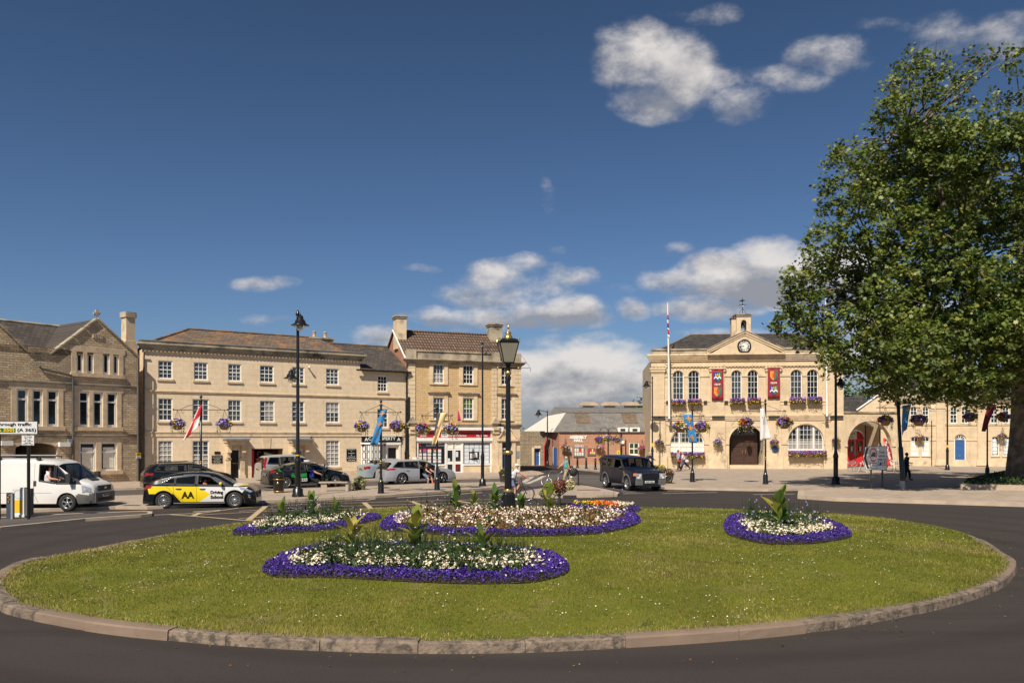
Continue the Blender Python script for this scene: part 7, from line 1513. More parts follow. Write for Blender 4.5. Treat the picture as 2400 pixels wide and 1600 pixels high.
b.build('ring_mark',root); b=MB(); b.box(w_+.001,w_+.16,-.10,.14,.05,.99,M['greytrim']); b.build('side_shell',root); b=MB()
for xx,zz in ((-.17,.95),(.17,.95),(-.17,.65),(.17,.65)): b.ball((xx,-.143,zz),.014,.008,.014,M['grey'],6,4)
b.build('screw',root)
x,D=W(24,1215.5,.10); root=empty('marker_post',(x,D,.10),0,'short dark blue post with grey side beside the white bollard','post'); b=MB(); b.box(-.10,.05,-.06,.06,0,.90,M['navypost'] if 'navypost' in M else M['greytrim']); b.build('post',root); b=MB(); b.box(.051,.115,-.06,.06,0,.88,M['grey']); b.build('side_strip',root); b=MB(); b.box(-.08,.03,-.066,-.061,.55,.86,M['timber'])
for i in range(4): b.ball((-.03+.04*(i%2),-.07,.6+.07*i),.02,.01,.02,M['gilt'],6,4)
b.build('reflector_plate',root)
x,D=W(2054,1144.5,.16); root=empty('road_sign',(x,D,.16),0,'grey arrow shaped town centre sign on two posts in the tree shade','road sign'); X=lambda q:PX(q,D)-x; Zq=lambda q:PZ(q,D)-.16
pts=[(X(2021),Zq(1072)),(X(2028),Zq(1100)),(X(2078),Zq(1101.5)),(X(2078),Zq(1044.5)),(X(2027),Zq(1045.5))]
b=MB(); b.prism(pts,-.05,-.03,M['black']); b.build('border',root); cx_=sum(p[0] for p in pts)/5; cz_=sum(p[1] for p in pts)/5
b=MB(); b.prism([(cx_+(p[0]-cx_)*.965,cz_+(p[1]-cz_)*.965) for p in pts],-.056,-.0505,M['signwhite']); p_=b.build('panel',root)
b=MB(); m=M['timber']; b.prism([(X(2023.3),Zq(1072)),(X(2031),Zq(1097.5)),(X(2036),Zq(1097.5)),(X(2028.5),Zq(1072)),(X(2034.5),Zq(1048.5)),(X(2030),Zq(1048.5))],-.060,-.0565,m); b.build('chevron',p_)
b=MB(); c_=(X(2045.5),Zq(1065.5)); N=28; ro,ri_=.20,.165; sx_=1.0; sy_=1.9*.9
for i in range(N):
    a0=2*math.pi*i/N;a1=2*math.pi*(i+1)/N; f=lambda r_,a:(c_[0]+r_*math.cos(a),c_[1]+r_*1.85*math.sin(a)); b.add([(f(ri_,a0)[0],-.0600,f(ri_,a0)[1]),(f(ri_,a1)[0],-.0600,f(ri_,a1)[1]),(f(ro,a1)[0],-.06,f(ro,a1)[1]),(f(ro,a0)[0],-.06,f(ro,a0)[1])],[(0,1,2,3)],M['red'])
b.build('red_ring',p_)
b=MB(); y_=-.061;
def rect(x0,x1,z0,z1,m,yy=y_): b.add([(x0,yy,z0),(x1,yy,z0),(x1,yy,z1),(x0,yy,z1)],[(0,1,2,3)],m)
rect(X(2043.5),X(2051),Zq(1068.8),Zq(1060),M['black']); rect(X(2040.5),X(2043.3),Zq(1068.8),Zq(1063.5),M['black'])
for q in (2042,2049.5): b.ball((X(q),-.062,Zq(1069.5)),.025,.004,.025,M['black'],8,5)
text(b,'7.5T',.09,(X(2047.3),-.064,Zq(1064.5)),M['signwhite'],fit=.14); text(b,'Town',.2,(X(2065.5),-.0605,Zq(1059)),M['black'],fit=X(2072)-X(2059.5)); text(b,'centre',.2,(X(2066),-.0605,Zq(1068)),M['black'],fit=X(2073.5)-X(2058)); b.build('lettering',p_)
b=MB(); b.box(X(2057),X(2065),-.062,-.0565,Zq(1090),Zq(1075),M['flagnavy']); text(b,'P',.3,(X(2061),-.066,Zq(1082.5)),M['signwhite'],bold=.012); b.build('parking_symbol',p_)
b=MB(); b.box(X(2067),X(2075.5),-.0605,-.0565,Zq(1090.5),Zq(1075),M['black']); b.box(X(2067.7),X(2074.8),-.063,-.061,Zq(1089.3),Zq(1076.2),M['signwhite']); text(b,'i',.26,(X(2071.2),-.066,Zq(1082.5)),M['black'],bold=.012); b.build('information_symbol',p_)
b=MB(); b.box(X(2038),X(2055),-.0605,-.0565,Zq(1097.8),Zq(1084),M['black']); b.box(X(2038.8),X(2054.2),-.063,-.061,Zq(1096.6),Zq(1085.2),M['signwhite']); text(b,'150 yds',.13,(X(2046.5),-.066,Zq(1091)),M['black'],fit=X(2053)-X(2040)); b.build('distance_plate',p_)
for q,pyb in ((2041.6,1143.9),(2068,1145.2)): b=MB(); b.tube([(X(q),0,0),(X(q),0,Zq(1050))],.045,M['trim'],10); b.build('post',root)
x,D=W(2089,1104.5,.12); root=empty('feather_banner',(x,D,.12),0,'curved bright red feather banner standing outside the cafe arch','banner'); X=lambda q:PX(q,D)-x; Zq=lambda q:PZ(q,D)-.12
b=MB(); N=14; L_=[(2070+ (2079-2070)*t,1027+(1091.5-1027)*t) for t in [i/N for i in range(N+1)]]; Rr=[(2072+ (2092.5-2072)*(math.sin(t*math.pi/2))**.62,1025.5+(1091.5-1025.5)*t) for t in [i/N for i in range(N+1)]]
vs=[(X(a),.03*math.sin(i*.7),Zq(c)) for i,(a,c) in enumerate(L_)]+[(X(a),.03*math.sin(i*.7+1),Zq(c)) for i,(a,c) in enumerate(Rr)]; b.add(vs,[(i,i+1,N+2+i,N+1+i) for i in range(N)],M['red'],True); o=b.build('sail',root); s=o.modifiers.new('thickness','SOLIDIFY'); s.thickness=.012
b=MB(); b.tube([(X(2092.8),.02,.05),(X(2092.8),.02,Zq(1092))]+[(X(a)+.02,.02,Zq(c)) for a,c in Rr[::-1]],.018,M['trim'],5); b.build('pole',root); b=MB(); b.box(X(2092.8)-.4,X(2092.8)+.4,-.25,.25,0,.08,M['trim']); b.build('foot',root)
b=MB(); dv=np.array([X(2090)-X(2074.5),0,Zq(1085)-Zq(1036)]); dv/=np.linalg.norm(dv); text(b,'The Tea House Café',.34,((X(2082.5)),-.045,Zq(1062)),M['white'],ux=tuple(dv),uz=(-dv[2],0,dv[0]),fit=2.0,bold=.012); b.build('lettering',root)
def cafe_chair(px,py,label,rz,n=0):
    x,D=W(px,py,.12); root=empty('cafe_chair',(x,D,.12),rz,label,'chair','silver metal cafe chairs outside the archway'); s=M['steel']; b=MB(); b.box(-.22,.22,-.21,.21,.43,.455,s); b.build('seat',root)
    for a,c in ((-.2,-.2),(.2,-.2),(.2,.2),(-.2,.2)): b=MB(); b.tube([(a,c,.43),(a*1.15,c*1.15,0)],.013,s,5); b.build('leg',root)
    b=MB(); b.tube([(-.2,.2,.44),(-.23,.24,.75),(-.15,.27,.86),(.15,.27,.86),(.23,.24,.75),(.2,.2,.44)],.014,s,5)
    for z in (.58,.66,.74): b.box(-.21,.21,.225,.24,z,z+.045,s)
    b.build('backrest',root); b=MB()
    for sg in (-1,1): b.tube([(sg*.23,.22,.66),(sg*.26,-.15,.66),(sg*.23,-.2,.44)],.012,s,5)
    b.build('armrest',root)
for px,py,l,rz in ((1997,1105,'leftmost silver cafe chair before the red door',.4),(2008,1104,'second silver cafe chair, turned sideways by the red door',1.7),(2106,1105,'silver cafe chair right of the red feather banner',2.6)): cafe_chair(px,py,l,rz)
def cafe_table(px,py,label):
    x,D=W(px,py,.12); root=empty('cafe_table',(x,D,.12),0,label,'table','round cafe tables outside the archway'); s=M['steel']; b=MB(); b.lathe([(0,.70),(.33,.70),(.33,.725),(0,.725)],s,18); b.build('tabletop',root); b=MB(); b.tube([(0,0,.70),(0,0,.03)],.025,s,8); b.build('column',root); b=MB()
    for a in (0,1.57,3.14,4.71): b.tube([(0,0,.08),(.27*math.cos(a),.27*math.sin(a),.015)],.016,s,5)
    b.build('foot',root)
cafe_table(2017,1104.5,'small round silver table left of the town centre sign'); cafe_table(2099,1104,'small round silver table right of the red feather banner')
for px,l in ((2022,'narrow white A-board left of the town centre sign'),(2104,'narrow white A-board beside the leaning pole')):
    x,D=W(px,1106.5,.12); root=empty('pavement_board',(x,D,.12),R(62),l,'sign board');
    for s in (-1,1): b=MB(); b.obox((0,s*.16,.45),(.28,0,0),(0,.008,0),(0,-s*.16,.45),M['white']); b.build('board_panel',root)
x,D=W(653,1154,.12); root=empty('litter_bin',(x,D,.12),0,'black litter bin with gold rings on the central pavement','bin'); b=MB(); b.lathe([(0,0),(.24,0),(.25,.03),(.25,.06)],M[BK],20); b.lathe([(.25,.09),(.26,.12),(.26,.66)],M[BK],20); b.build('body',root); b=MB(); b.lathe([(.255,.06),(.265,.075),(.255,.09)],M['gilt'],20); b.lathe([(.265,.66),(.28,.675),(.265,.69)],M['gilt'],20); b.build('gilt_ring',root)
b=MB(); b.lathe([(.26,.69),(.26,.92),(.28,.95),(.28,.98),(.16,1.06),(0,1.07)],M[BK],20); b.build('hood',root); b=MB(); b.box(-.12,.15,-.275,-.255,.76,.88,M['void']); b.build('opening',root); b=MB(); b.lathe([(.0,-.272),(.06,-.272),(.06,-.262)],M['gilt'],14,(.03,0,.50),ax='y'); b.build('emblem',root)
b=MB(); b.leafs(rng.normal(size=(60,3))*[.05,.02,.03]+[.02,0,1.10],.05,M['limebright'] if 'limebright' in M else M['leafb']); b.build('green_topper',root)
b=MB(); x,D=W(788,1150,.12); root=empty('stone_bench',(x,D,.12),R(12),'pale stone bench on the central pavement','bench'); L_=.86
b=MB(); b.box(-L_,L_,-.22,.22,.40,.485,M['kerbstone']); b.box(-L_-.02,L_+.02,-.24,.24,.425,.462,M['kerbstone']); b.build('seat',root)
for s in (-1,1): b=MB(); b.box(s*.62-.15,s*.62+.15,-.17,.17,0,.399,M['kerbstone']); b.build('leg',root)
def tub(px,py,label,r=.28,h=.42,mats=('variegated','leafb'),fr=.5,n=700,blooms=(),z=.12,square=False,seed=0,drop=.3,name='planter'):
    x,D=W(px,py,z); root=empty(name,(x,D,z),0,label,'planter'); b=MB()
    if square:
        b.lathe([(0,0),(r*1.0,0),(r*1.0,.06),(r*.95,.08),(r*1.28,h-.06),(r*1.38,h-.05),(r*1.38,h),(r*1.2,h)],M['trim'],4,smooth=False)
    else: b.lathe([(0,0),(r*.75,0),(r,h*.9),(r*1.08,h*.92),(r*1.08,h),(r*.9,h)],M['trim'],18)
    b.build('tub',root)
    if square:
        root.rotation_euler=(0,0,R(10)); b=MB(); w_=r*.5; zz=h*.5; P=[(-w_,zz+h*.16),(-w_*.6,zz+h*.26),(w_*.6,zz+h*.26),(w_,zz+h*.16),(w_,zz-h*.16),(w_*.6,zz-h*.26),(-w_*.6,zz-h*.26),(-w_,zz-h*.16)]
        yy=-r*.83; b.tube([(p[0],yy-.03*(p[1]-zz)/h*3-.01,p[1]) for p in P+P[:1]],.012,M['gilt'],4); b.build('gilt_panel_moulding',root)
    r_=np.random.default_rng(seed+int(px)); v=r_.normal(size=(n,3)); v/=np.linalg.norm(v,axis=1)[:,None]; v[:,2]=np.abs(v[:,2]); p=v*np.array([fr,fr,fr*.75])*r_.uniform(.5,1.05,(n,1))+[0,0,h-.02]; out=np.hypot(p[:,0],p[:,1]); s=out>r*1.05; p[s,2]-=r_.uniform(0,drop+.1,s.sum())
    b=MB(); k=r_.random(n)
    for i,m in enumerate(mats): sel=(k>=i/len(mats))&(k<(i+1)/len(mats)); b.leafs(p[sel],.075,M[m])
    b.build('foliage',root)
    if blooms:
        b=MB();
        for i,(m,zmin,zmax) in enumerate(blooms): q=r_.normal(size=(90,3))*[fr*.45,fr*.4,.04]+[0,0,h+zmin+(zmax-zmin)*.5]; b.leafs(q,.075,M[m],up=.5)
        b.build('blooms',root)
    return root
tub(842,1147,'dark tub overflowing with pale variegated ivy beside the bench',.27,.42,('variegated','variegated','leafb'),.42,900,drop=.35)
tub(1562,1132,'square black planter of yellow and pink flowers beside the dark blue off-roader',.38,.62,('leafb',),.42,300,(('redpetal',.05,.15),('pinkhot',.0,.12),('pink_petal',0,.1)),square=True,drop=.05)
tub(1545,1121,'yellow flowered planter half hidden behind the dark blue off-roader',.36,.62,('leafb',),.48,300,(('yellowpetal',.1,.25),('yellowpetal',.15,.3)),square=True,drop=.05)
tub(1414,1094,'dark planter with yellow flowers against the brick hall',.34,.75,('leafb','leafd'),.42,300,(('yellowpetal',.15,.3),('redpetal',.0,.1)),square=True,drop=.1)
tub(1181,1129,'square black planter half hidden behind the ornate lamp post',.3,.6,('leafb',),.3,300,(('yellowpetal',.1,.2),),square=True,drop=.05)
for i,(px,py) in enumerate(((1353.4,1096.3),(1374,1098),(1395.5,1099.8),(1334,1095.5))):
    x,D=W(px,py,.12); root=empty('street_bollard',(x,D,.12),0,['black bollard before the large notice board','black bollard before the small notice board','black bollard nearest the planter by the brick hall','black bollard behind the walking man'][i],'bollard','black iron bollards in front of the assembly hall'); b=MB(); b.lathe([(0,0),(.14,0),(.14,.08),(.10,.14),(.09,.2),(.075,.75),(.1,.77),(.1,.82),(.07,.85)],M[BK],12); b.build('shaft',root); b=MB(); b.lathe([(.07,.85),(.09,.90),(.07,.96),(.0,.98)],M[BK],12); b.build('cap',root); b=MB(); b.lathe([(.085,.79),(.103,.795),(.103,.81),(.085,.815)],M['steel'],12); b.build('band',root)
x,D=W(1343.5,1137.5,.12); root=empty('cycle_hoop',(x,D,.12),0,'black hoop barrier holding a round dark disc on the stone island','barrier'); b=MB(); w_=.29; zt=PZ(1097,D)-.12
b.tube([(-w_,0,0),(-w_,0,zt-w_)]+[(-w_*math.cos(math.pi*i/10),0,zt-w_+w_*math.sin(math.pi*i/10)) for i in range(1,10)]+[(w_,0,zt-w_),(w_,0,0)],.035,M[BK],8); b.build('hoop',root); b=MB(); b.lathe([(0,-.03),(.235,-.03),(.235,.03),(0,.03)],M['blackmatt'],28,(0,0,PZ(1106,D)-.12),ax='y'); b.build('disc',root)
b=MB(); b.tube([(-w_*.55,-.035,zt-.05),(0,-.04,zt-.0),(w_*.5,-.035,zt-.06)],.014,M['chrome'],5); b.build('chrome_strip',root)
x,D=W(1303,1141,.12); root=empty('cycle_rack',(x,D,.12),R(14),'looping silver wire cycle rack on the stone island','cycle rack');
for i,(cx_,cz_,rx,rz_) in enumerate([(-.55,.30,.30,.27),(-.15,.55,.34,.36),(.30,.28,.30,.28),(.45,.55,.38,.34),(.85,.3,.26,.28)]):
    b=MB(); b.tube([(cx_+rx*math.cos(2*math.pi*k/20),.22*math.sin(2*math.pi*k/20+i)*.8,max(.0,cz_+rz_*math.sin(2*math.pi*k/20))) for k in range(21)],.014,M['steel'],5,caps=False); b.build('wire_loop',root)
b=MB(); b.tube([(-.75,.0,.05),(-.5,-.15,.5),(.1,0,.08),(.6,.15,.62),(1.0,0,.1)],.014,M['steel'],5); b.build('rail',root)
x,D=1.95,32.0; x=PX(1302,34.6); D=34.6; Zq=lambda q:PZ(q,D); root=empty('ball_planter',(x,D,.0),0,'post with five round balls of brown, lime and cream foliage','planter'); b=MB(); b.tube([(PX(1311,D)-x,0,0),(PX(1311,D)-x,0,Zq(1150))],.05,M['trim'],8)
for q,r_ in ((1278,1150),(1290,1140),(1338,1142)): b.tube([(PX(1311,D)-x,0,Zq(1163)),(PX(q,D)-x,0,Zq(r_))],.022,M['trim'],5)
b.build('post',root)
for px,py,rr_,ms_ in ((1311,1138.5,.315,('brownfol','brownfol','bronze')),(1287,1143,.24,('limefol','limefol','leafb')),(1273,1156,.155,('limefol','leafb')),(1335,1136,.215,('cream_petal','cream_petal','leafb','yellowpetal')),(1281,1150,.18,('brownfol','bronze'))):
    r_=np.random.default_rng(int(px)); n=int(2600*rr_); v=r_.normal(size=(n,3)); v/=np.linalg.norm(v,axis=1)[:,None]; c=np.array([PX(px,D)-x,.1 if px in(1281,) else (-.05 if px<1300 else 0),Zq(py)]); b=MB(); b.ball(tuple(c),rr_*.82,rr_*.82,rr_*.82,M[ms_[-1] if ms_[-1]!='yellowpetal' else 'leafb'],12,8); k=r_.integers(0,len(ms_),n)
    for i,m in enumerate(ms_): b.leafs((v*rr_*r_.uniform(.86,1.06,(n,1))+c)[k==i],.055,M[m])
    b.build('foliage_ball',root)
for px,py,rz,l in ((1335,1160.5,0,'iron drain grate in the kerb of the stone island'),(308,1183.5,0,'iron drain grate in front of the white van'),):
    x,D=W(px,py,.13); b=MB(); b.box(-.32,.32,-.12,.12,-.12,.004,M['trim']);
    for i in range(8): b.box(-.28+.075*i,-.25+.075*i,-.1,.1,.0041,.010,M['greytrim'])
    b.build('drain_grate',loc=(x,D,.13),rz=rz,label=l,cat='drain')
x,D=W(1380,1147.5,.125); b=MB(); b.box(-.6,.6,-.25,.25,-.04,.004,M['bronze']); b.build('manhole_cover',loc=(x,D,.125),label='rusty rectangular cover set into the stone island',cat='manhole cover')
x,D=A.world(A.s(616),.9,0)[:2]; b=MB(); r_=np.random.default_rng(4); root=empty('hanging_basket',(x,D,0),0,'pink flowers hanging inside the brick archway passage','flower basket'); b.leafs(r_.normal(size=(120,3))*[.16,.1,.42]+[0,0,2.5],.12,M['pinkhot']); b.build('blooms',root); b=MB(); b.leafs(r_.normal(size=(140,3))*[.18,.1,.5]+[0,0,2.3],.13,M['leafd']); b.build('foliage',root)
def itp(P,x):
    if x<=P[0][0]: return P[0][1]
    for (a,b_),(c,d) in zip(P,P[1:]):
        if x<=c:
            t=(x-a)/(c-a); return b_+(d-b_)*t
    return P[-1][1]
def smooth(P,k=3):      # rounds the corners of a profile
    for _ in range(k):
        Q=[P[0]]
        for a,c in zip(P,P[1:]): Q+=[(a[0]*.75+c[0]*.25,a[1]*.75+c[1]*.25),(a[0]*.25+c[0]*.75,a[1]*.25+c[1]*.75)]
        P=Q+[P[-1]]
    return P
def inq(pts,x,z):
    r=False;j=len(pts)-1
    for i in range(len(pts)):
        xi,zi=pts[i];xj,zj=pts[j]
        if (zi>z)!=(zj>z) and x<(xj-xi)*(z-zi)/(zj-zi+1e-12)+xi: r=not r
        j=i
    return r
class Car:
    def __init__(s,name,label,cat,loc,rz,L,Wd,top,belt,wx,wr,body,zb=.2,tumble=.30,roofr=(0,0),sm=2,taper=.16,sills=.22,bottom=None,trimz=0,group=None,nose=.5):
        s.root=empty(name,loc,rz,label,cat,group); s.L=L;s.W=Wd/2;s.top=smooth(top,sm);s.belt=belt;s.wx=wx;s.wr=wr;s.body=body;s.zb=zb;s.tum=tumble;s.x0=top[0][0];s.x1=top[-1][0];s.taper=taper;s.bottom=bottom;s.trimz=trimz;s.nose=nose
        s.doors=[];s.windows=[];s.colors=[];s.screens=[];s.open=set()
    def w(s,x):       # plan half width
        d=min(x-s.x0,s.x1-x); e=s.nose; t=max(0,min(1,d/e)); return s.W*(1-s.taper*(1-t)**2.2)
    def y(s,x,z):     # body half width at a side point
        zt=itp(s.top,x); zbl=min(itp(s.belt,x),zt-.03); w=s.w(x)
        if z<=zbl:
            t=(z-s.zb)/(zbl-s.zb); return w*(1-.045*(1-min(1,t*2.2))**2-.035*max(0,t-.55)**1.5*2)
        yb=w*(1-.035*.45**1.5*2); return yb-s.tum*(z-zbl)
    def make(s,dark='trim'):
        xs=set(); n=int((s.x1-s.x0)/.05)
        for i in range(n+1): xs.add(round(s.x0+(s.x1-s.x0)*i/n,4))
        for a,c,_ in s.doors: xs|={a,c}
        for x in s.wx:
            for k in range(13): xs.add(round(x-(s.wr+.06)*math.cos(math.pi*k/12),4))
        for a,c in s.screens: xs|={a,c}
        xs=sorted(x for x in xs if s.x0<=x<=s.x1); NS,NG,NT=10,7,5; Ra=s.wr+.065; rows=[]
        for x in xs:
            zt=itp(s.top,x); zbl=min(itp(s.belt,x),zt-.03); zb=s.zb if not s.bottom else itp(s.bottom,x)
            for wx in s.wx:
                d=abs(x-wx)
                if d<Ra: zb=max(zb,s.wr+math.sqrt(Ra*Ra-d*d))
            zb=min(zb,zbl-.02); r=[]
            for k in range(NS+1): z=zb+(zbl-zb)*k/NS; r.append((x,-s.y(x,z),z))
            edge=min(.07,(zt-zbl)*.5); zs_=zt-edge
            for k in range(1,NG+1): z=zbl+(zs_-zbl)*k/NG; r.append((x,-s.y(x,z),z))
            yt=s.y(x,zs_)
            for k in range(1,NT+1):
                t=k/NT; y_=yt*(1-t); zz=zs_+edge*(1-(1-min(1,t*2.0))**2)+.03*t*(1-.5*t); r.append((x,-y_,zz))
            rows.append(r)
        m=len(rows[0]); parts={}
        def P(nm): return parts.setdefault(nm,MB())
        for i in range(len(xs)-1):
            xc=(xs[i]+xs[i+1])/2
            for j in range(m-1):
                q=[rows[i][j],rows[i+1][j],rows[i+1][j+1],rows[i][j+1]]; zc=sum(p[2] for p in q)/4
                for sg in (1,-1):
                    nm='body'; mt=s.body
                    if j<NS or (j<NS+NG):
                        if any(inq(wq,xc,zc) for wq in s.windows): continue
                        for a,c,zz in s.doors:
                            if a<xc<c and zc>zz and j<NS+NG and zc<itp(s.top,xc)-.10: nm='door|%g|%d'%(a,sg)
                        for cf in s.colors:
                            r_=cf(xc,zc,sg)
                            if r_: mt=r_
                    if j>=NS+NG:
                        if any(a<xc<c for a,c in s.screens): nm='windscreen|%d'%[k for k,(a,c) in enumerate(s.screens) if a<xc<c][0]; mt=M['carglass']
                        else:
                            for cf in s.colors:
                                r_=cf(xc,99,sg)
                                if r_: mt=r_
                    if nm in s.open: nm=nm;
                    qq=[(p[0],p[1]*sg,p[2]) for p in q]
                    if sg<0: qq=qq[::-1]
                    P(nm).add(qq,[(0,1,2,3)],mt,True)
        for r,flip in ((rows[0],1),(rows[-1],0)):
            loop=r+[(p[0],-p[1],p[2]) for p in r[::-1][1:]]; P('body').add(loop,[tuple(range(len(loop)))[::-1] if not flip else tuple(range(len(loop)))],s.body)
        b=MB(); wi=s.W-.12; bt=lambda x:min(itp(s.belt,x),itp(s.top,x)-.05)
        b.box(s.x0+.15,s.x1-.15,-wi,wi,s.zb+.02,s.zb+.12,M['interior'])
        cab=[x for a,c in [(min(p[0] for w_ in s.windows for p in w_),max(p[0] for w_ in s.windows for p in w_))] for x in (a,c)] if s.windows else (0,1)
        b.box(s.x0+.15,cab[0]-.05,-wi,wi,s.zb+.12,bt(s.x0+.4)-.12,M['interior']); b.box(cab[1]+.12,s.x1-.3,-wi,wi,s.zb+.12,bt(s.x1-.4)-.16,M['interior'])
        b.box(cab[1]-.30,cab[1]+.11,-wi+.06,wi-.06,s.zb+.12,bt(cab[1])-.05,M['interior'])
        fx=cab[1]-1.25
        for sx in ([fx,fx-.9] if cab[1]-cab[0]>1.8 else [fx]):
            for yy in (-.36,.36): b.box(sx-.05,sx+.45,yy-.24,yy+.24,s.zb+.12,s.zb+.32,M['interior']); b.obox((sx-.12,yy,s.zb+.62),(.06,0,0),(0,.23,0),(-.08,0,.32),M['interior']); b.obox((sx-.22,yy,s.zb+1.02),(.05,0,0),(0,.12,0),(-.01,0,.08),M['interior'])
        b.tube([(fx+.75+.12*math.sin(t*.63)*.4,-.36+.18*math.cos(t*.63),bt(fx+.6)+.0+.17*math.sin(t*.63)) for t in range(11)],.014,M['interior'],5); b.build('interior',s.root)
        o={}
        mrg={}
        for nm,mb in parts.items():
            base=nm.split('|')[0]
            seen={}; vs=[];fs=[]       # weld so that the surface shades smoothly
            for f in mb.f:
                g=[]
                for k in f:
                    key=tuple(round(c,5) for c in mb.v[k])
                    if key not in seen: seen[key]=len(vs); vs.append(mb.v[k])
                    g.append(seen[key])
                fs.append(g)
            mb.v=vs; keep=[(f,mm,ss) for f,mm,ss in zip(fs,mb.m,mb.sm) if len(set(f))>=3]; mb.f=[list(dict.fromkeys(k[0])) for k in keep]; mb.m=[k[1] for k in keep]; mb.sm=[k[2] for k in keep]
            if nm in s.open:
                a=float(nm.split('|')[1]); hx=[c for a_,c,_ in s.doors if a_==a][0]; c_,sn=math.cos(R(58)),math.sin(R(58)); hy=-s.W*.95
                mb.v=[(hx+(x-hx)*c_-(y-hy)*sn*-1*-1 if False else hx+(x-hx)*c_+(y-hy)*sn, hy+(x-hx)*sn*1.0+(y-hy)*c_, z) for x,y,z in mb.v]
                inner=MB(); inner.v=[(x,y+.04,z) for x,y,z in mb.v if False]
            o[nm]=mb.build(base,s.root)
            if nm in s.open: sd=o[nm].modifiers.new('thickness','SOLIDIFY'); sd.thickness=.07; sd.offset=-1
        s.parts=o
        for wq in s.windows:
            for sg in (-1,1):
                if getattr(s,'noglass',None) and sg<0 and wq in s.noglass: gl=False
                else: gl=True
                n=4 if len(wq)==4 else 3; g=MB(); Q=[(p[0],p[1]) for p in wq]; cx=sum(p[0] for p in Q)/n; cz=sum(p[1] for p in Q)/n
                pt=lambda x,z,off=.004:(x,sg*(s.y(x,z)+off),z)
                V=[];K=5
                a,b_,c,d=(Q+[Q[-1]])[:4] if n==3 else Q
                for jj in range(K+1):
                    for ii in range(K+1):
                        u,v=ii/K,jj/K; x=(a[0]*(1-u)+b_[0]*u)*(1-v)+(d[0]*(1-u)+c[0]*u)*v; z=(a[1]*(1-u)+b_[1]*u)*(1-v)+(d[1]*(1-u)+c[1]*u)*v; V.append(pt(x,z,-.006))
                if gl: g.add(V,[(jj*(K+1)+ii,jj*(K+1)+ii+1,(jj+1)*(K+1)+ii+1,(jj+1)*(K+1)+ii) for jj in range(K) for ii in range(K)],M['carglass'],True); wo=g.build('side_window',s.root)
                t=MB(); tm=getattr(s,'trimmat','trim')
                for ii in range(n):
                    p,q=Q[ii],Q[(ii+1)%n]; ks=5; t.tube([pt(p[0]+(q[0]-p[0])*k/ks,p[1]+(q[1]-p[1])*k/ks,.002) for k in range(ks+1)],.034 if tm=='trim' else .028,M['trim'],4)
                    if tm!='trim' : t.tube([pt(p[0]+(q[0]-p[0])*k/ks,p[1]+(q[1]-p[1])*k/ks+(.03 if p[1]>cz-.02 or q[1]>cz else -.03),.02) for k in range(ks+1)],.011,M[tm],4)
                t.build('window_trim',s.root)
        return s
    def wheels(s,n=5,rim='rim',dia=.68,dual=False,w=.22):
        for wx in s.wx:
            for sg in (-1,1):
                y0=sg*(s.W-.03); r=s.wr; h=MB(); A=lambda p:[(a,b_*sg) for a,b_ in p]
                h.lathe(A([(0,-w*.55),(r*dia*.98,-w*.55),(r*dia*.98,-.10),(0,-.08)]),M['void'],20,(wx,y0,r),ax='y'); h.lathe(A([(r+.06,-.42),(r+.06,-.02)]),M['blackmatt'],20,(wx,y0,r+.0),ax='y') if False else None
                wo=h.build('wheel',s.root); t=MB(); t.lathe(A([(r*dia,-w),(r*.93,-w),(r,-w+.03),(r,-.03),(r*.95,0),(r*(dia+.1),.008),(r*dia,-.012),(r*dia,-.06)]),M['tyre'],28,(wx,y0,r),ax='y'); t.build('tyre',wo)
                m=MB(); R0=r*dia; m.lathe(A([(R0,-.09),(R0,-.005),(R0*.93,-.012),(R0*.90,-.09)]),M[rim],28,(wx,y0,r),ax='y'); m.lathe(A([(R0*.26,-.05),(R0*.24,-.018),(0,-.012)]),M[rim],14,(wx,y0,r),ax='y')
                for k in range(n):
                    a=2*math.pi*k/n+.3;
                    for da in ((-.10,.10) if dual else (0,)):
                        c,sn=math.cos(a+da),math.sin(a+da); ww=R0*(.055 if dual else (.13 if n<8 else .045)); m.obox((wx+c*R0*.56,y0-sg*.03,r+sn*R0*.56),(c*R0*.37,0,sn*R0*.37),(0,.014,0),(-sn*ww,0,c*ww),M[rim])
                m.build('rim',wo)
        b=MB()
        for wx in s.wx: b.box(wx-s.wr-.05,wx+s.wr+.05,-s.W+.30,s.W-.30,s.zb,s.wr*2+.08,M['blackmatt'])
        b.box(s.x0+.2,s.x1-.2,-s.W+.25,s.W-.25,s.zb-.03,s.zb+.03,M['blackmatt']); b.build('underbody',s.root)
    def patch(s,name,pts,m,off=.008,sides=(-1,1),th=0,parent=None):   # piece of trim lying on the flank, outline in (x,z)
        for sg in sides:
            b=MB(); n=len(pts); cx=sum(p[0] for p in pts)/n; cz=sum(p[1] for p in pts)/n; V=[];K=3
            for k in range(K+1):
                t=1-k/K*.999
                for p in pts: x=cx+(p[0]-cx)*t; z=cz+(p[1]-cz)*t; V.append((x,sg*(s.y(x,z)+off*(1.4-.4*t)),z))
            V+= [(p[0],sg*(s.y(*p)-.01),p[1]) for p in pts]
            f=[(k*n+i,k*n+(i+1)%n,(k+1)*n+(i+1)%n,(k+1)*n+i) for k in range(K) for i in range(n)]+[((K+1)*n+i,(K+1)*n+(i+1)%n,(i+1)%n,i) for i in range(n)]
            if sg>0: f=[q[::-1] for q in f]
            b.add(V,f,M[m],False); o=b.build(name,parent or s.root)
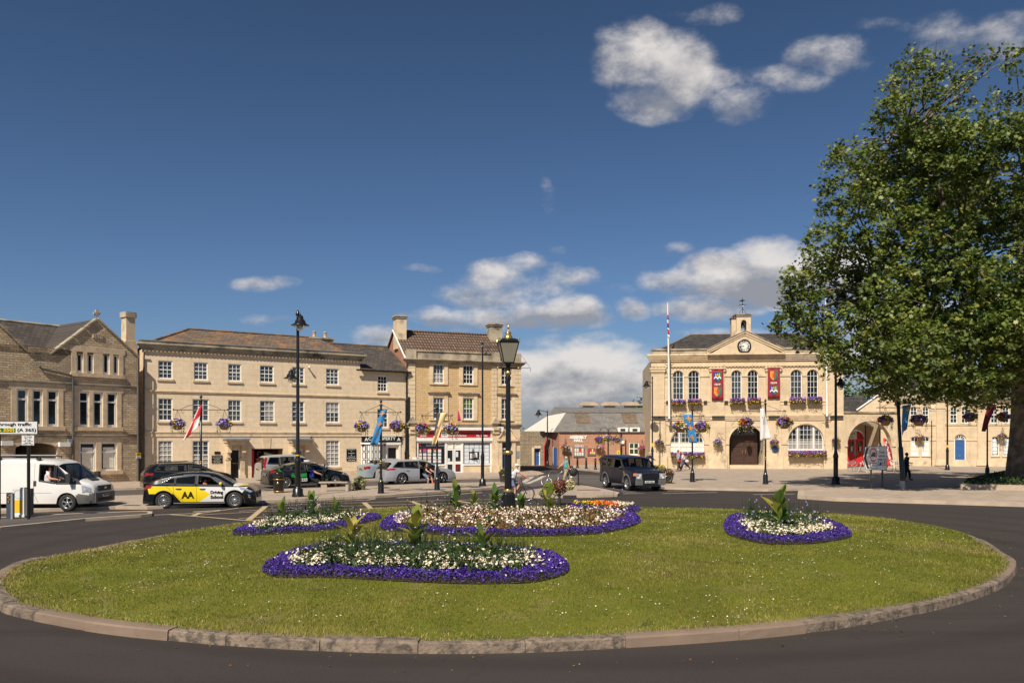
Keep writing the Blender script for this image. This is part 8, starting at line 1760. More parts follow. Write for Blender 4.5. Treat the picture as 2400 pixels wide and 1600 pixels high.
    def seam(s,pts,sides=(-1,1)):
        for sg in sides:
            b=MB(); P=[]
            for p,q in zip(pts,pts[1:]):
                for k in range(6): t=k/6; P.append((p[0]+(q[0]-p[0])*t,p[1]+(q[1]-p[1])*t))
            P.append(pts[-1]); b.tube([(x,sg*(s.y(x,z)-.002),z) for x,z in P],.0075,M['trim'],4); b.build('door_seam',s.root)
    def handle(s,x,z,m='trim',w=.11):
        for sg in (-1,1): b=MB(); b.tube([(x-w,sg*(s.y(x,z)+.0),z),(x-w*.6,sg*(s.y(x,z)+.03),z+.004),(x+w*.6,sg*(s.y(x,z)+.03),z+.004),(x+w,sg*(s.y(x,z)),z)],.016,M[m],6); b.build('door_handle',s.root)
    def mirror(s,x,z,m=None):
        for sg in (-1,1): b=MB(); y0=s.y(x,z); b.ball((x,sg*(y0+.15),z+.02),.07,.11,.08,m or s.body,10,6); b.tube([(x+.03,sg*(y0-.02),z-.05),(x,sg*(y0+.1),z-.02)],.025,M['trim'],5); b.build('wing_mirror',s.root)
    def rear(s,pieces):   # (name,y0,y1,z0,z1,mat,depth,text,xoff)
        for p in pieces:
            nm,y0,y1,z0,z1,m,end,tx=p[:8]; x=s.x1 if end else s.x0; sgn=1 if end else -1; d=p[8] if len(p)>8 else .02; x+=-sgn*(p[9] if len(p)>9 else 0)
            b=MB(); b.box(x-.02,x+sgn*d,y0,y1,z0,z1,M[m] if isinstance(m,str) else m); o=b.build(nm,s.root)
            if tx: t=MB(); text(t,tx,(z1-z0)*.8,(x+sgn*(d+.003),(y0+y1)/2,(z0+z1)/2),M['black'],ux=(0,sgn,0),fit=(y1-y0)*.86,bold=.003); t.build('lettering',o)
def place(px,py,wx,wy,rz,z=0):    # car origin so that the near side wheel at local (wx,wy) touches ground at (px,py)
    X,Y=W(px,py,z); c,s_=math.cos(rz),math.sin(rz); return (X-(wx*c-wy*s_),Y-(wx*s_+wy*c),z)
P_black=paint('black_car_paint',(.006,.007,.010),.14,coat=.25); P_white=paint('white_van_paint',(.74,.73,.70),.3); P_silver=paint('silver_car_paint',(.44,.45,.48),.28,metal=.35); P_blue=paint('ice_blue_paint',(.33,.42,.48),.28,metal=.35); P_navy=paint('navy_paint',(.006,.008,.020),.32,coat=.0); P_yel=paint('livery_yellow',(.80,.60,.01),.3); P_xc=paint('pale_silver_paint',(.38,.39,.38),.3,metal=.3)
rz=R(9); L=4.42
aa=Car('driving_school_car','yellow, white and black driving school hatchback in the foreground lane','car',place(384,1191.5,-1.38,-.86,rz),rz,L,1.84,
 [(-2.22,.50),(-2.20,.78),(-2.02,1.02),(-1.78,1.16),(-1.25,1.37),(-.55,1.46),(.15,1.455),(.55,1.38),(1.10,1.08),(1.32,.97),(1.75,.90),(2.05,.78),(2.19,.62),(2.22,.42)],[(-2.3,.93),(-1.6,.98),(1.0,.90),(1.3,.88),(2.3,.7)],(-1.38,1.38),.325,P_black,zb=.19,tumble=.42,taper=.2,nose=.6)
aa.windows=[[(-1.42,1.03),(-.96,1.00),(-.96,1.22),(-1.12,1.20)],[(-.92,1.00),(-.16,.96),(-.16,1.32),(-.92,1.23)],[(-.06,.95),(.86,.93),(.42,1.26),(-.06,1.33)]]; aa.noglass=[aa.windows[2]]
aa.screens=[(.55,1.18),(-1.98,-1.45)]; aa.doors=[(-.98,-.11,.30),(-.10,.98,.30)]; aa.trimmat='chrome'
def livery():
    m,nt,b,out=newmat('driving_school_livery'); tc=_n(nt,'ShaderNodeTexCoord'); sp=_n(nt,'ShaderNodeSeparateXYZ'); nt.links.new(tc.outputs['Object'],sp.inputs[0]); X,Y_,Z=sp.outputs
    def mt(op,a,c=None):
        n=_n(nt,'ShaderNodeMath',operation=op)
        for i,v in enumerate((a,c)):
            if v is None: continue
            if isinstance(v,(int,float)): n.inputs[i].default_value=v
            else: nt.links.new(v,n.inputs[i])
        return n.outputs[0]
    hp=lambda a,c,d: mt('GREATER_THAN',mt('ADD',mt('MULTIPLY',X,a),mt('MULTIPLY',Z,c)),d)      # a*x+c*z>d
    def far(wx,r):
        dx=mt('SUBTRACT',X,wx); dz=mt('SUBTRACT',Z,.325); return mt('GREATER_THAN',mt('ADD',mt('MULTIPLY',dx,dx),mt('MULTIPLY',dz,dz)),r*r)
    def AND(*a):
        o=a[0]
        for q in a[1:]: o=mt('MULTIPLY',o,q)
        return o
    top=hp(-.02,-1,-.885)
    y1=AND(top,hp(1,.25,-1.80),hp(-1,-.87,.49),hp(0,1,.60),far(-1.38,.415))
    y2=AND(top,hp(1,.87,-.475),hp(0,1,.265),hp(-1,0,0))
    wt=AND(top,hp(1,0,0),hp(-1,.9,-1.12),hp(0,1,.265),far(1.38,.415),mt('MAXIMUM',hp(-1,0,-1.02),hp(0,1,.50)))
    cz=mt('ABSOLUTE',mt('SUBTRACT',Z,.56)); cone=AND(wt,mt('GREATER_THAN',mt('MULTIPLY',mt('SUBTRACT',.44,X),.66),cz))
    hood=AND(hp(0,1,.895),hp(1,0,1.34),hp(-1,0,-1.86)); hy=AND(hood,hp(1,0,1.60))
    def mix(f,a,c):
        n=_n(nt,'ShaderNodeMix',data_type='RGBA'); nt.links.new(f,n.inputs[0])
        for k,v in ((6,a),(7,c)):
            if isinstance(v,tuple): n.inputs[k].default_value=c4(v)
            else: nt.links.new(v,n.inputs[k])
        return n.outputs[2]
    YL=(.80,.60,.01); WL=(.72,.71,.69); c=mix(mt('MAXIMUM',wt,hood),(.006,.007,.010),WL); c=mix(mt('MAXIMUM',mt('MAXIMUM',y1,y2),mt('MAXIMUM',cone,hy)),c,YL)
    nt.links.new(c,b.inputs['Base Color']); b.inputs['Roughness'].default_value=.2; b.inputs['Coat Weight'].default_value=.3; return m
aa.body=livery()
aa.make(); aa.wheels(14,dia=.66)
t=MB(); text(t,'AA',.36,(-.44,-aa.y(-.5,.55)-.004,.55),M['black'],uz=(0.0,.0,1),ux=(1,0,0),bold=.016,fit=.50);
for i,(l,w_) in enumerate((('Driving',.50),('School',.50))): text(t,l,.17,(.69,-aa.y(.5,.55)-.004,.63-i*.17),M['black'],fit=w_,bold=.009)
t.build('lettering',aa.root)
aa.patch('tail_light',[(-2.17,.72),(-1.88,.84),(-1.80,.97),(-2.06,.95)],'taillight'); aa.patch('headlight',[(1.62,.75),(2.0,.62),(2.12,.68),(1.85,.80),(1.55,.86)],'headlight'); aa.patch('fog_lamp',[(1.93,.42),(2.02,.40),(2.0,.52),(1.90,.56)],'chrome')
aa.seam([(-.10,.28),(-.11,.93)]); aa.seam([(.98,.27),(1.02,.60),(.99,.90)]); aa.seam([(-.62,.28),(-.99,.62),(-1.02,.97)]); aa.handle(-.80,.80); aa.handle(.13,.79); aa.mirror(.86,.98,P_yel)
aa.rear([('grille',-.5,.5,.42,.66,'blackmatt',1,None),('number_plate',-.26,.26,.38,.49,'plate_w',1,'WX19 TLO',.035),('number_plate',-.26,.26,.62,.73,'plate_y',0,'WX19 TLO')])
aa.patch('sill_strip',[(-1.0,.20),(1.0,.20),(1.0,.235),(-1.0,.235)],'grey')
rz=R(34.5)
tx=Car('taxi_saloon','black saloon taxi with green lettering on its doors, parked by the brick archway','car',place(671,1143.7,-1.46,-.88,rz),rz,4.87,1.88,
 [(-2.42,.5),(-2.42,.85),(-2.30,1.03),(-1.9,1.10),(-1.15,1.33),(-.5,1.44),(.1,1.44),(.45,1.38),(1.15,1.07),(1.4,.98),(1.95,.88),(2.28,.72),(2.42,.5),(2.43,.36)],[(-2.5,.93),(-1.6,.97),(1.2,.90),(2.5,.72)],(-1.46,1.48),.335,P_black,zb=.2,tumble=.42,nose=.6)
tx.windows=[[(-1.62,1.04),(-1.2,1.02),(-1.2,1.22),(-1.3,1.19)],[(-1.14,1.02),(-.35,.98),(-.35,1.32),(-1.14,1.22)],[(-.22,.97),(.98,.95),(.5,1.24),(-.22,1.33)]]; tx.screens=[(.5,1.2),(-1.95,-1.2)]; tx.doors=[(-1.2,-.29,.3),(-.28,1.02,.3)]; tx.trimmat='chrome'; tx.open={'door|-0.28|1'}; tx.make(); tx.wheels(10,dia=.70)
t=MB(); text(t,'HARRIES',.26,(-.72,-tx.y(-.7,.7)-.004,.72),M['limebright'],fit=.9,bold=.012); text(t,'701225',.24,(-.60,-tx.y(-.7,.48)-.004,.46),M['papers'],fit=.72,bold=.010); t.build('lettering',tx.root)
c_,sn=math.cos(R(58)),math.sin(R(58)); ox=1.02; hy=-tx.W*.95; t=MB(); ctr=(ox-.62*c_+.02,hy-.62*sn-.03,.66)
text(t,'TAXIS',.26,ctr,M['limebright'],ux=(c_,sn,0),fit=.78,bold=.012); text(t,'709999',.22,(ctr[0],ctr[1],.42),M['papers'],ux=(c_,sn,0),fit=.7,bold=.01); t.build('lettering',tx.root)
tx.patch('tail_light',[(-2.38,.84),(-2.06,.90),(-2.02,1.0),(-2.32,.99)],'taillight'); tx.patch('headlight',[(1.85,.72),(2.25,.62),(2.33,.68),(1.95,.82)],'headlight'); tx.seam([(-.29,.28),(-.29,.95)]); tx.seam([(-.9,.28),(-1.2,.62),(-1.24,.97)]); tx.handle(-1.0,.84,'chrome'); tx.mirror(.95,.98)
tx.rear([('number_plate',-.26,.26,.72,.84,'plate_w',0,'HV16 UEW'),('reflector',.4,.7,.42,.46,'taillight',0,None),('reflector',-.7,-.4,.42,.46,'taillight',0,None)]); tx.patch('sill_strip',[(-1.05,.21),(1.05,.21),(1.05,.235),(-1.05,.235)],'chrome')
b=MB(); b.box(.0,.12,-.30,.30,1.47,1.56,M['white']); b.build('roof_sign',tx.root)
rz=R(32.5)
es=Car('silver_estate_car','silver estate taxi with its front door open beside the shopfront','car',place(942.9,1134.2,-1.37,-.88,rz),rz,4.9,1.86,
 [(-2.45,.45),(-2.45,.82),(-2.28,1.12),(-1.98,1.40),(-1.5,1.46),(-.5,1.50),(.1,1.48),(.5,1.41),(1.2,1.05),(1.45,.98),(2.0,.86),(2.3,.68),(2.44,.5),(2.45,.36)],[(-2.5,.95),(-1.6,.97),(1.2,.91),(2.5,.68)],(-1.37,1.40),.335,P_silver,zb=.21,tumble=.38,nose=.65)
es.windows=[[(-1.98,1.06),(-1.25,1.02),(-1.25,1.37),(-1.62,1.36)],[(-1.19,1.02),(-.26,.98),(-.26,1.38),(-1.19,1.37)],[(-.14,.97),(1.02,.95),(.5,1.27),(-.14,1.37)]]; es.noglass=[es.windows[2]]; es.screens=[(.55,1.25),(-2.4,-2.02)]; es.doors=[(-1.24,-.21,.3),(-.20,1.08,.3)]; es.open={'door|-0.2|1'}; es.make(); es.wheels(5,dia=.68,dual=True)
es.patch('tail_light',[(-2.40,.84),(-1.92,.88),(-1.80,.96),(-2.0,1.0),(-2.36,.97)],'taillight'); es.patch('headlight',[(1.80,.70),(2.2,.60),(2.3,.68),(1.95,.84)],'headlight'); es.seam([(-.70,.3),(-1.22,.60),(-1.26,.97)]); es.seam([(-.2,.28),(-.21,.97)]); es.handle(-1.02,.84,'chrome'); es.mirror(1.0,.99)
es.rear([('number_plate',-.26,.26,.70,.82,'plate_y',0,'YC60 KLA')]); b=MB(); b.box(-.15,.12,-.25,.25,1.51,1.62,M['white']); b.box(-.08,.05,-.252,-.2,1.54,1.6,M['signred']); b.build('roof_sign',es.root)
rz=R(31)
be=Car('black_estate_car','dark black estate car half hidden behind the driving school hatchback','car',place(384,1150.5,-1.40,-.88,rz),rz,4.8,1.85,
 [(-2.40,.45),(-2.42,.80),(-2.25,1.10),(-1.95,1.40),(-1.4,1.47),(-.4,1.50),(.1,1.48),(.5,1.41),(1.2,1.06),(1.45,.99),(2.0,.88),(2.3,.68),(2.40,.5)],[(-2.5,.93),(-1.6,.98),(1.2,.93),(2.5,.68)],(-1.40,1.40),.33,P_black,zb=.21,tumble=.38,nose=.6)
be.windows=[[(-1.86,1.08),(-1.22,1.05),(-1.22,1.36),(-1.62,1.35)],[(-1.14,1.04),(-.26,1.0),(-.26,1.37),(-1.14,1.37)],[(-.14,1.0),(1.02,.97),(.5,1.27),(-.14,1.37)]]; be.screens=[(.55,1.25),(-2.36,-1.99)]; be.trimmat='chrome'; be.make(); be.wheels(10)
be.patch('tail_light',[(-2.36,.80),(-1.95,.84),(-1.90,.98),(-2.30,1.0)],'taillight'); be.mirror(1.0,1.0); be.rear([('number_plate',-.26,.26,.55,.66,'plate_y',0,'FN14 RHE')]); be.patch('bumper_strip',[(-2.38,.46),(-1.85,.43),(-1.85,.46),(-2.38,.50)],'chrome')
b=MB()
for sg in (-1,1): b.tube([(-1.7,sg*.60,1.46),(-1.6,sg*.60,1.53),(.0,sg*.60,1.56),(.15,sg*.60,1.50)],.018,M['trim'],5)
b.build('roof_rail',be.root)
rz=R(34)
xc=Car('silver_offroad_car','pale silver off-roader with tall red tail lamps in front of the brick archway','car',place(650,1131,-1.40,-.93,rz),rz,4.8,1.90,
 [(-2.38,.5),(-2.40,.90),(-2.30,1.25),(-2.12,1.66),(-1.6,1.74),(-.4,1.78),(.1,1.75),(.5,1.64),(1.15,1.22),(1.4,1.13),(2.05,1.04),(2.3,.86),(2.4,.6),(2.4,.4)],[(-2.5,1.12),(-1.6,1.14),(1.2,1.06),(2.5,.8)],(-1.40,1.44),.36,P_xc,zb=.28,tumble=.34,nose=.6)
xc.windows=[[(-2.02,1.22),(-1.24,1.19),(-1.24,1.60),(-1.84,1.60)],[(-1.16,1.19),(-.26,1.15),(-.26,1.62),(-1.16,1.62)],[(-.14,1.15),(1.0,1.12),(.5,1.50),(-.14,1.62)]]; xc.screens=[(.55,1.18),(-2.29,-2.13)]; xc.make(); xc.wheels(6)
xc.patch('tail_light',[(-2.37,.88),(-2.12,.92),(-2.10,1.16),(-1.98,1.60),(-2.10,1.62),(-2.30,1.20)],'taillight'); xc.mirror(1.0,1.18); xc.rear([('number_plate',-.26,.26,.80,.92,'plate_y',0,'WR55 YAK'),('tail_light',-.9,-.72,.9,1.5,'taillight',0,None,.01,.02)]); xc.patch('bumper_strip',[(-2.39,.42),(-1.85,.42),(-1.85,.60),(-2.39,.62)],'greytrim')
rz=R(33)
bs=Car('blue_saloon_car','ice blue saloon car tail half hidden behind the silver estate and banner pole','car',place(888,1124.5,-1.36,-.87,rz),rz,4.6,1.78,
 [(-2.30,.45),(-2.32,.86),(-2.22,1.02),(-1.70,1.07),(-1.05,1.34),(-.4,1.42),(.2,1.41),(.5,1.35),(1.2,1.0),(1.4,.94),(1.95,.84),(2.2,.66),(2.3,.42)],[(-2.5,.92),(-1.5,.96),(1.2,.88),(2.5,.66)],(-1.36,1.30),.32,P_blue,zb=.2,tumble=.42,nose=.6)
bs.windows=[[(-1.35,1.03),(-.3,.98),(-.3,1.30),(-1.0,1.24)],[(-.18,.97),(1.0,.93),(.5,1.22),(-.18,1.31)]]; bs.screens=[(.5,1.2),(-1.65,-1.05)]; bs.make(); bs.wheels(7)
bs.patch('tail_light',[(-2.28,.74),(-1.98,.76),(-1.96,.95),(-2.24,.96)],'taillight'); bs.rear([('number_plate',-.26,.26,.70,.82,'plate_y',0,'KR07 LPV'),('tail_light',-.80,-.55,.76,.95,'taillight',0,None,.01)])
rz=R(-90+17)
nv=Car('navy_offroad_car','dark navy boxy off-roader driving towards the camera beside the stone island','car',place(1470.8,1149.8,1.42,-.87,rz),rz,4.85,1.92,
 [(-2.42,.5),(-2.43,1.0),(-2.38,1.80),(-2.2,1.87),(-1.2,1.88),(-.1,1.84),(.42,1.80),(.62,1.73),(1.14,1.27),(1.3,1.20),(2.0,1.12),(2.30,1.06),(2.40,.92),(2.42,.55)],[(-2.5,1.16),(1.2,1.12),(2.5,.96)],(-1.45,1.42),.375,P_navy,zb=.34,tumble=.17,sm=1,taper=.12,nose=.45)
nv.windows=[[(-2.2,1.24),(-1.36,1.22),(-1.36,1.70),(-2.2,1.70)],[(-1.26,1.20),(-.36,1.18),(-.36,1.70),(-1.26,1.70)],[(-.26,1.18),(.95,1.17),(.50,1.66),(-.26,1.70)]]; nv.noglass=[nv.windows[2]]; nv.screens=[(.62,1.16)]; nv.make(); nv.wheels(5,dia=.66,dual=True,w=.26)
for wx in nv.wx: nv.patch('arch_trim',[(wx+.52*math.cos(a),.375+.50*math.sin(a)) for a in [math.pi*i/9 for i in range(10)]]+[(wx+.44*math.cos(a),.375+.43*math.sin(a)) for a in [math.pi*(9-i)/9 for i in range(10)]],'greytrim',.02) if False else None
for wx in nv.wx:
    for sg in (-1,1):
        b=MB(); N=14
        for i in range(N):
            a0=math.pi*i/N-.1;a1=math.pi*(i+1)/N-.1; f=lambda r,a,o:(wx+r*math.cos(a),sg*(nv.W*.985+o),.375+r*math.sin(a)); b.add([f(.44,a0,.02),f(.44,a1,.02),f(.55,a1,.015),f(.55,a0,.015),f(.44,a0,-.1),f(.44,a1,-.1),f(.55,a1,-.03),f(.55,a0,-.03)],[(0,1,2,3),(4,5,1,0),(3,2,6,7)],M['greytrim'],True)
        b.build('arch_trim',nv.root)
nv.seam([(-.31,.45),(-.31,1.15)]); nv.seam([(1.0,.45),(1.0,1.14)]); nv.seam([(-1.0,.55),(-1.28,.9),(-1.31,1.17)]); nv.handle(-1.1,1.04); nv.handle(-.1,1.04); nv.mirror(.98,1.22,M['trim'])
FR=[('grille',-.48,.48,.66,.98,'trim',1,None,.012),('number_plate',-.33,.20,.47,.58,'plate_w',1,'PX07 WZA',.05)]
FR+=[('grille_bar',-.47,.47,z,z+.055,P_navy,1,None,.03) for z in (.70,.80,.90)]
for s_ in (-1,1):
    a,c=sorted((s_*.52,s_*.84)); FR+=[('headlight',a,c,.68,.98,'headlight',1,None,.025)]; FR+=[('headlight_lens',sorted((s_*.58,s_*.68))[0],sorted((s_*.58,s_*.68))[1],.80,.93,'signwhite',1,None,.035),('headlight_lens',sorted((s_*.66,s_*.78))[0],sorted((s_*.66,s_*.78))[1],.71,.80,'white',1,None,.035)]; a,c=sorted((s_*.845,s_*.91)); FR+=[('indicator',a,c,.84,.98,'amber',1,None,.02,.03)]
    a,c=sorted((s_*.45,s_*.88)); FR+=[('bumper_corner',a,c,.36,.655,'greytrim',1,None,.03,.01)]
FR+=[('lower_intake',-.40,.40,.36,.46,'blackmatt',1,None,.012),('skid_plate',-.62,.62,.27,.35,'greytrim',1,None,.0,.05)]
nv.rear(FR); t=MB(); text(t,'LAND ROVER',.065,(2.437,0,1.025),M['chrome'],ux=(0,1,0),fit=.86,bold=.003,spacing=1.5); t.build('lettering',nv.root)
nv.patch('indicator',[(2.24,.84),(2.36,.84),(2.34,.98),(2.24,.98)],'amber',.012); nv.patch('side_vent',[(1.12,.84),(1.2,.82),(1.2,1.0),(1.12,1.02)],'grey')
for s_ in (-1,1): nv.patch('side_repeater',[(1.02,1.0),(1.08,1.0),(1.08,1.04),(1.02,1.04)],'amber',sides=(s_,))
b=MB(); b.tube([(1.13,-.45,1.25),(1.0,.1,1.36)],.01,M['trim'],4); b.tube([(1.13,.15,1.25),(1.0,.6,1.36)],.01,M['trim'],4); b.build('wiper',nv.root)
rz=R(1.5)
vn=Car('white_van','long white panel van waiting at the left edge, driver leaning an arm out','van',place(159,1197.6,1.78,-.92,rz),rz,5.6,2.02,
 [(-2.85,.5),(-2.86,1.2),(-2.82,1.95),(-2.7,2.02),(-1.5,2.05),(.6,2.04),(1.18,1.98),(1.40,1.87),(2.22,1.24),(2.35,1.17),(2.62,1.06),(2.76,.90),(2.80,.62),(2.80,.36)],[(-2.9,1.30),(1.5,1.24),(2.1,1.14),(2.35,1.04),(2.9,.85)],(-1.55,1.78),.335,P_white,zb=.30,tumble=.10,sm=1,taper=.22,nose=.6)
vn.windows=[[(.72,1.20),(1.30,1.10),(1.30,1.80),(.72,1.82)],[(1.36,1.09),(1.98,1.09),(1.86,1.25),(1.36,1.79)]]; vn.noglass=[vn.windows[0]]; vn.screens=[(1.42,2.22)]; vn.doors=[(.55,1.98,.42)]
def vcol(x,z,sg): return M['greytrim'] if (x>2.12 and z<.66) or (x>2.66 and z<.7) else None
vn.colors=[vcol]; vn.make(); vn.wheels(5,dia=.62); vn.patch('headlight',[(2.38,.72),(2.70,.70),(2.66,.90),(2.45,1.0),(2.34,1.04)],'headlight',.012); vn.seam([(.52,.42),(.52,1.90)]); vn.seam([(.66,.36),(.50,.75),(.50,1.2)]); vn.seam([(.3,.4),(.3,1.92)]); vn.seam([(-2.8,.72),(1.2,.72)]); vn.seam([(1.98,.80),(2.0,1.05)]); vn.seam([(-1.05,.4),(-1.0,1.9)])
vn.patch('door_handle',[(.50,1.0),(.60,1.0),(.60,1.20),(.50,1.20)],'trim',.02); vn.patch('quarter_panel',[(1.96,1.06),(2.34,1.05),(2.16,1.30)],'trim',.006)
for sg in (-1,1): b=MB(); b.box(1.86,2.02,sg*(vn.W+.02),sg*(vn.W+.24),1.14,1.48,M['trim']); b.tube([(2.0,sg*(vn.W-.1),1.1),(1.95,sg*(vn.W+.1),1.16)],.035,M['trim'],5); b.build('wing_mirror',vn.root)
vn.rear([('bumper',-.80,.80,.32,.70,'greytrim',1,None,.006),('grille',-.55,.55,.72,.98,'trim',1,None,.012,.04),('grille_bar',-.54,.54,.78,.80,'greytrim',1,None,.03,.03),('grille_bar',-.54,.54,.88,.90,'greytrim',1,None,.03,.03),('badge',-.09,.09,.84,.92,'chrome',1,None,.03,.02),('number_plate',-.26,.26,.53,.64,'plate_w',1,'YG08 HGJ',.03),('lower_intake',-.6,.6,.38,.50,'blackmatt',1,None,.015)])
b=MB(); b.obox((2.32,0,1.212),(.09,0,-.035),(0,.32,0),(.008,0,.02),M['trim']); b.build('bonnet_vent',vn.root); b=MB(); b.tube([(2.25,-.5,1.24),(2.02,.0,1.42)],.012,M['trim'],4); b.tube([(2.25,.3,1.24),(2.02,.75,1.42)],.012,M['trim'],4); b.build('wiper',vn.root)
for x in (-2.2,-.9,.62): b=MB(); b.tube([(x,-.86,2.02),(x,-.82,2.13),(x,.82,2.13),(x,.86,2.02)],.022,M['trim'],5); b.box(x-.07,x+.07,-.9,-.78,2.0,2.10,M['trim']); b.build('roof_bar',vn.root)
b=MB(); b.tube([(-2.6,-.55,2.18),(1.15,-.55,2.18)],.02,M['grey'],5); b.tube([(-2.6,-.2,2.18),(1.15,-.2,2.18)],.02,M['grey'],5)
for i in range(13): b.tube([(-2.5+.3*i,-.55,2.18),(-2.5+.3*i,-.2,2.18)],.014,M['grey'],4)
b.build('ladder',label='aluminium ladder lying on the roof bars of the white van',cat='ladder',loc=vn.root.location,rz=rz)
bx,by=W(1177,1173.2); bx2,by2=W(1237.5,1173.2); bl=math.hypot(bx2-bx,by2-by); bike=empty('bicycle',(bx,by,0),math.atan2(by2-by,bx2-bx),'dark blue bicycle ridden past the ornate lamp post','bicycle'); wr=.335; bl=1.12
for x in (0,bl):
    w=MB(); w.tube([(x+wr*math.cos(a),0,wr+wr*math.sin(a)) for a in [2*math.pi*i/28 for i in range(29)]],.024,M['tyre'],6,caps=False); wo=w.build('tyre',bike); w=MB(); w.tube([(x+(wr-.025)*math.cos(a),0,wr+(wr-.025)*math.sin(a)) for a in [2*math.pi*i/28 for i in range(29)]],.010,M['steel'],5,caps=False)
    for i in range(18): a=2*math.pi*i/18; w.tube([(x,.02*(-1)**i,wr),(x+(wr-.03)*math.cos(a),0,wr+(wr-.03)*math.sin(a))],.0022,M['steel'],3,caps=False)
    w.tube([(x,-.05,wr),(x,.05,wr)],.022,M['steel'],8); w.build('rim',wo)
f=MB(); bb=(.45,0,.28); st=(.33,0,.78); hd=(.90,0,.86); hb=(.94,0,.70)
for p,q,r_ in ((bb,(.31,0,.84),.016),(bb,hb,.02),((.345,0,.74),hd,.018),((0,.05,wr),bb,.010),((0,-.05,wr),bb,.010),((0,.05,wr),(.34,0,.72),.009),((0,-.05,wr),(.34,0,.72),.009),((.88,0,.92),(.955,0,.66),.020),((.955,.05,.66),(bl,.05,wr),.014),((.955,-.05,.66),(bl,-.05,wr),.014)): f.tube([p,q],r_,P_navy,6)
f.build('frame',bike); f=MB(); f.ball((.28,0,.87),.13,.07,.035,M['blackmatt'],10,5); f.build('saddle',bike); f=MB(); f.tube([(.88,0,.92),(.87,0,1.0),(.90,.0,1.02)],.014,M['trim'],5); f.tube([(.84,-.28,1.02),(.90,-.1,1.02),(.90,.1,1.02),(.84,.28,1.02)],.014,M['trim'],6); f.build('handlebar',bike); f=MB(); f.lathe([(.0,-.06),(.09,-.06),(.09,-.05)],M['steel'],16,bb,ax='y'); f.tube([bb,(.52,-.08,.14)],.012,M['steel'],5); f.tube([bb,(.38,.08,.42)],.012,M['steel'],5); f.box(.47,.57,-.17,-.09,.12,.14,M['trim']); f.box(.33,.43,.09,.17,.41,.43,M['trim']); f.build('pedal',bike)
def skin(nodes,edges,mat_,name,parent,sub=1,root=0):
    me=bpy.data.meshes.new(name); me.from_pydata([n[0] for n in nodes],edges,[]); o=bpy.data.objects.new(name,me); COL.objects.link(o)
    s=o.modifiers.new('s','SKIN'); s.use_smooth_shade=True
    for i,n in enumerate(nodes):
        r=n[1] if isinstance(n[1],tuple) else (n[1],n[1]); me.skin_vertices[0].data[i].radius=r; me.skin_vertices[0].data[i].use_root=(i==root)
    u=o.modifiers.new('u','SUBSURF'); u.levels=u.render_levels=sub
    dg=bpy.context.evaluated_depsgraph_get(); me2=bpy.data.meshes.new_from_object(o.evaluated_get(dg)); bpy.data.objects.remove(o); bpy.data.meshes.remove(me)
    me2.materials.clear(); me2.materials.append(mat_);
    for p in me2.polygons: p.use_smooth=True
    o=bpy.data.objects.new(name,me2); COL.objects.link(o); o.parent=parent; return o
def fabric(n,c,v=.15): return mat(n,c,.85,v,9)
M['hairgrey']=fabric('grey_hair',(.45,.43,.40)); M['hairdark']=fabric('dark_hair',(.05,.035,.025)); M['hairblond']=fabric('blond_hair',(.42,.28,.13))
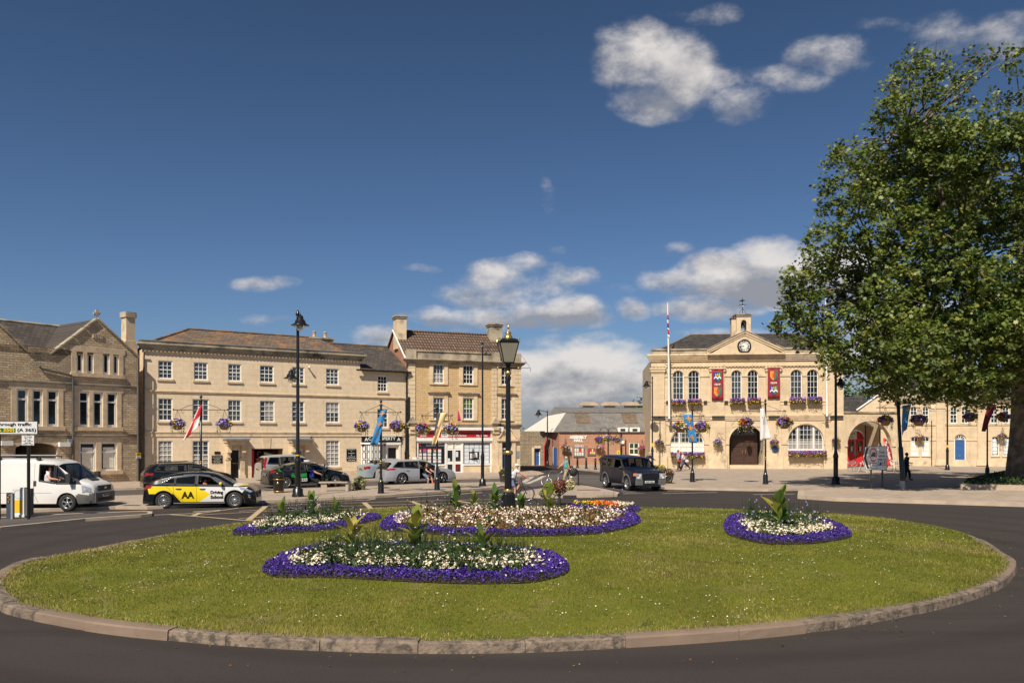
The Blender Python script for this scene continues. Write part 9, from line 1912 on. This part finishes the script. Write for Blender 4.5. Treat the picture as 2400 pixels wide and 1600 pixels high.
def person(label,loc,face,h=1.72,legs=((0,0),(0,0)),arms=((0,10),(0,10)),lean=0,abd=8,top=None,sleeve='short',bottom=None,shorts=False,shoes='trim',hair='hairdark',cap=None,skinm='skin',seat=None,bend=0,headyaw=0,glasses=False,group=None,hipz=None):
    """pose in degrees: legs (hip forward, knee back), arms (shoulder forward, elbow forward), lean of the trunk"""
    root=empty('person',loc,face,label,'person',group); sk=M[skinm]
    S=lambda a:math.sin(R(a)); C=lambda a:math.cos(R(a)); th=.245*h; shn=.245*h
    foot=[]
    for (a,k) in legs: foot.append(th*C(a)+shn*C(a-k))
    hz=(max(foot)+.045*h) if hipz is None else hipz; hip=Vector((0,0,hz)); up=Vector((S(lean),0,C(lean))); chest=hip+up*.20*h; up2=Vector((S(lean+bend),0,C(lean+bend))); neck=chest+up2*.115*h
    hd=neck+Vector((S(lean*.35)*.06*h+.012*h,0,.055*h)); N=[];E=[]
    def nd(p,r,prev=None):
        N.append((tuple(p),r));
        if prev is not None: E.append((prev,len(N)-1))
        return len(N)-1
    pel=nd(hip+Vector((0,0,.01*h)),(.072*h,.088*h)); wst=nd(hip+up*.10*h,(.058*h,.075*h),pel); ch=nd(chest,(.066*h,.092*h),wst); nb=nd(neck,.034*h,ch); nk=nd(neck+Vector((.004*h,0,.02*h)),.030*h,nb); j=nd(hd,(.046*h,.040*h),nk); tp=nd(hd+Vector((-.006*h,0,.042*h)),(.050*h,.042*h),j); nd(hd+Vector((-.008*h,0,.075*h)),(.026*h,.024*h),tp)
    TOP=[];TE=[];LEG=[];LE=[]; hands=[];feet=[]
    def addn(LN,LEs,p,r,prev=None):
        LN.append((tuple(p),r));
        if prev is not None: LEs.append((prev,len(LN)-1))
        return len(LN)-1
    t0=addn(TOP,TE,hip+Vector((0,0,-.01*h)),(.098*h,.112*h)); t1=addn(TOP,TE,hip+up*.10*h,(.094*h,.106*h),t0); t2=addn(TOP,TE,chest,(.092*h,.118*h),t1); t3=addn(TOP,TE,neck-Vector((0,0,.018*h)),.042*h,t2)
    l0=addn(LEG,LE,hip+Vector((0,0,.02*h)),(.078*h,.096*h))
    for i,sg in enumerate((1,-1)):
        a,k=legs[i]; hp=hip+Vector((0,sg*.052*h,-.01*h)); kn=hp+Vector((S(a)*th,0,-C(a)*th)); an=kn+Vector((S(a-k)*shn,0,-C(a-k)*shn)); i1=nd(hp,.056*h,pel); i2=nd((hp+kn)/2,.045*h,i1); i3=nd(kn,.033*h,i2); i4=nd((kn*.65+an*.35),.034*h,i3); i5=nd(an,.021*h,i4); fa=max(-50,min(25,a-k)); toe=an+Vector((C(fa)*.095*h,0,S(fa)*.5*.095*h-.022*h)); nd(toe,.018*h,i5)
        g1=addn(LEG,LE,hp,.074*h,l0); g2=addn(LEG,LE,(hp+kn)/2,.062*h,g1)
        if shorts: addn(LEG,LE,hp*.15+kn*.85,.050*h,g2)
        else: g3=addn(LEG,LE,kn,.052*h,g2); g4=addn(LEG,LE,kn*.5+an*.5,.048*h,g3); addn(LEG,LE,an+(kn-an)*.08,.036*h,g4)
        feet.append((an,toe)); a,k=arms[i]; sh=neck+Vector((0,sg*.098*h,-.030*h)); ab=abd if not isinstance(abd,tuple) else abd[i]; el=sh+Vector((S(a)*.165*h,sg*S(ab)*.10*h,-C(a)*.165*h)); wr_=el+Vector((S(a+k)*.145*h,-sg*S(ab)*.02*h,-C(a+k)*.145*h)); i1=nd(sh,.038*h,ch); i2=nd(el,.030*h,i1); i3=nd(el*.4+wr_*.6,.026*h,i2); i4=nd(wr_,.019*h,i3); d=(wr_-el).normalized(); nd(wr_+d*.035*h,(.020*h,.012*h),i4); hands.append((wr_,d,sg))
        g=addn(TOP,TE,sh+Vector((0,0,-.004)),.043*h,t2);
        if sleeve=='long': g=addn(TOP,TE,el,.040*h,g); addn(TOP,TE,el*.1+wr_*.9,.026*h,g)
        elif sleeve=='short': addn(TOP,TE,sh*.45+el*.55,.046*h,g)
    body=skin(N,E,sk,'body',root,2)
    b=MB();
    for wr_,d,sg in hands:
        side=Vector((0,1,0)).cross(d).normalized(); y_=Vector((0,1,0))
        for q,(off,L_) in enumerate(((-.018,.040),(-.006,.046),(.006,.043),(.018,.034))):
            p=wr_+d*.045*h+side*off*.75*h; b.tube([p,p+d*L_*.55*h,p+d*L_*h*.9-y_*sg*.008*h],[.0058*h,.0052*h,.004*h],sk,5)
        p=wr_+d*.02*h+side*.016*h; b.tube([p,p+(d*.6+side).normalized()*.022*h,p+(d+side*.5).normalized()*.040*h],[.0065*h,.006*h,.0045*h],sk,5)
    f=hd+Vector((0,0,.020*h)); b.add([tuple(f+Vector((.040*h,0,.012*h))),tuple(f+Vector((.058*h,.0,-.010*h))),tuple(f+Vector((.040*h,.012*h,-.014*h))),tuple(f+Vector((.040*h,-.012*h,-.014*h)))],[(0,1,2),(0,3,1),(1,3,2)],sk,True)
    for sg in (-1,1): b.ball(tuple(f+Vector((-.004*h,sg*.041*h,.0))),.012*h,.006*h,.018*h,sk,6,4); b.ball(tuple(f+Vector((.038*h,sg*.017*h,.010*h))),.006*h,.007*h,.005*h,M['black'],6,4)
    b.box(f.x+.036*h,f.x+.043*h,-.014*h,.014*h,f.z-.030*h,f.z-.026*h,M['redpetal'] if False else M['maroon']); b.build('face_and_hands',root)
    if top: skin(TOP,TE,top,'shirt',root,2)
    if bottom: skin(LEG,LE,bottom,'shorts' if shorts else 'trousers',root,2)
    for an,toe in feet:
        b=MB(); c=(an*.45+toe*.55)+Vector((0,0,.002)); v=(toe-an).normalized(); b.tube([an-v*.022*h+Vector((0,0,-.010*h)),an+Vector((0,0,-.008*h)),(an+toe)/2+Vector((0,0,-.004*h)),toe,toe+v*.018*h],[.019*h,.029*h,.027*h,.023*h,.008*h],M[shoes],8); b.build('shoe',root)
    b=MB(); hc=hd+Vector((-.010*h,0,.038*h)); n=12;k=6;vs=[];
    if cap:
        for i in range(k+1):
            t=math.pi*.5*i/k
            for j in range(n): a=2*math.pi*j/n; vs.append((hc.x+.062*h*math.sin(t)*math.cos(a),hc.y+.054*h*math.sin(t)*math.sin(a),hc.z+.002*h+.050*h*math.cos(t)))
        b.add(vs,[(i*n+j,(i+1)*n+j,(i+1)*n+(j+1)%n,i*n+(j+1)%n) for i in range(k) for j in range(n)],M[cap],True); b.slab([(hc.x+.045*h,-.045*h),(hc.x+.105*h,-.032*h),(hc.x+.112*h,0),(hc.x+.105*h,.032*h),(hc.x+.045*h,.045*h)],hc.z+.000*h,hc.z+.007*h,M[cap]); b.build('cap',root)
    else: b.ball((hc.x-.007*h,0,hc.z+.008*h),.056*h,.050*h,.052*h,M[hair],12,7); b.ball((hc.x-.022*h,0,hc.z-.012*h),.042*h,.047*h,.045*h,M[hair],10,6); b.build('hair',root)
    if glasses: b=MB(); b.box(f.x+.030*h,f.x+.046*h,-.036*h,.036*h,f.z+.002*h,f.z+.018*h,M['black']); b.build('sunglasses',root)
    return root,hip,hands
wht=fabric('white_tshirt',(.72,.70,.72)); teal=fabric('teal_polo',(.08,.36,.36)); chino=fabric('beige_chino',(.46,.34,.24)); dkb=fabric('dark_blue_top',(.02,.03,.08)); blk=fabric('black_cloth',(.012,.012,.014)); brn=fabric('brown_trousers',(.06,.035,.025)); lav=fabric('lavender_shirt',(.36,.30,.36)); pnk=fabric('pale_pink_blouse',(.66,.56,.60)); jean=fabric('blue_jeans',(.03,.06,.15)); dshort=fabric('patterned_grey_shorts',(.14,.17,.25),.6); coral=fabric('coral_top',(.42,.13,.08)); rblue=fabric('royal_blue_shirt',(.02,.08,.55))
ca=bike.rotation_euler.z; c_,s_=math.cos(ca),math.sin(ca); p=(bx+.40*c_,by+.40*s_,0)
cy,_,_=person('cyclist in white cap and white T-shirt riding past the ornate lamp post',p,ca,1.78,legs=((62,88),(26,30)),arms=((52,6),(54,4)),lean=24,bend=8,top=wht,bottom=dshort,shorts=True,cap='white',glasses=True,hipz=.95,shoes='white')
b=MB(); b.tube([(.12,-.16,1.45),(.06,-.17,1.2),(-.04,-.14,1.08)],.018,M['blackmatt'],5); b.tube([(.12,-.1,1.5),(-.02,-.06,1.53),(-.12,0,1.4)],.018,M['blackmatt'],5); b.build('rucksack_strap',cy)
b=MB(); b.ball((-.17,0,1.28),.10,.15,.20,M['trim'],10,7); b.build('rucksack',label='small dark rucksack on the back of the cyclist',cat='rucksack',loc=p,rz=ca)
x,y=W(1328,1132.5); person('white haired man in teal polo shirt and beige trousers walking across the side road',(x,y,0),R(192),1.74,legs=((20,6),(-22,14)),arms=((-20,4),(42,14)),lean=3,abd=(10,14),top=teal,bottom=chino,hair='hairgrey',glasses=True,shoes='trim')
x,y=W(1591,1103.5,.12); person('man in lavender shirt and brown trousers walking in front of the left arched window',(x,y,.12),R(205),1.76,legs=((14,4),(-14,10)),arms=((10,20),(-8,10)),lean=8,top=lav,sleeve='long',bottom=brn,hair='hairdark',shoes='timber'); b=MB(); b.ball((0,0,.82),.16,.07,.13,M['maroon'],10,6); b.tube([(0,0,.95),(.05,-.02,1.35)],.012,M['timber'],4); b.build('shoulder_bag',loc=(x+.02,y-.28,.12),label='brown shoulder bag carried by the man in the lavender shirt',cat='bag')
x,y=W(1603.5,1102.8,.12); person('fair haired woman in pale blouse and jeans striding behind the man in lavender',(x,y,.12),R(185),1.66,legs=((26,8),(-34,18)),arms=((22,8),(-6,14)),lean=14,top=pnk,sleeve='long',bottom=jean,hair='hairblond',shoes='trim'); b=MB(); b.ball((0,0,.80),.17,.08,.13,M['papers2'],10,6); b.tube([(0,0,.92),(-.05,0,1.3)],.012,M['papers2'],4); b.build('handbag',loc=(x+.18,y-.26,.12),label='pale patterned handbag at the hip of the fair haired woman',cat='bag')
x,y=W(2123,1127.5,.12); person('dark clothed pedestrian walking in the tree shade behind the leaning pole',(x,y,.12),R(2),1.84,legs=((38,34),(-6,10)),arms=((12,72),(-14,30)),lean=6,top=blk,sleeve='long',bottom=blk,hair='hairdark',skinm='skindark')
x,y=W(1514,1104,.12); person('dark clothed person bending forward behind the navy off-roader',(x,y,.12),R(20),1.68,legs=((5,0),(-8,6)),arms=((50,10),(40,20)),lean=38,top=dkb,sleeve='long',bottom=dkb,hair='hairgrey')
def incar(car,lx,ly,hz,label,**k):
    a=car.root.rotation_euler.z; c,s_=math.cos(a),math.sin(a); P=car.root.location; face=k.pop('turn',0)
    return person(label,(P.x+lx*c-ly*s_,P.y+lx*s_+ly*c,0),a+R(face),hipz=hz,**k)
incar(vn,.92,-.70,1.02,'van driver in a white short sleeved shirt resting an arm out of the window',h=1.72,legs=((80,70),(80,70)),arms=((55,10),(38,44)),lean=6,abd=(5,95),top=wht,bottom=dkb)
incar(aa,.20,-.48,.52,'learner driver in a coral top at the wheel of the yellow and white car',h=1.55,legs=((78,50),(78,50)),arms=((48,26),(70,34)),lean=-8,top=coral,sleeve='short',bottom=jean,skinm='skin')
incar(aa,.12,.38,.50,'dimly seen instructor in the passenger seat of the yellow and white car',h=1.62,legs=((78,50),(78,50)),arms=((20,40),(20,40)),lean=-8,top=blk,bottom=blk)
incar(nv,.26,-.40,.80,'driver seen through the windscreen of the navy off-roader',h=1.70,legs=((78,60),(78,60)),arms=((52,30),(58,24)),lean=-4,top=fabric('grey_blue_shirt',(.12,.14,.2)),sleeve='short',bottom=jean)
incar(es,.30,-.72,.55,'person in dark top and grey shorts sitting sideways in the open silver estate car',h=1.70,turn=-68,legs=((78,64),(52,62)),arms=((40,30),(36,34)),lean=12,top=blk,bottom=dshort,shorts=True,shoes='redpetal')
incar(tx,.12,-.66,.50,'taxi driver in a blue shirt sitting at the open door of the black saloon',h=1.70,turn=-30,legs=((74,74),(60,70)),arms=((42,34),(60,12)),lean=6,top=rblue,bottom=blk,skinm='skin')
cam=bpy.data.cameras.new('camera'); co=bpy.data.objects.new('camera',cam); COL.objects.link(co)
co.location=(0,0,H); co.rotation_euler=(math.pi/2,0,0)
cam.sensor_width=36; cam.lens=36*F/2400; cam.shift_x=0; cam.shift_y=(YH-800)/2400; cam.clip_end=5000; cam.clip_start=.1
sc.camera=co
SUN_AZ=R(22); SUN_EL=R(47)      # shadows run away from the camera and a little to the right
sd=Vector((-math.sin(SUN_AZ)*math.cos(SUN_EL),-math.cos(SUN_AZ)*math.cos(SUN_EL),math.sin(SUN_EL)))
su=bpy.data.lights.new('sun','SUN'); su.energy=5.0; su.angle=R(.53); su.color=(1,.90,.76)
so=bpy.data.objects.new('sun',su); COL.objects.link(so); so.rotation_euler=sd.to_track_quat('Z','Y').to_euler()
wd=bpy.data.worlds.new('World'); sc.world=wd; wd.use_nodes=True; nt=wd.node_tree; nt.nodes.clear()
L=nt.links.new
out=_n(nt,'ShaderNodeOutputWorld'); bg=_n(nt,'ShaderNodeBackground'); L(bg.outputs[0],out.inputs[0])
sky=_n(nt,'ShaderNodeTexSky'); sky.sky_type='NISHITA'; sky.sun_disc=False; sky.sun_elevation=SUN_EL
sky.sun_rotation=math.atan2(sd.x,sd.y); sky.air_density=1.0; sky.dust_density=.6; sky.ozone_density=2.2
bg.inputs[1].default_value=.092
tc=_n(nt,'ShaderNodeTexCoord'); nm=_n(nt,'ShaderNodeVectorMath',operation='NORMALIZE'); L(tc.outputs['Generated'],nm.inputs[0])
sp=_n(nt,'ShaderNodeSeparateXYZ'); L(nm.outputs[0],sp.inputs[0])
def mth(op,a,b=None,c=None,clamp=False):
    n=_n(nt,'ShaderNodeMath',operation=op); n.use_clamp=clamp
    for i,x in enumerate((a,b,c)):
        if x is None: continue
        if isinstance(x,(int,float)): n.inputs[i].default_value=x
        else: L(x,n.inputs[i])
    return n.outputs[0]
el=mth('MAXIMUM',sp.outputs[2],0.0)
ramp=_n(nt,'ShaderNodeValToRGB'); L(el,ramp.inputs[0]); cr=ramp.color_ramp
cr.elements[0].position=0; cr.elements[0].color=(.47,.56,.71,1)
cr.elements[1].position=.5; cr.elements[1].color=(.315,.395,.475,1)
e=cr.elements.new(.15); e.color=(.43,.53,.68,1)
mulc=_n(nt,'ShaderNodeMix',data_type='RGBA',blend_type='MULTIPLY'); mulc.inputs[0].default_value=1
L(sky.outputs[0],mulc.inputs[6]); L(ramp.outputs[0],mulc.inputs[7]); skyc=mulc.outputs[2]
yy=mth('MAXIMUM',sp.outputs[1],.02)
u=mth('DIVIDE',sp.outputs[0],yy); v=mth('DIVIDE',sp.outputs[2],yy)
BL=[ # direction of each cloud given as photo-like bearings: centre x,y, radii, strength
(1500,130,105,85,1.0),(1590,165,105,95,1.05),(1530,225,95,55,.9),(1450,125,55,40,.8),(1680,30,70,26,.55),(1585,20,50,18,.4),(1740,240,80,48,.78),(1690,180,70,40,.55),(1850,190,100,36,.42),(2360,110,140,26,.5),(1960,130,110,50,.66),(2290,75,170,50,.62),(2080,60,80,22,.4),(2390,40,60,30,.5),(2180,110,70,22,.35),
(1150,650,85,38,.85),(1210,630,60,26,.75),(1100,690,90,30,.7),(1330,650,95,30,.6),(1020,742,55,26,.9),(1240,735,80,34,1.15),(1330,735,120,40,1.3),(1130,745,180,26,.9),(1200,690,150,50,.7),(1490,722,50,34,1.0),(1460,670,45,18,.45),
(1590,650,90,34,1.0),(1700,625,110,46,1.3),(1800,610,100,60,1.4),(1860,640,100,76,1.4),(1760,675,180,44,1.4),(1950,640,160,80,1.1),(1590,576,34,18,.62),(620,668,72,20,.68),(632,752,62,14,.6),(1276,475,20,46,.36),(985,632,55,11,.42),(1295,598,28,14,.4),(890,795,70,26,.8),(900,822,90,16,.6),
(1290,868,190,52,1.35),(1420,850,150,46,1.2),(1340,925,230,60,1.3),(1500,900,170,66,1.3),(1400,985,260,60,1.2),(1360,905,250,110,.95),(1650,720,120,30,1.0),(1690,780,90,16,.75),(2050,850,260,60,1.0),(2250,760,260,60,1.0),(1480,820,90,22,.8),(250,1000,500,24,.4)]
fld=None; hgt=None
nz=_n(nt,'ShaderNodeTexNoise'); nz.inputs['Scale'].default_value=5.5; nz.inputs['Detail'].default_value=3; L(nm.outputs[0],nz.inputs['Vector'])
ns=_n(nt,'ShaderNodeSeparateXYZ'); L(nz.outputs[1],ns.inputs[0])
uw=mth('MULTIPLY_ADD',mth('SUBTRACT',ns.outputs[0],.5),.05,u); vw=mth('MULTIPLY_ADD',mth('SUBTRACT',ns.outputs[1],.5),.035,v)
for (cx,cy,rx,ry,st) in BL:
    cu=(cx-CX)/F; cv=(YH-cy)/F
    du=mth('MULTIPLY',mth('SUBTRACT',uw,cu),F/rx/1.25); dv=mth('MULTIPLY',mth('SUBTRACT',vw,cv),F/ry/1.25)
    q=mth('MULTIPLY_ADD',du,du,mth('MULTIPLY',dv,dv))
    g_=mth('MULTIPLY',mth('MAXIMUM',mth('SUBTRACT',1.0,q),0.0),st)
    fld=g_ if fld is None else mth('MAXIMUM',fld,g_)
    h_=mth('MULTIPLY',g_,dv)
    hgt=h_ if hgt is None else mth('ADD',hgt,h_)
mp=_n(nt,'ShaderNodeMapping'); mp.inputs['Scale'].default_value=(1,1,1.7); L(nm.outputs[0],mp.inputs[0])
n1=_n(nt,'ShaderNodeTexNoise'); n1.inputs['Scale'].default_value=15; n1.inputs['Detail'].default_value=9; n1.inputs['Roughness'].default_value=.63; L(mp.outputs[0],n1.inputs['Vector'])
n3=_n(nt,'ShaderNodeTexNoise'); n3.inputs['Scale'].default_value=4; n3.inputs['Detail'].default_value=7; L(mp.outputs[0],n3.inputs['Vector'])
front=mth('GREATER_THAN',sp.outputs[1],.05)
f1=mth('MULTIPLY',fld,front)
beh=mth('MULTIPLY',mth('SUBTRACT',1.0,front),mth('MULTIPLY',mth('SUBTRACT',n3.outputs[0],.5),3.0))
f2=mth('ADD',f1,mth('MAXIMUM',beh,0.0))
den=mth('MULTIPLY_ADD',mth('SUBTRACT',n1.outputs[0],.5),2.2,f2)
md=_n(nt,'ShaderNodeMapRange'); md.interpolation_type='SMOOTHSTEP'; md.inputs[1].default_value=.06; md.inputs[2].default_value=1.22; L(den,md.inputs[0])
has=_n(nt,'ShaderNodeMapRange'); has.inputs[1].default_value=0.0; has.inputs[2].default_value=.22; L(f2,has.inputs[0])
alpha=mth('MULTIPLY',mth('MULTIPLY',md.outputs[0],has.outputs[0]),.94)
mp2=_n(nt,'ShaderNodeMapping'); mp2.inputs['Scale'].default_value=(1,1,1.7); mp2.inputs['Location'].default_value=(.012,0,-.03); L(nm.outputs[0],mp2.inputs[0])
n2=_n(nt,'ShaderNodeTexNoise'); n2.inputs['Scale'].default_value=15; n2.inputs['Detail'].default_value=6; n2.inputs['Roughness'].default_value=.52; L(mp2.outputs[0],n2.inputs['Vector'])
sh=mth('ADD',mth('MULTIPLY',mth('SUBTRACT',n1.outputs[0],n2.outputs[0]),2.2),mth('MULTIPLY',hgt,.9))
ms=_n(nt,'ShaderNodeMapRange'); ms.inputs[1].default_value=-.45; ms.inputs[2].default_value=.5; L(sh,ms.inputs[0])
cc=_n(nt,'ShaderNodeMix',data_type='RGBA'); L(ms.outputs[0],cc.inputs[0])
cc.inputs[6].default_value=(2.9,2.95,3.25,1); cc.inputs[7].default_value=(7.3,6.9,6.6,1)
mx=_n(nt,'ShaderNodeMix',data_type='RGBA'); L(alpha,mx.inputs[0]); L(skyc,mx.inputs[6]); L(cc.outputs[2],mx.inputs[7])
L(mx.outputs[2],bg.inputs[0])
wd.cycles.sampling_method='MANUAL'; wd.cycles.sample_map_resolution=512
sc.view_settings.view_transform='Standard'; sc.view_settings.look='None'; sc.view_settings.exposure=.22; sc.view_settings.gamma=1
try: sc.cycles.use_denoising=True; sc.cycles.max_bounces=6; sc.cycles.transparent_max_bounces=12
except Exception: pass
